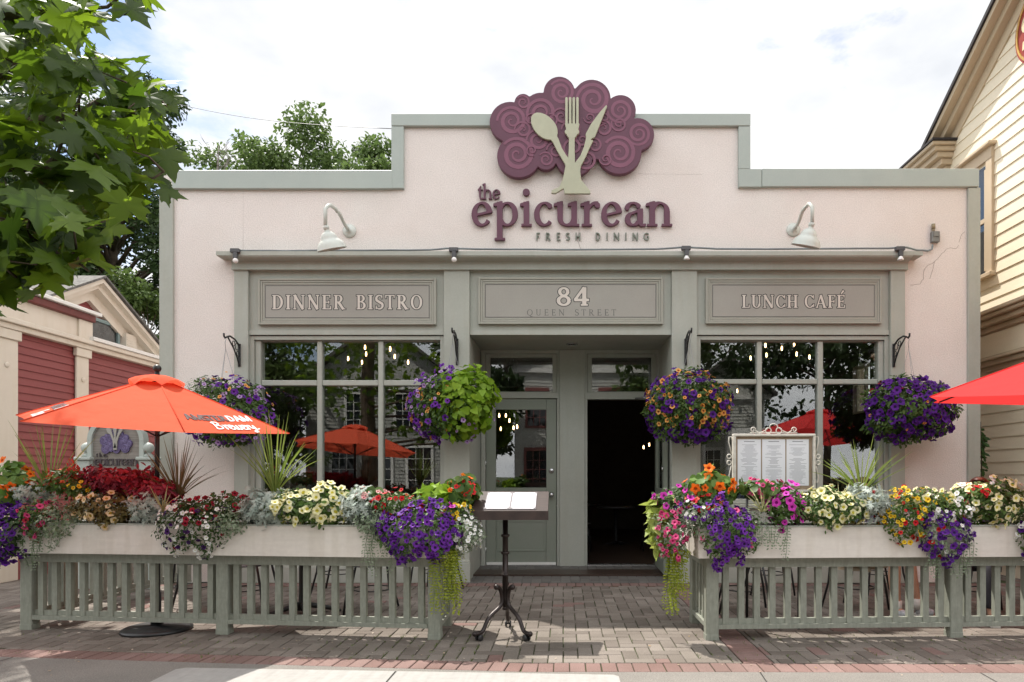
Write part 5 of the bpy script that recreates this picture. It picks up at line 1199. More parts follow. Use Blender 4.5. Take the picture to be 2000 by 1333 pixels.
for k, (a, b) in enumerate(((1440.5,1486),(1488.5,1533.5),(1536,1579.5))):
    mb = MB(); mb.box(X(a), X(b), Y-.0025, Y-.0003, Zz(949), Zz(858.5)); pg = mb.build('page', M['paper'], o); mb = MB(); zz = Zz(862); cxx = X((a+b)/2)
    mb.box(cxx-.045, cxx+.045, Y-.0032, Y-.0026, zz-.007, zz); zz -= .03; r0 = random.Random(k)
    while zz > Zz(945):
        if r0.random() < .16: zz -= .009; continue
        wd = r0.uniform(.02, .075); mb.box(cxx-wd, cxx+wd, Y-.0030, Y-.0026, zz-.0028, zz); zz -= .0088
    tag(mb.build('printed_lines', mat('grey_print', (.38,.38,.42), .8), pg), kind='stuff')
mb = MB(); mb.box(x0+t*.8, x1-t*.8, Y-.0155, Y-.0145, z0+t*.8, z1-t*.8); 
m = glassmat('case_glass', .0, (1,1,1)); mb.build('glass_front', m, o)
def spiral(c, r, sgn, turns=1.25, a0=0.0, n=22): return [(c[0]+r*(1-.75*i/n)*math.cos(a0+sgn*turns*6.283*i/n), Y, c[1]+r*(1-.75*i/n)*math.sin(a0+sgn*turns*6.283*i/n)) for i in range(n+1)]
cx_ = (x0+x1)/2; cz_ = (z0+z1)/2+.03
mb = MB()
for s in (-1, 1):
    q = spiral((cx_+s*.175, z1+.035), .024, -s, 1.2, 3.14 if s > 0 else 0)
    mb.tube(q, .0045, 6); mb.tube([(cx_+s*.155, Y, z1+.03), (cx_+s*.12, Y, z1+.008), (cx_+s*.07, Y, z1+.03), (cx_+s*.045, Y, z1+.055)], .0045, 6)
    mb.tube([(cx_+s*.045+.024*math.cos(a), Y, z1+.028+.024*math.sin(a)) for a in np.linspace(0, 6.283, 17)[:-1]], .0045, 6, closed=True)
mb.tube([(cx_+.034*math.cos(a), Y, z1+.060+.026*math.sin(a)) for a in np.linspace(-.6, 3.74, 14)], .0045, 6)
mb.tube([(cx_+s_*.20, Y, z1+.012) for s_ in (-1, 1)], .004, 6); mb.build('top_scroll', mwh, o)
for s in (-1, 1):
    xe = x0 if s < 0 else x1; mb = MB()
    for k in (-1, 1):
        mb.tube([(xe+s*.030+.018*math.cos(a), Y, cz_+k*.026+.018*math.sin(a)) for a in np.linspace(0, 6.283, 15)[:-1]], .005, 6, closed=True)
        mb.tube([(xe+s*.012, Y, cz_+k*.05), (xe+s*.022, Y, cz_+k*.10), (xe+s*.034, Y, cz_+k*.15), (xe+s*.030, Y, cz_+k*.19), (xe+s*.012, Y, cz_+k*.195), (xe+s*.008, Y, cz_+k*.17)], .005, 6)
    mb.build('side_scroll', mwh, o)
mb = MB(); mb.tube([(cx_-.22, Y+.02, z0+.01), (cx_-.22, Y+.02, .0)], .012, 8); mb.tube([(cx_+.22, Y+.02, z0+.01), (cx_+.22, Y+.02, .0)], .012, 8)
for s in (-1, 1): pass
mb.v = mb.v[:]; 
half = len(mb.v)//2; nf = len(mb.f)//2
for s in (0, 1):
    m2 = MB(); m2.tube([(cx_+(-.22 if s == 0 else .22), Y+.02, z0+.01), (cx_+(-.22 if s == 0 else .22), Y+.02, 0)], .012, 8); m2.build('leg', M['black'], o)

Y = 7.9; o = thing('standing_sign', 'arched grey wooden sign with purple tree logo between two ball topped posts', 'sign', at(230, 900, Y)*1.0)
mb = MB(); xa, xb = X_(184, Y), X_(277, Y); xm = (xa+xb)/2; r = (xb-xa)/2; zt_ = Z_(862, Y); arch = [(xa, 0.25), (xb, 0.25)]+[(xm+r*math.cos(a), zt_+r*.93*math.sin(a)) for a in np.linspace(0, math.pi, 25)]
mb.prism(arch, Y-.02, Y+.03); mb.build('board', mat('carved_board', (.30,.275,.25), .8, col2=(.19,.17,.15), vscale=3, stretch=(.6,1,26), bump=.4, bscale=12), o)
mb = MB(); n = 25; ou = [(xm+(r+.05)*math.cos(a), zt_+(r*.93+.05)*math.sin(a)) for a in np.linspace(0, math.pi, n)]; inn = arch[2:]
v = [(x, Y-.05, z) for x, z in ou+inn]+[(x, Y+.05, z) for x, z in ou+inn]; f = []
for i in range(n-1): f += [(i, i+1, n+i+1, n+i), (2*n+i+1, 2*n+i, 3*n+i, 3*n+i+1), (i+1, i, 2*n+i, 2*n+i+1), (n+i, n+i+1, 3*n+i+1, 3*n+i)]
mb.add(v, f); mb.box(xa-.05, xa, Y-.05, Y+.05, .25, zt_-.002); mb.box(xb, xb+.05, Y-.05, Y+.05, .25, zt_-.002); mb.build('frame', M['sage_light'], o)
for pxp in (170, 290):
    xp = X_(pxp, Y); zp = Z_(893, Y); mb = MB(); mb.box(xp-.07, xp+.07, Y-.07, Y+.07, 0, zp-.04, b=.006); mb.box(xp-.095, xp+.095, Y-.095, Y+.095, zp-.039, zp, b=.008); mb.lathe([(.05,0),(.055,.02),(.03,.035),(.03,.05)], (xp, Y, zp), 16); mb.ball((xp, Y, zp+.105), .062, 16); mb.build('post', M['sage_light'], o)
prm = []; sc = .31/155
for a, b, r_ in circ: prm.append(disc((a-830)*sc*.175, (b-500)*sc*.175, r_*sc*.175))
zc_s = Z_(860, Y); purp = mat('purple_paint', (.12,.09,.20), .6); lil = mat('lilac_paint', (.22,.18,.34), .6)
mb = MB(); v, f = solid(contours(prm, .006), .02); mb.add([(xm+x*.95, Y-.021-z, zc_s-.03+y*1.15) for x, y, z in [(x, -y, z) for x, y, z in v]], f); em2 = mb.build('tree_emblem', purp, o)
mb = MB()
for k, (a, b, r_, turns, ph, sg) in enumerate(SPIR[:14]):
    q = [(xm+(a-830)*sc*.17+r_*(1-t)**.8*sc*.17*math.cos(sg*(ph*6.28+turns*6.28*t)), Y-.0418, zc_s-.03-((b-500)*sc*.20+r_*(1-t)**.8*sc*.18*math.sin(sg*(ph*6.28+turns*6.28*t)))) for t in np.linspace(0, 1, 26)]; mb.tube(q, .0042, 5)
mb.build('swirls', lil, em2)
for nm, pts, ws in (('spoon', [(-.12,.10),(-.09,.05),(-.06,.0),(-.02,-.10),(0,-.22)], [.05,.07,.03,.03,.05]), ('fork', [(0,.14),(0,.06),(0,-.02),(0,-.12),(0,-.25)], [.05,.05,.025,.025,.06]), ('knife', [(.12,.13),(.09,.06),(.05,-.02),(.02,-.12),(0,-.24)], [.02,.05,.03,.03,.05])):
    mb = MB(); v, f = solid(contours(stroke([(x_*.72, y_*.72+.035) for x_, y_ in pts], [q_*.72 for q_ in ws]), .004), .012); mb.add([(xm+x, Y-.042-z-.0006*len(nm), zc_s+.03+y) for x, y, z in v], f); mb.build(nm, M['taupe'], o)
for txt, a, b, yb, h_ in (('the', 191, 210, 893, 5), ('epicurean', 187, 273, 910, 13)):
    for prm in layout(txt, lower, X_(b, Y)-X_(a, Y), h_*Y/F, W=.22, w=.10, s=.08):
        mb = MB(); v, f = solid(contours(prm, h_*Y/F*.035), .012); mb.add(wallmap(v, X_(a, Y), Z_(yb, Y), Y-.021), f); mb.build('letter', mat('sign_ink', (.075,.06,.065), .7), o)
# ================================================================ FLOWERS
def petal_mat(name, c1, c2): return leafmat(name, c1, c2, .25, .6, .2, objrand=True)
FL = {}
def bloom(name, c1, c2, throat, deep=.45, lob=.10, tr=.36):
    m = petal_mat('petal_'+name, c1, c2); t = leafmat('throat_'+name, throat, throat, .2, .6, .2)
    n = 20; v = []; f = []; mi = []
    for k, (r, z, w_) in enumerate(((1.0, .0, 1), (.72, -.02, .5), (tr, -.16*deep/.45, .2), (.13, -deep, 0))):
        for j in range(n):
            a = 2*math.pi*j/n; rr = r*(1+lob*w_*math.cos(5*a)+.03*w_*math.sin(3*a+1)); v.append((rr*math.cos(a), rr*math.sin(a), z+.10*w_*math.sin(5*a+.6)*r-.12*max(0, r-.7)))
    for k in range(3):
        for j in range(n): f.append((k*n+j, k*n+(j+1) % n, k*n+n+(j+1) % n, k*n+n+j)); mi.append(0 if k < 2 else 1)
    f.append(tuple(range(3*n, 4*n))); mi.append(1)
    me = bpy.data.meshes.new('blossom'); me.from_pydata(v, [], f); me.materials.append(m); me.materials.append(t)
    me.polygons.foreach_set('material_index', mi); me.polygons.foreach_set('use_smooth', [True]*len(f)); FL[name] = me
bloom('purple', (.10,.018,.24), (.18,.035,.36), (.025,.004,.06)); bloom('violet', (.07,.012,.18), (.12,.02,.27), (.03,.01,.08))
bloom('dark', (.03,.006,.06), (.06,.01,.12), (.01,.0,.02)); bloom('lavender', (.40,.25,.52), (.52,.36,.62), (.10,.02,.2), tr=.34)
bloom('apricot', (.72,.30,.06), (.80,.42,.12), (.35,.08,.03), tr=.42); bloom('cream', (.78,.74,.42), (.82,.78,.52), (.60,.52,.06), tr=.40)
bloom('peach', (.78,.56,.32), (.82,.66,.42), (.50,.32,.05), tr=.4); bloom('white', (.80,.80,.78), (.84,.82,.80), (.60,.60,.25), tr=.25)
bloom('magenta', (.52,.03,.36), (.66,.06,.48), (.22,.0,.16)); bloom('pink', (.66,.05,.20), (.74,.12,.28), (.30,.0,.06)); bloom('red', (.55,.012,.02), (.62,.03,.03), (.25,.0,.01))
bloom('crimson', (.24,.008,.02), (.34,.012,.035), (.08,.0,.005)); bloom('yellow', (.76,.48,.02), (.80,.56,.04), (.45,.20,.01)); bloom('orange', (.80,.13,.01), (.82,.22,.02), (.45,.04,.0), lob=.2); bloom('salmon', (.78,.35,.36), (.82,.46,.44), (.5,.1,.12), lob=.2)
bloom('coral', (.62,.10,.05), (.72,.18,.08), (.4,.05,.02), lob=.2)
LM = dict(green=leafmat('leaf_green', (.05,.105,.02), (.11,.18,.04), .35), deep=leafmat('leaf_deep', (.03,.07,.018), (.07,.12,.03), .3), lime=leafmat('leaf_lime', (.16,.30,.015), (.28,.42,.03), .4), lime2=leafmat('leaf_lime_pale', (.30,.38,.07), (.42,.48,.12), .4),
    silver=leafmat('leaf_silver', (.29,.345,.30), (.47,.51,.46), .25, .85), licorice=leafmat('leaf_licorice', (.16,.22,.12), (.32,.37,.27), .3, .8), wine=leafmat('leaf_wine', (.16,.015,.03), (.48,.05,.09), .3), bronze=leafmat('leaf_bronze', (.13,.10,.03), (.20,.16,.05), .3), yellowgreen=leafmat('leaf_jenny', (.22,.28,.02), (.34,.37,.035), .35), fresh=leafmat('leaf_fresh', (.09,.19,.03), (.17,.28,.06), .4),
    plume=leafmat('plume_red', (.40,.02,.02), (.55,.07,.04), .25))
SH = dict(oval=OVAL, heart=HEART, round=ROUND, lobed=LOBED)
def ell_pts(n, c, r, shell=.55, front=False):
    d = rdirs(n)
    if front: d[:, 1] = np.where(d[:, 1] > .3, -d[:, 1], d[:, 1])
    k = shell+(1-shell)*RNG.random(n)**.6; lump = 1+.16*np.sin(d[:, 0]*5+c[0]*3)*np.cos(d[:, 2]*6+c[0]*7)
    return np.array(c)+d*np.array(r)*(k*lump)[:, None], d
def warp(p, c, r):
    """a mound hangs narrower and ragged towards its foot"""
    q = np.array(p, float).reshape(-1, 3); t = np.clip((c[2]-q[:, 2])/r[2], 0, 1.2); u = (q[:, 0]-c[0])/r[0]; ph = c[0]*13
    q[:, 0] = c[0]+(q[:, 0]-c[0])*(1-.30*t); q[:, 2] -= r[2]*t*(.22*np.sin(5*u+ph)+.12*np.sin(11*u+2*ph)); up = np.clip((q[:, 2]-c[2])/r[2], 0, 1.2); q[:, 2] += r[2]*up*(.20*np.sin(4*u+ph*1.7)+.10*np.sin(9*u+ph))
    return q
WARP = [False]
def foliage(name, c, r, n, size, shape, m, parent, shell=.5, up=.35):
    p, d = ell_pts(n, c, r, shell)
    if WARP[0]: p = warp(p, c, r)
    nr = unit(d+RNG.normal(size=(n, 3))*.5+[0, -.15, up]); tip = d*[1,1,.5]+RNG.normal(size=(n, 3))*.6+[0,0,-.25]
    return scatter(name, *SH[shape], p, nr, tip, size*RNG.uniform(.6, 1.25, n), m, parent)
def blossoms(parent, base, color, n, c, r, rad, region=None, spread=.55, taken=None, cap=100, out=1.0):
    """n flowers over the outside of a mound; the first hundred are parts of their own"""
    taken = taken if taken is not None else []; got = []; tries = 0; c = Vector(c)
    while len(got) < n and tries < n*60:
        tries += 1; d = unit(RNG.normal(size=3)); 
        if d[1] > .35 or d[2] < -.93: continue
        if region and not region(d): continue
        q = Vector((d[0]*r[0], d[1]*r[1], d[2]*r[2])); lump = out*(1+.06*math.sin(d[0]*7+c.x*3)*math.cos(d[2]*6)+random.uniform(-.14, .06)); p = c+q*lump
        if WARP[0]: p = Vector(warp(p, c, r)[0])
        if any((p-t).length < rad*2*spread for t in taken[-400:]): continue
        nr = Vector((d[0]/r[0], d[1]/r[1], d[2]/r[2])).normalized()+Vector(RNG.normal(size=3))*.42+Vector((0,-.2,.15)); taken.append(p); got.append((p, nr.normalized()))
    got.sort(key=lambda g: g[0].y)
    w0 = WPOS[parent.name]
    for p, nr in got[:cap]:
        o = bpy.data.objects.new('blossom', FL[color]); COL.objects.link(o); o.parent = parent; o.location = p-w0
        qn = nr.to_track_quat('Z', 'Y'); qn = qn @ Matrix.Rotation(random.uniform(0, 6.28), 3, 'Z').to_quaternion(); o.rotation_mode = 'QUATERNION'; o.rotation_quaternion = qn; s = rad*random.uniform(.66, 1.2); o.scale = (s, s, s)
    if len(got) > cap:
        me = FL[color]; tv = [tuple(q.co) for q in me.vertices]; tf = [tuple(q.vertices) for q in me.polygons]; rest = got[cap:]
        P_ = np.array([tuple(g[0]) for g in rest]); N_ = np.array([tuple(g[1]) for g in rest])
        tag(scatter('blossoms', tv, tf, P_, N_, rdirs(len(rest)), rad*RNG.uniform(.8, 1.1, len(rest)), list(me.materials), parent, [p.material_index for p in me.polygons], True), kind='stuff')
    return got
WARP[0] = True
GRP = 'flowering and foliage plants growing in the railing planters'
def clump(name, label, cat, px, py, w_, h_, leaf, size, n, fl, dy=0.0, ry=.17, shape='oval', shell=.5):
    y = yl(px)+dy; c = at(px, py, y); r = (w_/2*y/F, ry, h_/2*y/F)
    o = thing(name, label, cat, (c.x, y, c.z-r[2]), GRP); foliage('foliage', c, [r[0]*1.08, r[1]*.96, r[2]*.93], int(n*2.3), size*1.3, shape, LM[leaf], o, shell)
    tk = []
    for f in fl: blossoms(o, None, f[0], int(f[1]*1.45), c, r, f[2]*1.07, f[3] if len(f) > 3 else None, f[4]*.9 if len(f) > 4 else .56, tk, out=f[5] if len(f) > 5 else 1.03)
    return o
def strands(o, name, m, roots, ln, size, gap=.022, sway=.04, shape='oval'):
    pos = []; tip = []; nr = []; mbs = MB()
    for (x, y, z) in roots:
        L_ = ln*random.uniform(.5, 1.1); p = np.array([x, y, z]); pts = [tuple(p)]; ph = random.uniform(0, 6); k = 0
        while k*gap < L_:
            p = p+np.array([random.gauss(0, sway*.12)+.004*math.sin(ph+k*.3), random.gauss(-.001 if k < 6 else 0, .002), -gap]); pts.append(tuple(p)); k += 1
            for s in (-1, 1): pos.append(p+np.array([s*.008, random.gauss(0, .006), 0])); tip.append([s, random.gauss(-.2, .4), -.5]); nr.append([random.gauss(0, .3), -1, .5+random.gauss(0, .3)])
        mbs.tube([pts[i] for i in range(0, len(pts), 3)], .002, 4)
    if len(mbs.v): mbs.build('stem', m, o)
    scatter(name, *SH[shape], np.array(pos), np.array(nr), np.array(tip), size*RNG.uniform(.6, 1.2, len(pos)), m, o)
def spikes(label, px, py, span, reach, m, n, kind='dracaena', dy=.04, wd=.0085, arch=.5, group=GRP):
    """fan of long narrow blades from one foot; span and reach in photo pixels"""
    y = yl(px)+dy; c = at(px, py, y); o = thing(kind, label, 'plant', (c.x, y, c.z), group); mb = MB(); v = []; f = []; rn = []
    for k in range(n):
        sx = random.uniform(-1, 1); a = sx*span/2*y/F*random.uniform(.6, 1.1); ln = reach*y/F*(random.uniform(.7, 1.05)-.25*abs(sx)); dyy = random.gauss(0, .12); q = []
        droop = arch*random.uniform(.2, 1.2)*abs(sx)**1.5
        for i in range(8):
            t = i/7; q.append(Vector((c.x+random.uniform(-.001, .001)+a*t**(1.15)+.012*sx, y+dyy*t, c.z+ln*(t-droop*t*t*.55))))
        o0 = len(v); sd = Vector((1, random.uniform(-.6, .6), 0)).normalized()
        for i, p in enumerate(q):
            t = i/7; ww = wd*random.uniform(.9, 1.1)*(1-.1*(1-t))*(1-t**3)*.5+.0006; d = (q[min(7, i+1)]-q[max(0, i-1)]).normalized(); s = (sd-d*sd.dot(d)).normalized(); v += [p-s*ww, p+Vector((0,-.003*(1-t),0)), p+s*ww]; rn += [((k*37) % 100)/100]*3
        for i in range(7): 
            b = o0+3*i; f += [(b, b+1, b+4, b+3), (b+1, b+2, b+5, b+4)]
    me = bpy.data.meshes.new('blades'); me.from_pydata(v, [], f); me.materials.append(m); a_ = me.attributes.new('rnd', 'FLOAT', 'POINT'); a_.data.foreach_set('value', rn); me.polygons.foreach_set('use_smooth', [True]*len(f)); link(me, 'blades', o); return o
BL_G = leafmat('blade_green', (.14,.21,.035), (.28,.34,.08), .35, .4); BL_B = leafmat('blade_bronze', (.10,.085,.035), (.20,.17,.075), .3, .4); BL_V = leafmat('blade_cream', (.45,.46,.20), (.62,.60,.34), .35, .5)
lo = lambda d: d[2] < .25
# ---------------- left planter, from the left
clump('nasturtium', 'nasturtium with round green leaves and orange flowers at the left picture edge', 'flowers', 22, 950, 95, 82, 'fresh', .052, 130, [('orange', 9, .034, None, .7, 1.14)], shape='round', dy=.02)
o = clump('petunia', 'dark purple petunias spilling over the left end of the left planter', 'flowers', 22, 1038, 105, 118, 'deep', .035, 420, [('violet', 98, .026, lambda d: d[0] < .55), ('purple', 14, .024)], dy=-.13)
clump('petunia', 'crimson pink petunias beside the dark purple ones at the left planter end', 'flowers', 78, 1012, 62, 86, 'green', .03, 200, [('pink', 18, .022), ('crimson', 6, .02)], dy=-.12)
spikes('green spiky dracaena at the left end of the left planter', 97, 965, 150, 160, BL_G, 26)
o = clump('licorice_plant', 'silver grey licorice plant hanging from the left part of the left planter', 'plant', 122, 1022, 88, 95, 'licorice', .024, 560, [], dy=-.12, shell=.3)
c_ = lp_(100); strands(o, 'trailing_stems', LM['licorice'], [(c_.x+random.uniform(-.1, .22), c_.y-.19, .95) for _ in range(10)], .42, .020)
clump('celosia', 'red feathery celosia left of the red coleus', 'flowers', 130, 940, 70, 45, 'green', .05, 120, [('coral', 6, .02)], dy=.0)
pc = at(122, 925, yl(122)); o = thing('celosia', 'red plume flower standing beside the standing sign', 'flowers', (pc.x, pc.y, pc.z-.05), GRP)

for a, b in ((96,945),(112,938),(140,925),(152,932),(128,948)):
    pp = np.array(at(a, b, yl(a)))+RNG.normal(size=(70, 3))*[.018,.018,.05]; scatter('plume', *OVAL, pp, rdirs(70), rdirs(70)+[0,0,1.2], RNG.uniform(.02, .036, 70), LM['plume'], o)
clump('coleus', 'wine red coleus behind the peach petunias', 'plant', 232, 940, 145, 55, 'wine', .040, 900, [], dy=.05, shape='oval', ry=.17)
clump('coleus', 'dark red coleus around the umbrella pole', 'plant', 305, 962, 90, 50, 'wine', .036, 520, [('crimson', 9, .02)], dy=.02, shape='oval')
clump('petunia', 'peach petunias with brownish foliage in the left planter', 'flowers', 218, 992, 150, 72, 'bronze', .032, 700, [('peach', 24, .028)], dy=-.08)
clump('calibrachoa', 'small yellow flowers between the celosia and the coleus', 'flowers', 168, 955, 60, 36, 'green', .03, 130, [('yellow', 8, .016)], dy=-.02)
clump('dusty_miller', 'silvery dusty miller between the peach and the white petunias', 'plant', 292, 992, 60, 68, 'silver', .06, 120, [], dy=-.08, shape='lobed')
clump('dusty_miller', 'small silvery dusty miller near the nasturtium', 'plant', 70, 962, 50, 36, 'silver', .05, 70, [], dy=-.02, shape='lobed')
spikes('bronze spiky dracaena left of the restaurant corner', 348, 975, 190, 135, BL_B, 38, arch=.9)
spikes('cream striped spider plant left of the white calibrachoa', 318, 1000, 110, 55, BL_V, 16, 'spider_plant', dy=-.12, arch=1.8)
clump('calibrachoa', 'dark red petunias behind the white calibrachoa', 'flowers', 425, 992, 165, 52, 'deep', .032, 420, [('crimson', 34, .021)], dy=-.03)
clump('calibrachoa', 'white calibrachoa mound mixed with dark purple in the left planter', 'flowers', 385, 1032, 150, 110, 'deep', .024, 700, [('white', 62, .0165, lambda d: d[0] < .6), ('dark', 26, .02), ('crimson', 9, .02)], dy=-.15)
clump('licorice_plant', 'grey licorice plant right of the white calibrachoa', 'plant', 455, 1020, 62, 76, 'licorice', .023, 320, [], dy=-.15, shell=.3)
spikes('green spiky dracaena in front of the dinner bistro window', 537, 965, 200, 170, BL_G, 40, arch=.7)
clump('dusty_miller', 'silver dusty miller left of the cream petunias', 'plant', 524, 990, 82, 72, 'silver', .07, 170, [], dy=-.09, shape='lobed')
clump('petunia', 'cream yellow petunias in the left planter', 'flowers', 612, 990, 185, 82, 'green', .034, 800, [('cream', 80, .030)], dy=-.07, ry=.19)
clump('dusty_miller', 'silver dusty miller right of the cream petunias', 'plant', 705, 985, 72, 56, 'silver', .065, 150, [], dy=-.08, shape='lobed')
clump('geranium', 'salmon pink geraniums in the left planter', 'flowers', 726, 974, 60, 36, 'green', .06, 60, [('salmon', 26, .016, lambda d: d[2] > 0, .5, 1.2)], dy=.0, shape='round')
clump('petunia', 'red calibrachoa above the big purple petunias', 'flowers', 785, 985, 130, 52, 'green', .03, 350, [('red', 34, .0195)], dy=-.05)
o = clump('licorice_plant', 'silver licorice plant trailing left of the big purple petunias', 'plant', 730, 1020, 70, 70, 'licorice', .023, 300, [], dy=-.13, shell=.3)
c_ = lp_(735); strands(o, 'trailing_stems', LM['licorice'], [(c_.x+random.uniform(-.1, .12), c_.y-.19, .9) for _ in range(8)], .36, .022)
clump('petunia', 'large mound of purple petunias at the right end of the left planter', 'flowers', 822, 1040, 165, 112, 'green', .03, 700, [('purple', 150, .0235), ('violet', 24, .022)], dy=-.16, ry=.19)
clump('coleus', 'lime green coleus at the right end of the left planter', 'plant', 862, 972, 90, 46, 'lime', .075, 130, [], dy=.10, shape='heart')
clump('geranium', 'orange red geraniums beside the menu lectern', 'flowers', 902, 962, 64, 60, 'green', .06, 70, [('red', 18, .020, None, .6), ('orange', 12, .021, None, .6)], dy=.12, shape='round')
clump('calibrachoa', 'yellow calibrachoa by the lectern', 'flowers', 890, 1002, 80, 46, 'green', .026, 240, [('yellow', 22, .0165), ('magenta', 3, .026)], dy=.0)
clump('bacopa', 'white bacopa at the right corner of the left planter', 'flowers', 908, 1042, 74, 86, 'licorice', .022, 520, [('white', 74, .0155)], dy=-.04, ry=.16)
o = clump('creeping_jenny', 'yellow green creeping jenny strands hanging by the left railing corner', 'plant', 872, 1085, 60, 40, 'yellowgreen', .022, 120, [], dy=-.08)
c_ = lp_(868); strands(o, 'trailing_stems', LM['yellowgreen'], [(X_(random.uniform(845, 892), c_.y-.1), c_.y-.10-random.uniform(0, .07), .74) for _ in range(22)], .46, .026)
# ---------------- right planter
clump('sweet_potato_vine', 'lime sweet potato vine at the left end of the right planter', 'plant', 1292, 1020, 44, 110, 'lime2', .075, 110, [], dy=.05, shape='heart', ry=.14)
clump('petunia', 'hot pink petunias at the left end of the right planter', 'flowers', 1312, 1038, 66, 112, 'licorice', .024, 420, [('pink', 60, .0205)], dy=-.06)
clump('petunia', 'magenta petunias above the hot pink ones', 'flowers', 1318, 975, 84, 44, 'deep', .035, 160, [('magenta', 16, .027)], dy=.0)
clump('nasturtium', 'nasturtium with round leaves and orange flowers left of the menu case', 'flowers', 1385, 955, 92, 72, 'fresh', .052, 120, [('orange', 15, .033, None, .7, 1.14)], shape='round', dy=.06)
clump('petunia', 'red petunias under the orange nasturtium', 'flowers', 1375, 985, 90, 40, 'deep', .032, 160, [('red', 14, .022), ('coral', 7, .02)], dy=-.05)
o = clump('licorice_plant', 'silver licorice plant under the menu case', 'plant', 1420, 1030, 175, 95, 'licorice', .024, 700, [], dy=-.12, shell=.3)
c_ = lp_(1480); strands(o, 'trailing_stems', LM['licorice'], [(c_.x+random.uniform(-.1, .18), c_.y-.2, .92) for _ in range(9)], .26, .022)
clump('petunia', 'violet petunia mound below the menu case', 'flowers', 1420, 1042, 120, 118, 'green', .028, 420, [('purple', 88, .0225, lambda d: abs(d[0]) < .75), ('pink', 7, .021)], dy=-.17, ry=.15)
clump('petunia', 'sparse purple petunias among silver leaves by the pink petunias', 'flowers', 1365, 1000, 100, 50, 'licorice', .022, 260, [('purple', 22, .021), ('white', 12, .013)], dy=-.12)
clump('geranium', 'deep pink geraniums in front of the menu pages', 'flowers', 1490, 955, 92, 40, 'green', .05, 60, [('pink', 34, .016, None, .5)], dy=-.02, shape='round')
spikes('cream striped spider plant in front of the menu case', 1490, 1000, 130, 62, BL_V, 18, 'spider_plant', dy=-.12, arch=1.5)
clump('petunia', 'magenta petunias right of the menu case legs', 'flowers', 1532, 990, 78, 84, 'green', .034, 260, [('magenta', 22, .030)], dy=-.09)
clump('petunia', 'cream petunias in front of the lunch café window', 'flowers', 1625, 992, 165, 76, 'green', .032, 760, [('cream', 70, .0275)], dy=-.08, ry=.19)
spikes('cream striped spider plant among the cream petunias', 1640, 985, 150, 45, BL_V, 18, 'spider_plant', dy=-.10, arch=1.4)
spikes('green spiky dracaena in front of the lunch café window', 1682, 965, 210, 118, BL_G, 38, arch=.7)
clump('dusty_miller', 'silver dusty miller right of the cream petunias under the dracaena', 'plant', 1692, 980, 70, 62, 'silver', .065, 150, [('red', 4, .02)], dy=-.10, shape='lobed')
spikes('cream striped spider plant left of the yellow calibrachoa', 1728, 1000, 130, 60, BL_V, 20, 'spider_plant', dy=-.12, arch=1.5)
clump('calibrachoa', 'yellow and red calibrachoa trailing in the right planter', 'flowers', 1762, 1012, 95, 105, 'green', .026, 480, [('yellow', 44, .0175), ('red', 15, .0175)], dy=-.13)
clump('bacopa', 'white calibrachoa above the dark purple petunias', 'flowers', 1838, 998, 110, 62, 'green', .026, 380, [('white', 40, .0195), ('red', 4, .02)], dy=-.11)
o = clump('petunia', 'dark violet petunias trailing near the right post', 'flowers', 1840, 1048, 105, 104, 'licorice', .024, 480, [('violet', 84, .0225), ('red', 10, .021), ('white', 5, .02)], dy=-.15)
c_ = lp_(1840); strands(o, 'trailing_stems', LM['licorice'], [(c_.x+random.uniform(-.22, .22), c_.y-.2, .80) for _ in range(10)], .26, .022)
clump('petunia', 'pale cream petunias at the right end of the picture', 'flowers', 1928, 982, 175, 88, 'green', .034, 800, [('cream', 58, .0275), ('white', 12, .025)], dy=-.07, ry=.19)
clump('geranium', 'bright red geranium among the pale cream petunias', 'flowers', 1902, 962, 42, 28, 'green', .04, 30, [('red', 24, .016, None, .5)], dy=-.10, shape='round')
clump('petunia', 'violet and white petunias cut by the right picture edge', 'flowers', 2015, 1045, 70, 100, 'green', .03, 300, [('violet', 28, .0225), ('white', 16, .02)], dy=-.15)
clump('petunia', 'yellow calibrachoa above the white ones in the right planter', 'flowers', 1800, 975, 100, 40, 'green', .03, 220, [('yellow', 14, .018), ('cream', 12, .022)], dy=-.05)
clump('petunia', 'red petunias beyond the right picture edge', 'flowers', 2095, 985, 130, 76, 'green', .032, 500, [('red', 40, .026)], dy=-.07)
clump('petunia', 'cream petunias at the far right end of the right planter', 'flowers', 2210, 985, 150, 80, 'green', .034, 600, [('cream', 46, .0275)], dy=-.07)
o = clump('creeping_jenny', 'yellow green creeping jenny strands hanging by the right railing corner', 'plant', 1322, 1080, 50, 36, 'yellowgreen', .022, 100, [], dy=-.02)
strands(o, 'trailing_stems', LM['yellowgreen'], [(X_(random.uniform(1304, 1342), 5.36), 5.36+random.uniform(-.05, .05), .74) for _ in range(18)], .48, .026)

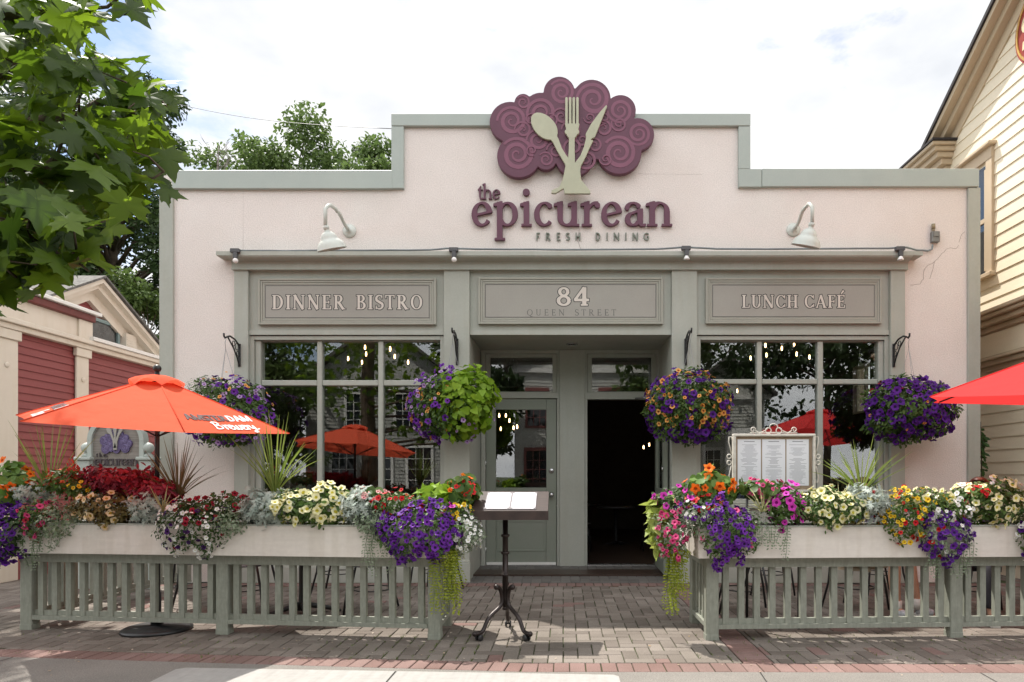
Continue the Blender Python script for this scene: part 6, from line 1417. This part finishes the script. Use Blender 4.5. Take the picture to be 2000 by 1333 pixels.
# ================================================================ HANGING BASKETS
WARP[0] = False
def basket(label, hook, px, py, rpx, rz, mixes, foliage_spec, zs=1.0):
    y = hook.y; c = at(px, py, y); r = rpx*y/F; R_ = (r, min(r, .40), rz*y/F)
    o = thing('hanging_basket', label, 'hanging basket', (c.x, y, c.z), 'hanging flower baskets on the front of the restaurant')
    mb = MB(); mb.lathe([(.0,-.20),(.10,-.19),(.16,-.12),(.19,.0),(.185,.0),(.0,-.02)], c, 20); mb.build('pot', mat('coir', (.10,.06,.03), .95, bump=.4), o)
    top = c+Vector((0,0,R_[2]*.55)); hk = hook+Vector((0,0,-.02)); q = Vector((hk.x*.5+c.x*.5, y, hk.z-.09))
    mb = MB(); mb.tube([hook+Vector((0,0,.02)), hook+Vector((.012,0,0)), hk+Vector((0,0,-.02)), q], .003, 5)
    for a in (.4, 2.5, 4.6): mb.tube([q, c+Vector((.19*math.cos(a), .19*math.sin(a), .0))], .0022, 5)
    mb.build('hanger_wires', mat('wire_grey', (.30,.30,.31), .4, metal=.6), o)
    for (nm, n, size, shape, m, cc, rr) in foliage_spec: foliage(nm, c+Vector(cc)*r, [R_[0]*rr[0], R_[1]*rr[1], R_[2]*rr[2]], n, size, shape, LM[m], o, .55)
    tk = []
    for f in mixes: blossoms(o, None, f[0], f[1], c, R_, f[2], f[3] if len(f) > 3 else None, f[4] if len(f) > 4 else .62, tk)
    return o
basket('hanging basket of lavender and purple petunias behind the orange umbrella', HOOK[0], 442, 806, 90, 72, [('lavender', 110, .027), ('purple', 80, .036), ('apricot', 14, .022, lambda d: d[2] > .1), ('violet', 20, .028)], [('foliage', 4200, .055, 'oval', 'green', (0,0,0), (.95,.95,.95)), ('silver_foliage', 500, .03, 'oval', 'licorice', (-.4,-.2,.35), (.5,.6,.5))])
basket('hanging basket half lime leaves, half purple and apricot petunias, left of the doors', HOOK[1], 884, 793, 86, 76, [('purple', 70, .035, lambda d: d[0] < .05), ('lavender', 66, .025, lambda d: d[0] < -.1 or d[0]*.6-d[2] > .55), ('apricot', 22, .025, lambda d: d[0] < 0 and d[2] < .55)], [('foliage', 2800, .055, 'oval', 'green', (-.15,0,0), (.80,.95,.92)), ('lime_foliage', 1050, .082, 'heart', 'lime', (.26,-.10,.05), (.73,.92,.94))])
basket('round hanging basket of apricot and purple petunias right of the doors', HOOK[2], 1345, 796, 85, 74, [('apricot', 120, .029, lambda d: d[2] > -.6), ('violet', 150, .040, None, .48)], [('foliage', 4600, .052, 'oval', 'green', (0,0,0), (.96,.96,.96))])
basket('hanging basket of deep violet petunias by the red umbrella', HOOK[3], 1776, 802, 88, 66, [('violet', 220, .041, None, .42), ('apricot', 15, .020), ('purple', 14, .03), ('crimson', 6, .026, lambda d: d[0] < -.4 and d[2] > .4)], [('foliage', 4600, .055, 'oval', 'green', (0,0,0), (.96,.96,.96))])
# ================================================================ TREES
BARK = MATS['bark']
def leaf_cloud(name, centers, radii, n, size, m, parent, shape='oval', flat=.7, droop=-.3):
    """leaves in lumps round the given centres"""
    C_ = np.array([tuple(c) for c in centers]); R_ = np.array(radii); wts = R_**2; wts = wts/wts.sum(); k = RNG.choice(len(C_), n, p=wts); d = rdirs(n)
    rad = (.35+.65*RNG.random(n)**.5)[:, None]*R_[k][:, None]; p = C_[k]+d*rad*[1, 1, flat]
    nr = unit(d*.6+RNG.normal(size=(n, 3))*.6+[0, 0, .5]); tip = d+RNG.normal(size=(n, 3))*.7+[0, 0, droop]
    return scatter(name, *SH[shape] if isinstance(shape, str) else shape, p, nr, tip, size*RNG.uniform(.65, 1.25, n), m, parent)
def tree(name, label, base, height, crown_c, crown_r, n, size, m, nb=26, lump=.28, gap=1.0, group=None, trunk_r=.16, shape='oval', seed=0):
    rg = random.Random(seed); o = thing(name, label, 'tree', base, group); b = Vector(base); cc = Vector(crown_c); cr_ = Vector(crown_r)
    top = Vector((cc.x, cc.y, cc.z+cr_.z*.55)); mb = MB(); q = [b, b.lerp(top, .3)+Vector((rg.uniform(-.2, .2), 0, 0)), b.lerp(top, .65)+Vector((rg.uniform(-.2, .2), 0, 0)), top]
    mb.tube(q, [trunk_r, trunk_r*.8, trunk_r*.5, trunk_r*.12], 8); mb.build('trunk', BARK, o)
    cs = []; rs = []; mb = MB()
    for i in range(nb):
        d = Vector((rg.gauss(0, 1), rg.gauss(0, 1), rg.gauss(0, 1))).normalized(); k = rg.uniform(.45, 1.0)*gap; e = cc+Vector((d.x*cr_.x, d.y*cr_.y, d.z*cr_.z))*k; cs.append(e); rs.append(lump*min(cr_)*rg.uniform(.7, 1.3))
        s = q[1].lerp(q[3], max(.05, min(.9, (e.z-b.z)/(top.z-b.z)-.25))); mid = s.lerp(e, .5)+Vector((0, 0, .15*(e-s).length)); mb.tube([s, mid, e], [trunk_r*.3, trunk_r*.18, trunk_r*.05], 5)
        for j in range(3): e2 = e+Vector((rg.gauss(0, 1), rg.gauss(0, 1), rg.gauss(0, .7)))*rs[-1]*.8; cs.append(e2); rs.append(rs[-1-j]*.62 if j == 0 else rs[-1]); mb.tube([e, e2], [trunk_r*.06, trunk_r*.02], 4)
    mb.build('branches', BARK, o); leaf_cloud('crown', cs, rs, n, size, m, o, shape); return o
bgm = leafmat('tree_leaf', (.085,.14,.036), (.15,.215,.065), .42, .45); bgd = leafmat('tree_leaf_dark', (.02,.04,.012), (.045,.08,.02), .3, .45); bgl = leafmat('tree_leaf_light', (.075,.125,.026), (.13,.19,.05), .4, .45)
GT = 'trees standing behind the restaurant and the red house'
def wp(px, py, Y): return tuple(at(px, py, Y))
c = at(590, 330, 24); tree('broadleaf_tree', 'tall airy green tree rising above the left part of the parapet', (c.x+.9, 24, 0), 13, (c.x-.45, 24, c.z-1.15), (2.7, 2.4, 2.5), 20000, .17, bgm, 38, .29, group=GT, trunk_r=.13, seed=3)
c = at(735, 330, 22); tree('broadleaf_tree', 'small green tree top showing left of the raised parapet', (c.x, 22, 0), 9, (c.x, 22, c.z-.3), (.95, 1.2, 1.3), 4200, .16, bgm, 12, .4, group=GT, seed=4)
c = at(455, 350, 21); tree('broadleaf_tree', 'low leafy tree top just above the left shoulder of the restaurant', (c.x, 21, 0), 8, (c.x, 21, c.z-.9), (1.6, 1.5, 1.2), 4500, .15, bgl, 14, .34, group=GT, seed=8)
c = at(230, 400, 19); tree('broadleaf_tree', 'large dark tree filling the gap between the red house and the restaurant', (c.x, 19, 0), 12, (c.x-.3, 19, c.z-.8), (3.2, 2.5, 4.6), 34000, .16, bgd, 60, .26, group=GT, trunk_r=.25, seed=5)
c = at(285, 620, 16.5); tree('broadleaf_tree', 'lighter green bush beside the left corner of the restaurant behind the gable', (c.x, 16.5, 0), 5, (c.x, 16.5, c.z), (.75, .9, 1.1), 3600, .13, bgl, 12, .4, group=GT, trunk_r=.06, seed=6)
c = at(60, 250, 22); tree('broadleaf_tree', 'dark tree behind the roof of the red house', (c.x-1, 22, 0), 12, (c.x-1, 22, c.z-2), (3.6, 3, 4.6), 16000, .19, bgd, 40, .27, group=GT, trunk_r=.25, seed=9)
tree('broadleaf_tree', 'leafy tree in front of the red house beyond the left picture edge', (-8.6, 7.3, 0), 10, (-8.45, 8.25, 8.7), (1.9, 1.9, 1.5), 6500, .15, bgm, 22, .36, group=GT, trunk_r=.17, seed=14)
# a dead twig tree
o = thing('bare_tree', 'thin bare grey treetop left of the tall green tree', 'tree', (at(422, 340, 20).x, 20, 0)); b0 = at(424, 345, 20); mb = MB(); rg = random.Random(2); mb.tube([(b0.x, 20, 0), b0, b0+Vector((.05,0,.9))], [.06,.035,.012], 6)
for k in range(9):
    s = b0+Vector((0,0,rg.uniform(-.2, .7))); e = s+Vector((rg.uniform(-.55, .55), rg.uniform(-.3,.3), rg.uniform(.2, .55))); mb.tube([s, s.lerp(e, .5)+Vector((0,0,-.04)), e], [.012,.009,.004], 4)
    for j in range(3): e2 = e.lerp(s, rg.uniform(0, .5)); mb.tube([e2, e2+Vector((rg.uniform(-.22,.22), 0, rg.uniform(.02,.25)))], [.006,.003], 4)
mb.build('trunk', mat('dead_wood', (.25,.22,.20), .9), o)
# ---- the maple whose boughs hang into the picture on the left
mo = thing('maple_tree', 'street maple with big lobed leaves hanging over the sidewalk on the left', 'tree', (-4.3, 1.9, 0))
ml = leafmat('maple_leaf', (.030,.06,.013), (.100,.16,.026), .53, .42, .38, tcol=(2.3, 2.2, .7))
mb = MB(); mb.tube([(-4.3,1.9,-.02),(-4.32,1.92,.3),(-4.25,1.95,1.6),(-4.3,2.0,3.0),(-4.2,2.1,5.0),(-4.25,2.0,7.5)], [.24,.19,.17,.15,.10,.03], 12); mb.build('trunk', BARK, mo)
def inpic(p):
    if p[1] < .3: return None
    return (VX+p[0]*F/p[1], VY-(p[2]-H)*F/p[1])
EDGE = [(-200, 330),(-60, 330),(0, 300),(40, 215),(75, 200),(105, 215),(125, 335),(150, 355),(200, 365),(260, 350),(300, 372),(345, 372),(380, 345),(430, 270),(480, 215),(520, 225),(560, 130),(592, 95),(606, 20),(625, -120)]
def xlim(y):
    for (a, b), (c, d) in zip(EDGE[:-1], EDGE[1:]):
        if a <= y <= c: return b+(d-b)*(y-a)/(c-a)
    return -100
boughs = [((-4.28,1.98,2.6), [(-40,250,2.55),(150,225,2.75),(300,205,2.9),(345,215,2.95)]), ((-4.28,1.98,2.3), [(-60,330,2.4),(120,320,2.6),(270,345,2.75),(352,335,2.8)]), ((-4.28,1.98,2.0), [(-60,430,2.3),(60,470,2.45),(150,520,2.5),(215,575,2.55)]), ((-4.28,1.98,3.2), [(-80,20,2.5),(60,25,2.65),(170,20,2.7),(300,-10,2.8)]),
          ((-4.28,1.98,2.2), [(-60,380,2.8),(100,400,3.0),(230,420,3.1),(320,400,3.2)]), ((-4.28,1.98,2.8), [(-60,150,2.9),(80,140,3.1),(180,120,3.2),(240,90,3.3)]), ((-4.28,1.98,1.9), [(-100,520,2.4),(10,530,2.5),(80,560,2.5),(105,600,2.5)])]
mb = MB(); stems = []
for s, pts in boughs:
    q = [Vector(s)]+[at(*p) for p in pts]; qs = []
    for a, b in zip(q[:-1], q[1:]):
        for t in (0, .25, .5, .75): qs.append(a.lerp(b, t)+Vector((random.gauss(0,.012), random.gauss(0,.012), random.gauss(0,.012))))
    qs.append(q[-1]); qs = [p for i, p in enumerate(qs) if i < 3 or p.y < .3 or inpic(p)[0] < xlim(inpic(p)[1])-25]; n = len(qs); mb.tube(qs, [.028*(1-i/n)**1.3+.003 for i in range(n)], 6); stems.append(qs)
    for i in range(6, n, 2):
        for _ in range(2):
            e = qs[i]+Vector((random.gauss(0,.16), random.gauss(0,.2), random.gauss(0,.14)))
            if inpic(e) is None or inpic(e)[0] > xlim(inpic(e)[1])-45: continue
            mb.tube([qs[i], qs[i].lerp(e, .5)+Vector((0,0,.02)), e], [.006,.004,.002], 4); stems.append([qs[i].lerp(e, t) for t in (.4, .7, 1.0)])
mb.build('branches', BARK, mo)
pos = []
for st_ in stems:
    for i, p in enumerate(st_):
        for _ in range(2):
            pos.append(np.array(p)+RNG.normal(size=3)*[.07,.10,.06])
# fill the dense inner part
while len(pos) < 700:
    Y = random.uniform(2.2, 3.6); py = random.uniform(-50, 590); xl = xlim(py); px = xl-abs(random.gauss(0, 190))-random.random()*70; c0 = np.array(at(px, py, Y)); k = random.randint(3, 7)
    for _ in range(k): pos.append(c0+RNG.normal(size=3)*[.10,.10,.07])
keep = []
for p in pos:
    q = inpic(p)
    if q is None: continue
    if q[0] < xlim(q[1])-34+random.uniform(-14, 14): keep.append(p)
pos = np.array(keep)
for _ in range(1): pass
ex_ = rdirs(1500)*(RNG.random(1500)**.4)[:, None]*np.array([2.0, 2.0, 2.1])+np.array([-4.4, 1.7, 4.6]); ok = np.array([(inpic(p) is None) or inpic(p)[0] < -60 or inpic(p)[1] < -120 for p in ex_]); ok &= ~((ex_[:, 0] > -3.3) & (ex_[:, 1] > 1.6)); pos = np.concatenate([pos, ex_[ok]])
n = len(pos); nr = unit(RNG.normal(size=(n, 3))*[.6,.6,.45]+[.1,-.50,.55]); tip = RNG.normal(size=(n, 3))*[.8,.7,.35]+[.35,-.1,-.55]
scatter('crown', *MAPLE, pos, nr, tip, RNG.uniform(.068, .122, n), ml, mo)

# ================================================================ ACROSS THE ROAD (seen in the window glass)
def far_house(label, x0, x1, y0, h, roof_h, wall, trim, wins, gable=True, porch=False):
    o = thing('white_house' if 'white' in label else 'grey_house', label, 'house', ((x0+x1)/2, y0, 0)); mb = MB(); mb.box(x0, x1, y0-8, y0, -.1, h)
    z = .1
    while z < h: mb.box(x0-.0, x1+.0, y0+.001, y0+.02, z, z+.012); z += .16
    mb.build('wall', wall, o); xm = (x0+x1)/2; mb = MB(); mb.prism([(x0-.3, h), (x1+.3, h), (xm, h+roof_h)], y0-8, y0+.05); mb.build('gable', wall, o)
    for s in (-1, 1):
        mb = MB(); e = x0-.5 if s < 0 else x1+.5; zb = h-.2*roof_h/((x1-x0)/2); a = Vector((xm, 0, h+roof_h+.06)); b = Vector((e, 0, zb+.06)); t = Vector((0,0,.16)); y_a, y_b = y0-8.2, y0+.45
        mb.add([Vector((p.x, yy, p.z))+tt for yy in (y_a, y_b) for p, tt in ((a, t*0), (b, t*0), (b, t), (a, t))], [(0,1,2,3),(7,6,5,4),(0,4,5,1),(1,5,6,2),(2,6,7,3),(3,7,4,0)]); mb.build('roof', M['shingle'], o)
    mb = MB(); mb.box(x0-.3, x1+.3, y0+.021, y0+.14, h-.25, h-.02); mb.build('cornice', M['white'], o)
    for (cx, cz, w_, h_) in wins:
        mb = MB(); mb.box(cx-w_/2-.12, cx+w_/2+.12, y0+.021, y0+.07, cz-h_/2-.12, cz-h_/2); mb.box(cx-w_/2-.12, cx+w_/2+.12, y0+.021, y0+.09, cz+h_/2, cz+h_/2+.16); mb.box(cx-w_/2-.12, cx-w_/2, y0+.021, y0+.065, cz-h_/2, cz+h_/2); mb.box(cx+w_/2, cx+w_/2+.12, y0+.021, y0+.065, cz-h_/2, cz+h_/2)
        for k in (1, 2): mb.box(cx-w_/2+w_*k/3-.015, cx-w_/2+w_*k/3+.015, y0+.0305, y0+.05, cz-h_/2, cz+h_/2)
        for k in (1, 2, 3): mb.box(cx-w_/2, cx+w_/2, y0+.0305, y0+.049, cz-h_/2+h_*k/4-.015, cz-h_/2+h_*k/4+.015)
        f_ = mb.build('window', trim, o); mb = MB(); mb.box(cx-w_/2, cx+w_/2, y0+.0215, y0+.03, cz-h_/2, cz+h_/2); mb.build('pane', MATS['mirror_pane'], f_)
    if porch:
        mb = MB(); mb.box(x0-.2, x1+.2, y0+.2, y0+2.4, 3.1, 3.4); mb.build('porch_roof', M['white'], o)
        for k in range(4):
            xx = x0+.2+(x1-x0-.4)*k/3; mb = MB(); mb.lathe([(.16,0),(.16,.1),(.12,.14),(.11,2.9),(.15,2.95),(.16,3.09)], (xx, y0+2.2, 0), 14); mb.build('porch_column', M['white'], o)
    return o
far_house('grey white clapboard house across the road reflected in the left window', -11.5, -4.8, -13.5, 5.4, 2.6, mat('siding_grey', (.48,.48,.45), .6), M['white'], [(-9.8,1.6,1.0,1.9),(-8.2,1.6,1.0,1.9),(-6.4,1.6,1.0,1.9),(-9.2,4.2,.9,1.5),(-7.0,4.2,.9,1.5)])
far_house('white clapboard house with dusty red window frames across the road', -2.4, 4.4, -14.5, 6.6, 2.4, mat('siding_white', (.64,.64,.60), .6), mat('dusty_red', (.28,.10,.09), .6), [(-1.3,1.6,1.0,1.9),(.5,1.6,1.0,1.9),(2.3,1.6,1.0,1.9),(-1.3,4.6,.9,1.7),(.5,4.6,.9,1.7),(2.3,4.6,.9,1.7)])
far_house('white columned house across the road reflected in the right window', 6.0, 9.6, -15.5, 5.2, 1.6, MATS['siding_white'], M['white'], [(7.0,1.6,.9,1.8),(8.6,1.6,.9,1.8)], porch=True)
for k, (x, y, h, r, m) in enumerate(((-16,-14,11,3.6,bgd),(-12.6,-11.3,7.5,2.2,bgm),(-3.7,-12.2,9,1.7,bgd),(4.9,-12.5,10,1.9,bgm),(11.5,-13,11,3.2,bgd),(16,-15,12,3.6,bgm),(20,-12,9,3,bgd),(-21,-12,11,4,bgm),(-6,-24,15,4.5,bgd),(9,-25,14,4.5,bgd),(2,-26,13,3,bgd))):
    tree('street_tree', ['broad dark tree across the road beyond the grey house', 'small green tree before the grey house across the road', 'narrow dark tree between the grey and the white house', 'narrow green tree between the white and the columned house', 'dark tree right of the columned house across the road', 'broad green tree far right across the road', 'dark round tree at the far right end across the road', 'broad green tree at the far left end across the road', 'tall dark tree behind the grey house across the road', 'tall dark tree behind the columned house across the road', 'slim dark tree behind the white house across the road'][k], (x, y, -.05), h, (x, y, h*.60), (r, r, h*.40), 5200, .34, m, 26, .34, group='trees across the road', trunk_r=.2, seed=20+k)

# ================================================================ PEOPLE
skin = mat('skin', (.52,.30,.21), .5, var=.05, spec=.35); hair_b = mat('hair_brown', (.10,.055,.03), .5, var=.3, vscale=40, stretch=(1,1,.2)); hair_r = mat('hair_auburn', (.17,.055,.03), .45, var=.3, vscale=40, stretch=(1,1,.2))
def skinned(name, verts, edges, radii, m, parent, root=0, lv=2):
    me = bpy.data.meshes.new('t'); me.from_pydata([tuple(v) for v in verts], edges, []); o = bpy.data.objects.new('t', me); COL.objects.link(o)
    sk = o.modifiers.new('s', 'SKIN'); sk.use_smooth_shade = True
    for i, r in enumerate(radii): d = me.skin_vertices[0].data[i]; d.radius = (r, r) if not isinstance(r, tuple) else r; d.use_root = (i == root)
    ss = o.modifiers.new('u', 'SUBSURF'); ss.levels = ss.render_levels = lv
    dg = bpy.context.evaluated_depsgraph_get(); dg.update(); m2 = bpy.data.meshes.new_from_object(o.evaluated_get(dg)); bpy.data.objects.remove(o); bpy.data.meshes.remove(me)
    m2.materials.clear(); m2.materials.append(m); m2.name = name; m2.polygons.foreach_set('use_smooth', [True]*len(m2.polygons)); return link(m2, name, parent)
def person(label, pos, rotz, J, clothes, hairm, hair_len, shoe_m, sock=True, skin_m=None):
    """J: joints of the posed body in its own frame (faces -y); one continuous skin, hair and clothes are children"""
    o = thing('person', label, 'person', pos); R = Matrix.Rotation(rotz, 3, 'Z'); P0 = Vector(pos); T = lambda p: R@Vector(p)+P0
    V = []; E = []; Rd = []
    def add(p, r, prev=None):
        V.append(T(p)); Rd.append(r); 
        if prev is not None: E.append((prev, len(V)-1))
        return len(V)-1
    pe = add(J['pelvis'], .125); wa = add(J['waist'], .115, pe); ch = add(J['chest'], .13, wa); ne = add(J['neck'], .058, ch)
    n_ = Vector(J['neck']); hd = Vector(J['head']); up = (hd-n_).normalized(); f_ = Vector(J.get('face', (0,-1,0))).normalized()
    h1 = add(hd-up*.05+f_*.015, .062, ne); h2 = add(hd+up*.02, .080, h1); h3 = add(hd+up*.075-f_*.01, .072, h2); h4 = add(hd+up*.115-f_*.01, .04, h3)
    add(hd-up*.005+f_*.098, .012, h2); add(hd-up*.065+f_*.072, .022, h1)
    sd = f_.cross(up)
    for s in (-1, 1):
        add(hd+sd*s*.084+up*.0, .012, h2)
        sh = add(J['sh'][0 if s < 0 else 1], .062, ch); el = add(J['el'][0 if s < 0 else 1], .043, sh); wr = add(J['wr'][0 if s < 0 else 1], .028, el)
        a = Vector(J['wr'][0 if s < 0 else 1]); d = (a-Vector(J['el'][0 if s < 0 else 1])).normalized(); sw_ = Vector((s*1.0, 0, 0))-d*d.dot(Vector((s, 0, 0))); sw_ = sw_.normalized() if sw_.length > .1 else Vector((1,0,0)); cu = d.cross(sw_)*(-s)
        pm = add(a+d*.055, .030, wr)
        for k in range(4):
            off = (k-1.5)*.019; l_ = (.030,.036,.034,.026)[k]; f1 = add(a+d*.09+sw_*off, .0095, pm); f2 = add(a+d*(.09+l_)+sw_*off*1.1+cu*.012, .009, f1); add(a+d*(.09+l_*1.7)+sw_*off*1.1+cu*.035, .0078, f2)
        t1 = add(a+d*.045-sw_*.038, .012, pm); add(a+d*.08-sw_*.055+cu*.012, .0095, t1)
        i = 0 if s < 0 else 1; hp = add(J['hip'][i], .098, pe); kn = add(J['kn'][i], .060, hp); mid = Vector(J['kn'][i]).lerp(Vector(J['an'][i]), .35)+Vector((0,.012,0)); ca = add(mid, .056, kn); an = add(J['an'][i], .036, ca); to = Vector(J['toe'][i]); add(Vector(J['an'][i]).lerp(to, .5)+Vector((0,0,-.02)), .036, an); add(to, .026, len(V)-1)
    body = skinned('body', V, E, Rd, skin_m or skin, o)
    for s in (-1, 1):                      # eyes and mouth
        mb = MB(); mb.ball(T(hd+up*.012+f_*.0665+sd*s*.030), .0095, 8); mb.build('eye', mat('eye_dark', (.05,.035,.03), .2), body)
    mb = MB(); mb.tube([T(hd-up*.048+f_*.082+sd*q) for q in (-.022, 0, .022)], .006, 6); mb.build('mouth', mat('lip', (.36,.13,.11), .5), body)
    mb = MB(); n = 20; v = []; f = []; cH = hd+up*.035-f_*.018
    for i in range(9):
        th = math.pi*(i/8)*.62
        for j in range(n):
            a = 2*math.pi*j/n; fw = math.cos(a); lim = th*(.36 if fw > .35 else 1+hair_len*(0.5-.5*fw)*.3); r = .100*(1+.03*math.sin(9*a))
            dr_ = (f_*math.cos(a)+sd*math.sin(a))*math.sin(lim)*r*(.90 if fw > 0 else 1.06)+up*math.cos(lim)*r*1.12; p = cH+dr_
            if i == 8 and fw < .3: p = p-up*hair_len*.12
            v.append(T(p))
    for i in range(8):
        for j in range(n): f.append((i*n+j, i*n+(j+1) % n, i*n+n+(j+1) % n, i*n+n+j))
    f.append(tuple(range(n))); mb.add(v, f, 0, True); hb = mb.build('hair', hairm, o); mo_ = hb.modifiers.new('t', 'SOLIDIFY'); mo_.thickness = .012; mo_.offset = 1
    top_m, bot_m, long_ = clothes; V2 = [T(J['pelvis'])-Vector((0,0,.02)), T(J['waist']), T(J['chest']), T(Vector(J['chest']).lerp(Vector(J['neck']), .62))]; E2 = [(0,1),(1,2),(2,3)]; R2 = [.158,.150,.152,.085]
    for i in (0, 1): V2 += [T(J['sh'][i]), T(Vector(J['sh'][i]).lerp(Vector(J['el'][i]), .7))]; E2 += [(2, len(V2)-2), (len(V2)-2, len(V2)-1)]; R2 += [.076, .060]
    skinned('shirt', V2, E2, R2, top_m, o, 0, 2)
    V3 = [T(J['pelvis'])]; E3 = []; R3 = [.150]
    for i in (0, 1):
        V3 += [T(J['hip'][i]), T(Vector(J['hip'][i]).lerp(Vector(J['kn'][i]), .55)), T(Vector(J['hip'][i]).lerp(Vector(J['kn'][i]), .95))]; k = len(V3); E3 += [(0, k-3), (k-3, k-2), (k-2, k-1)]; R3 += [.115, .096, .086]
        if long_: V3 += [T(Vector(J['kn'][i]).lerp(Vector(J['an'][i]), .5)), T(Vector(J['kn'][i]).lerp(Vector(J['an'][i]), .95))]; E3 += [(k-1, k), (k, k+1)]; R3 += [.072, .060]
    skinned('trousers' if long_ else 'shorts', V3, E3, R3, bot_m, o, 0, 2)
    for i in (0, 1):
        a = Vector(J['an'][i]); t = Vector(J['toe'][i]); h_ = a+Vector((0,0,-.055))-(t-a).normalized()*.03; sh = skinned('shoe', [T(h_), T(h_.lerp(t, .45)+Vector((0,0,.012))), T(t+Vector((0,0,-.0)))], [(0,1),(1,2)], [(.042,.048),(.044,.044),(.040,.034)], shoe_m, o, 0, 2)
        mb = MB(); so = [T(h_), T(t)]; d = (so[1]-so[0]); d.z = 0; d.normalize(); s_ = Vector((-d.y, d.x, 0)); zf = P0.z+.012; c = (so[0]+so[1])/2; c.z = zf; mb.obox(c, d*((so[1]-so[0]).length/2+.022), s_*.036, Vector((0,0,.012))); mb.build('sole', M['white'], sh)
        if sock: 
            mb = MB(); mb.tube([T(a+Vector((0,0,-.03))), T(a+Vector((0,0,.07)))], .047, 12); mb.build('sock', M['white'], o)
    return o
def seated(sp=.11, reach=0.0, shin=.02):
    return dict(pelvis=(0,.03,.555), waist=(0,.05,.70), chest=(0,.04,.90), neck=(0,.02,1.05), head=(0,-.01,1.14), sh=[(-.185,.04,.96),(.185,.04,.96)], el=[(-.245,-.07,.74),(.245,-.07,.74)], wr=[(-.15,-.29,.765),(.15,-.29,.765)], hip=[(-.09,.0,.545),(.09,.0,.545)], kn=[(-sp,-.40,.52),(sp,-.42,.52)], an=[(-sp-.01,-.40-shin,.095),(sp+.02,-.46-shin,.095)], toe=[(-sp-.03,-.54-shin,.04),(sp+.05,-.60-shin,.04)])
person('person with brown hair seated at the terrace table in khaki shorts and white trainers', (2.88, 6.62, 0), -.1+.75, seated(.12), (mat('shirt_blue', (.16,.2,.28), .8, bump=.1), mat('khaki', (.46,.38,.28), .8, bump=.1), False), hair_b, 1.0, mat('trainer_white', (.62,.64,.68), .5, var=.3, vscale=30))
person('person with auburn hair seated in dark clothes near the red umbrella', (3.93, 6.45, 0), -.6, seated(.10), (mat('shirt_dark', (.05,.05,.07), .8, bump=.1), mat('trousers_dark', (.035,.035,.045), .8, bump=.1), True), hair_r, 1.6, mat('shoe_dark', (.05,.04,.04), .5), False)
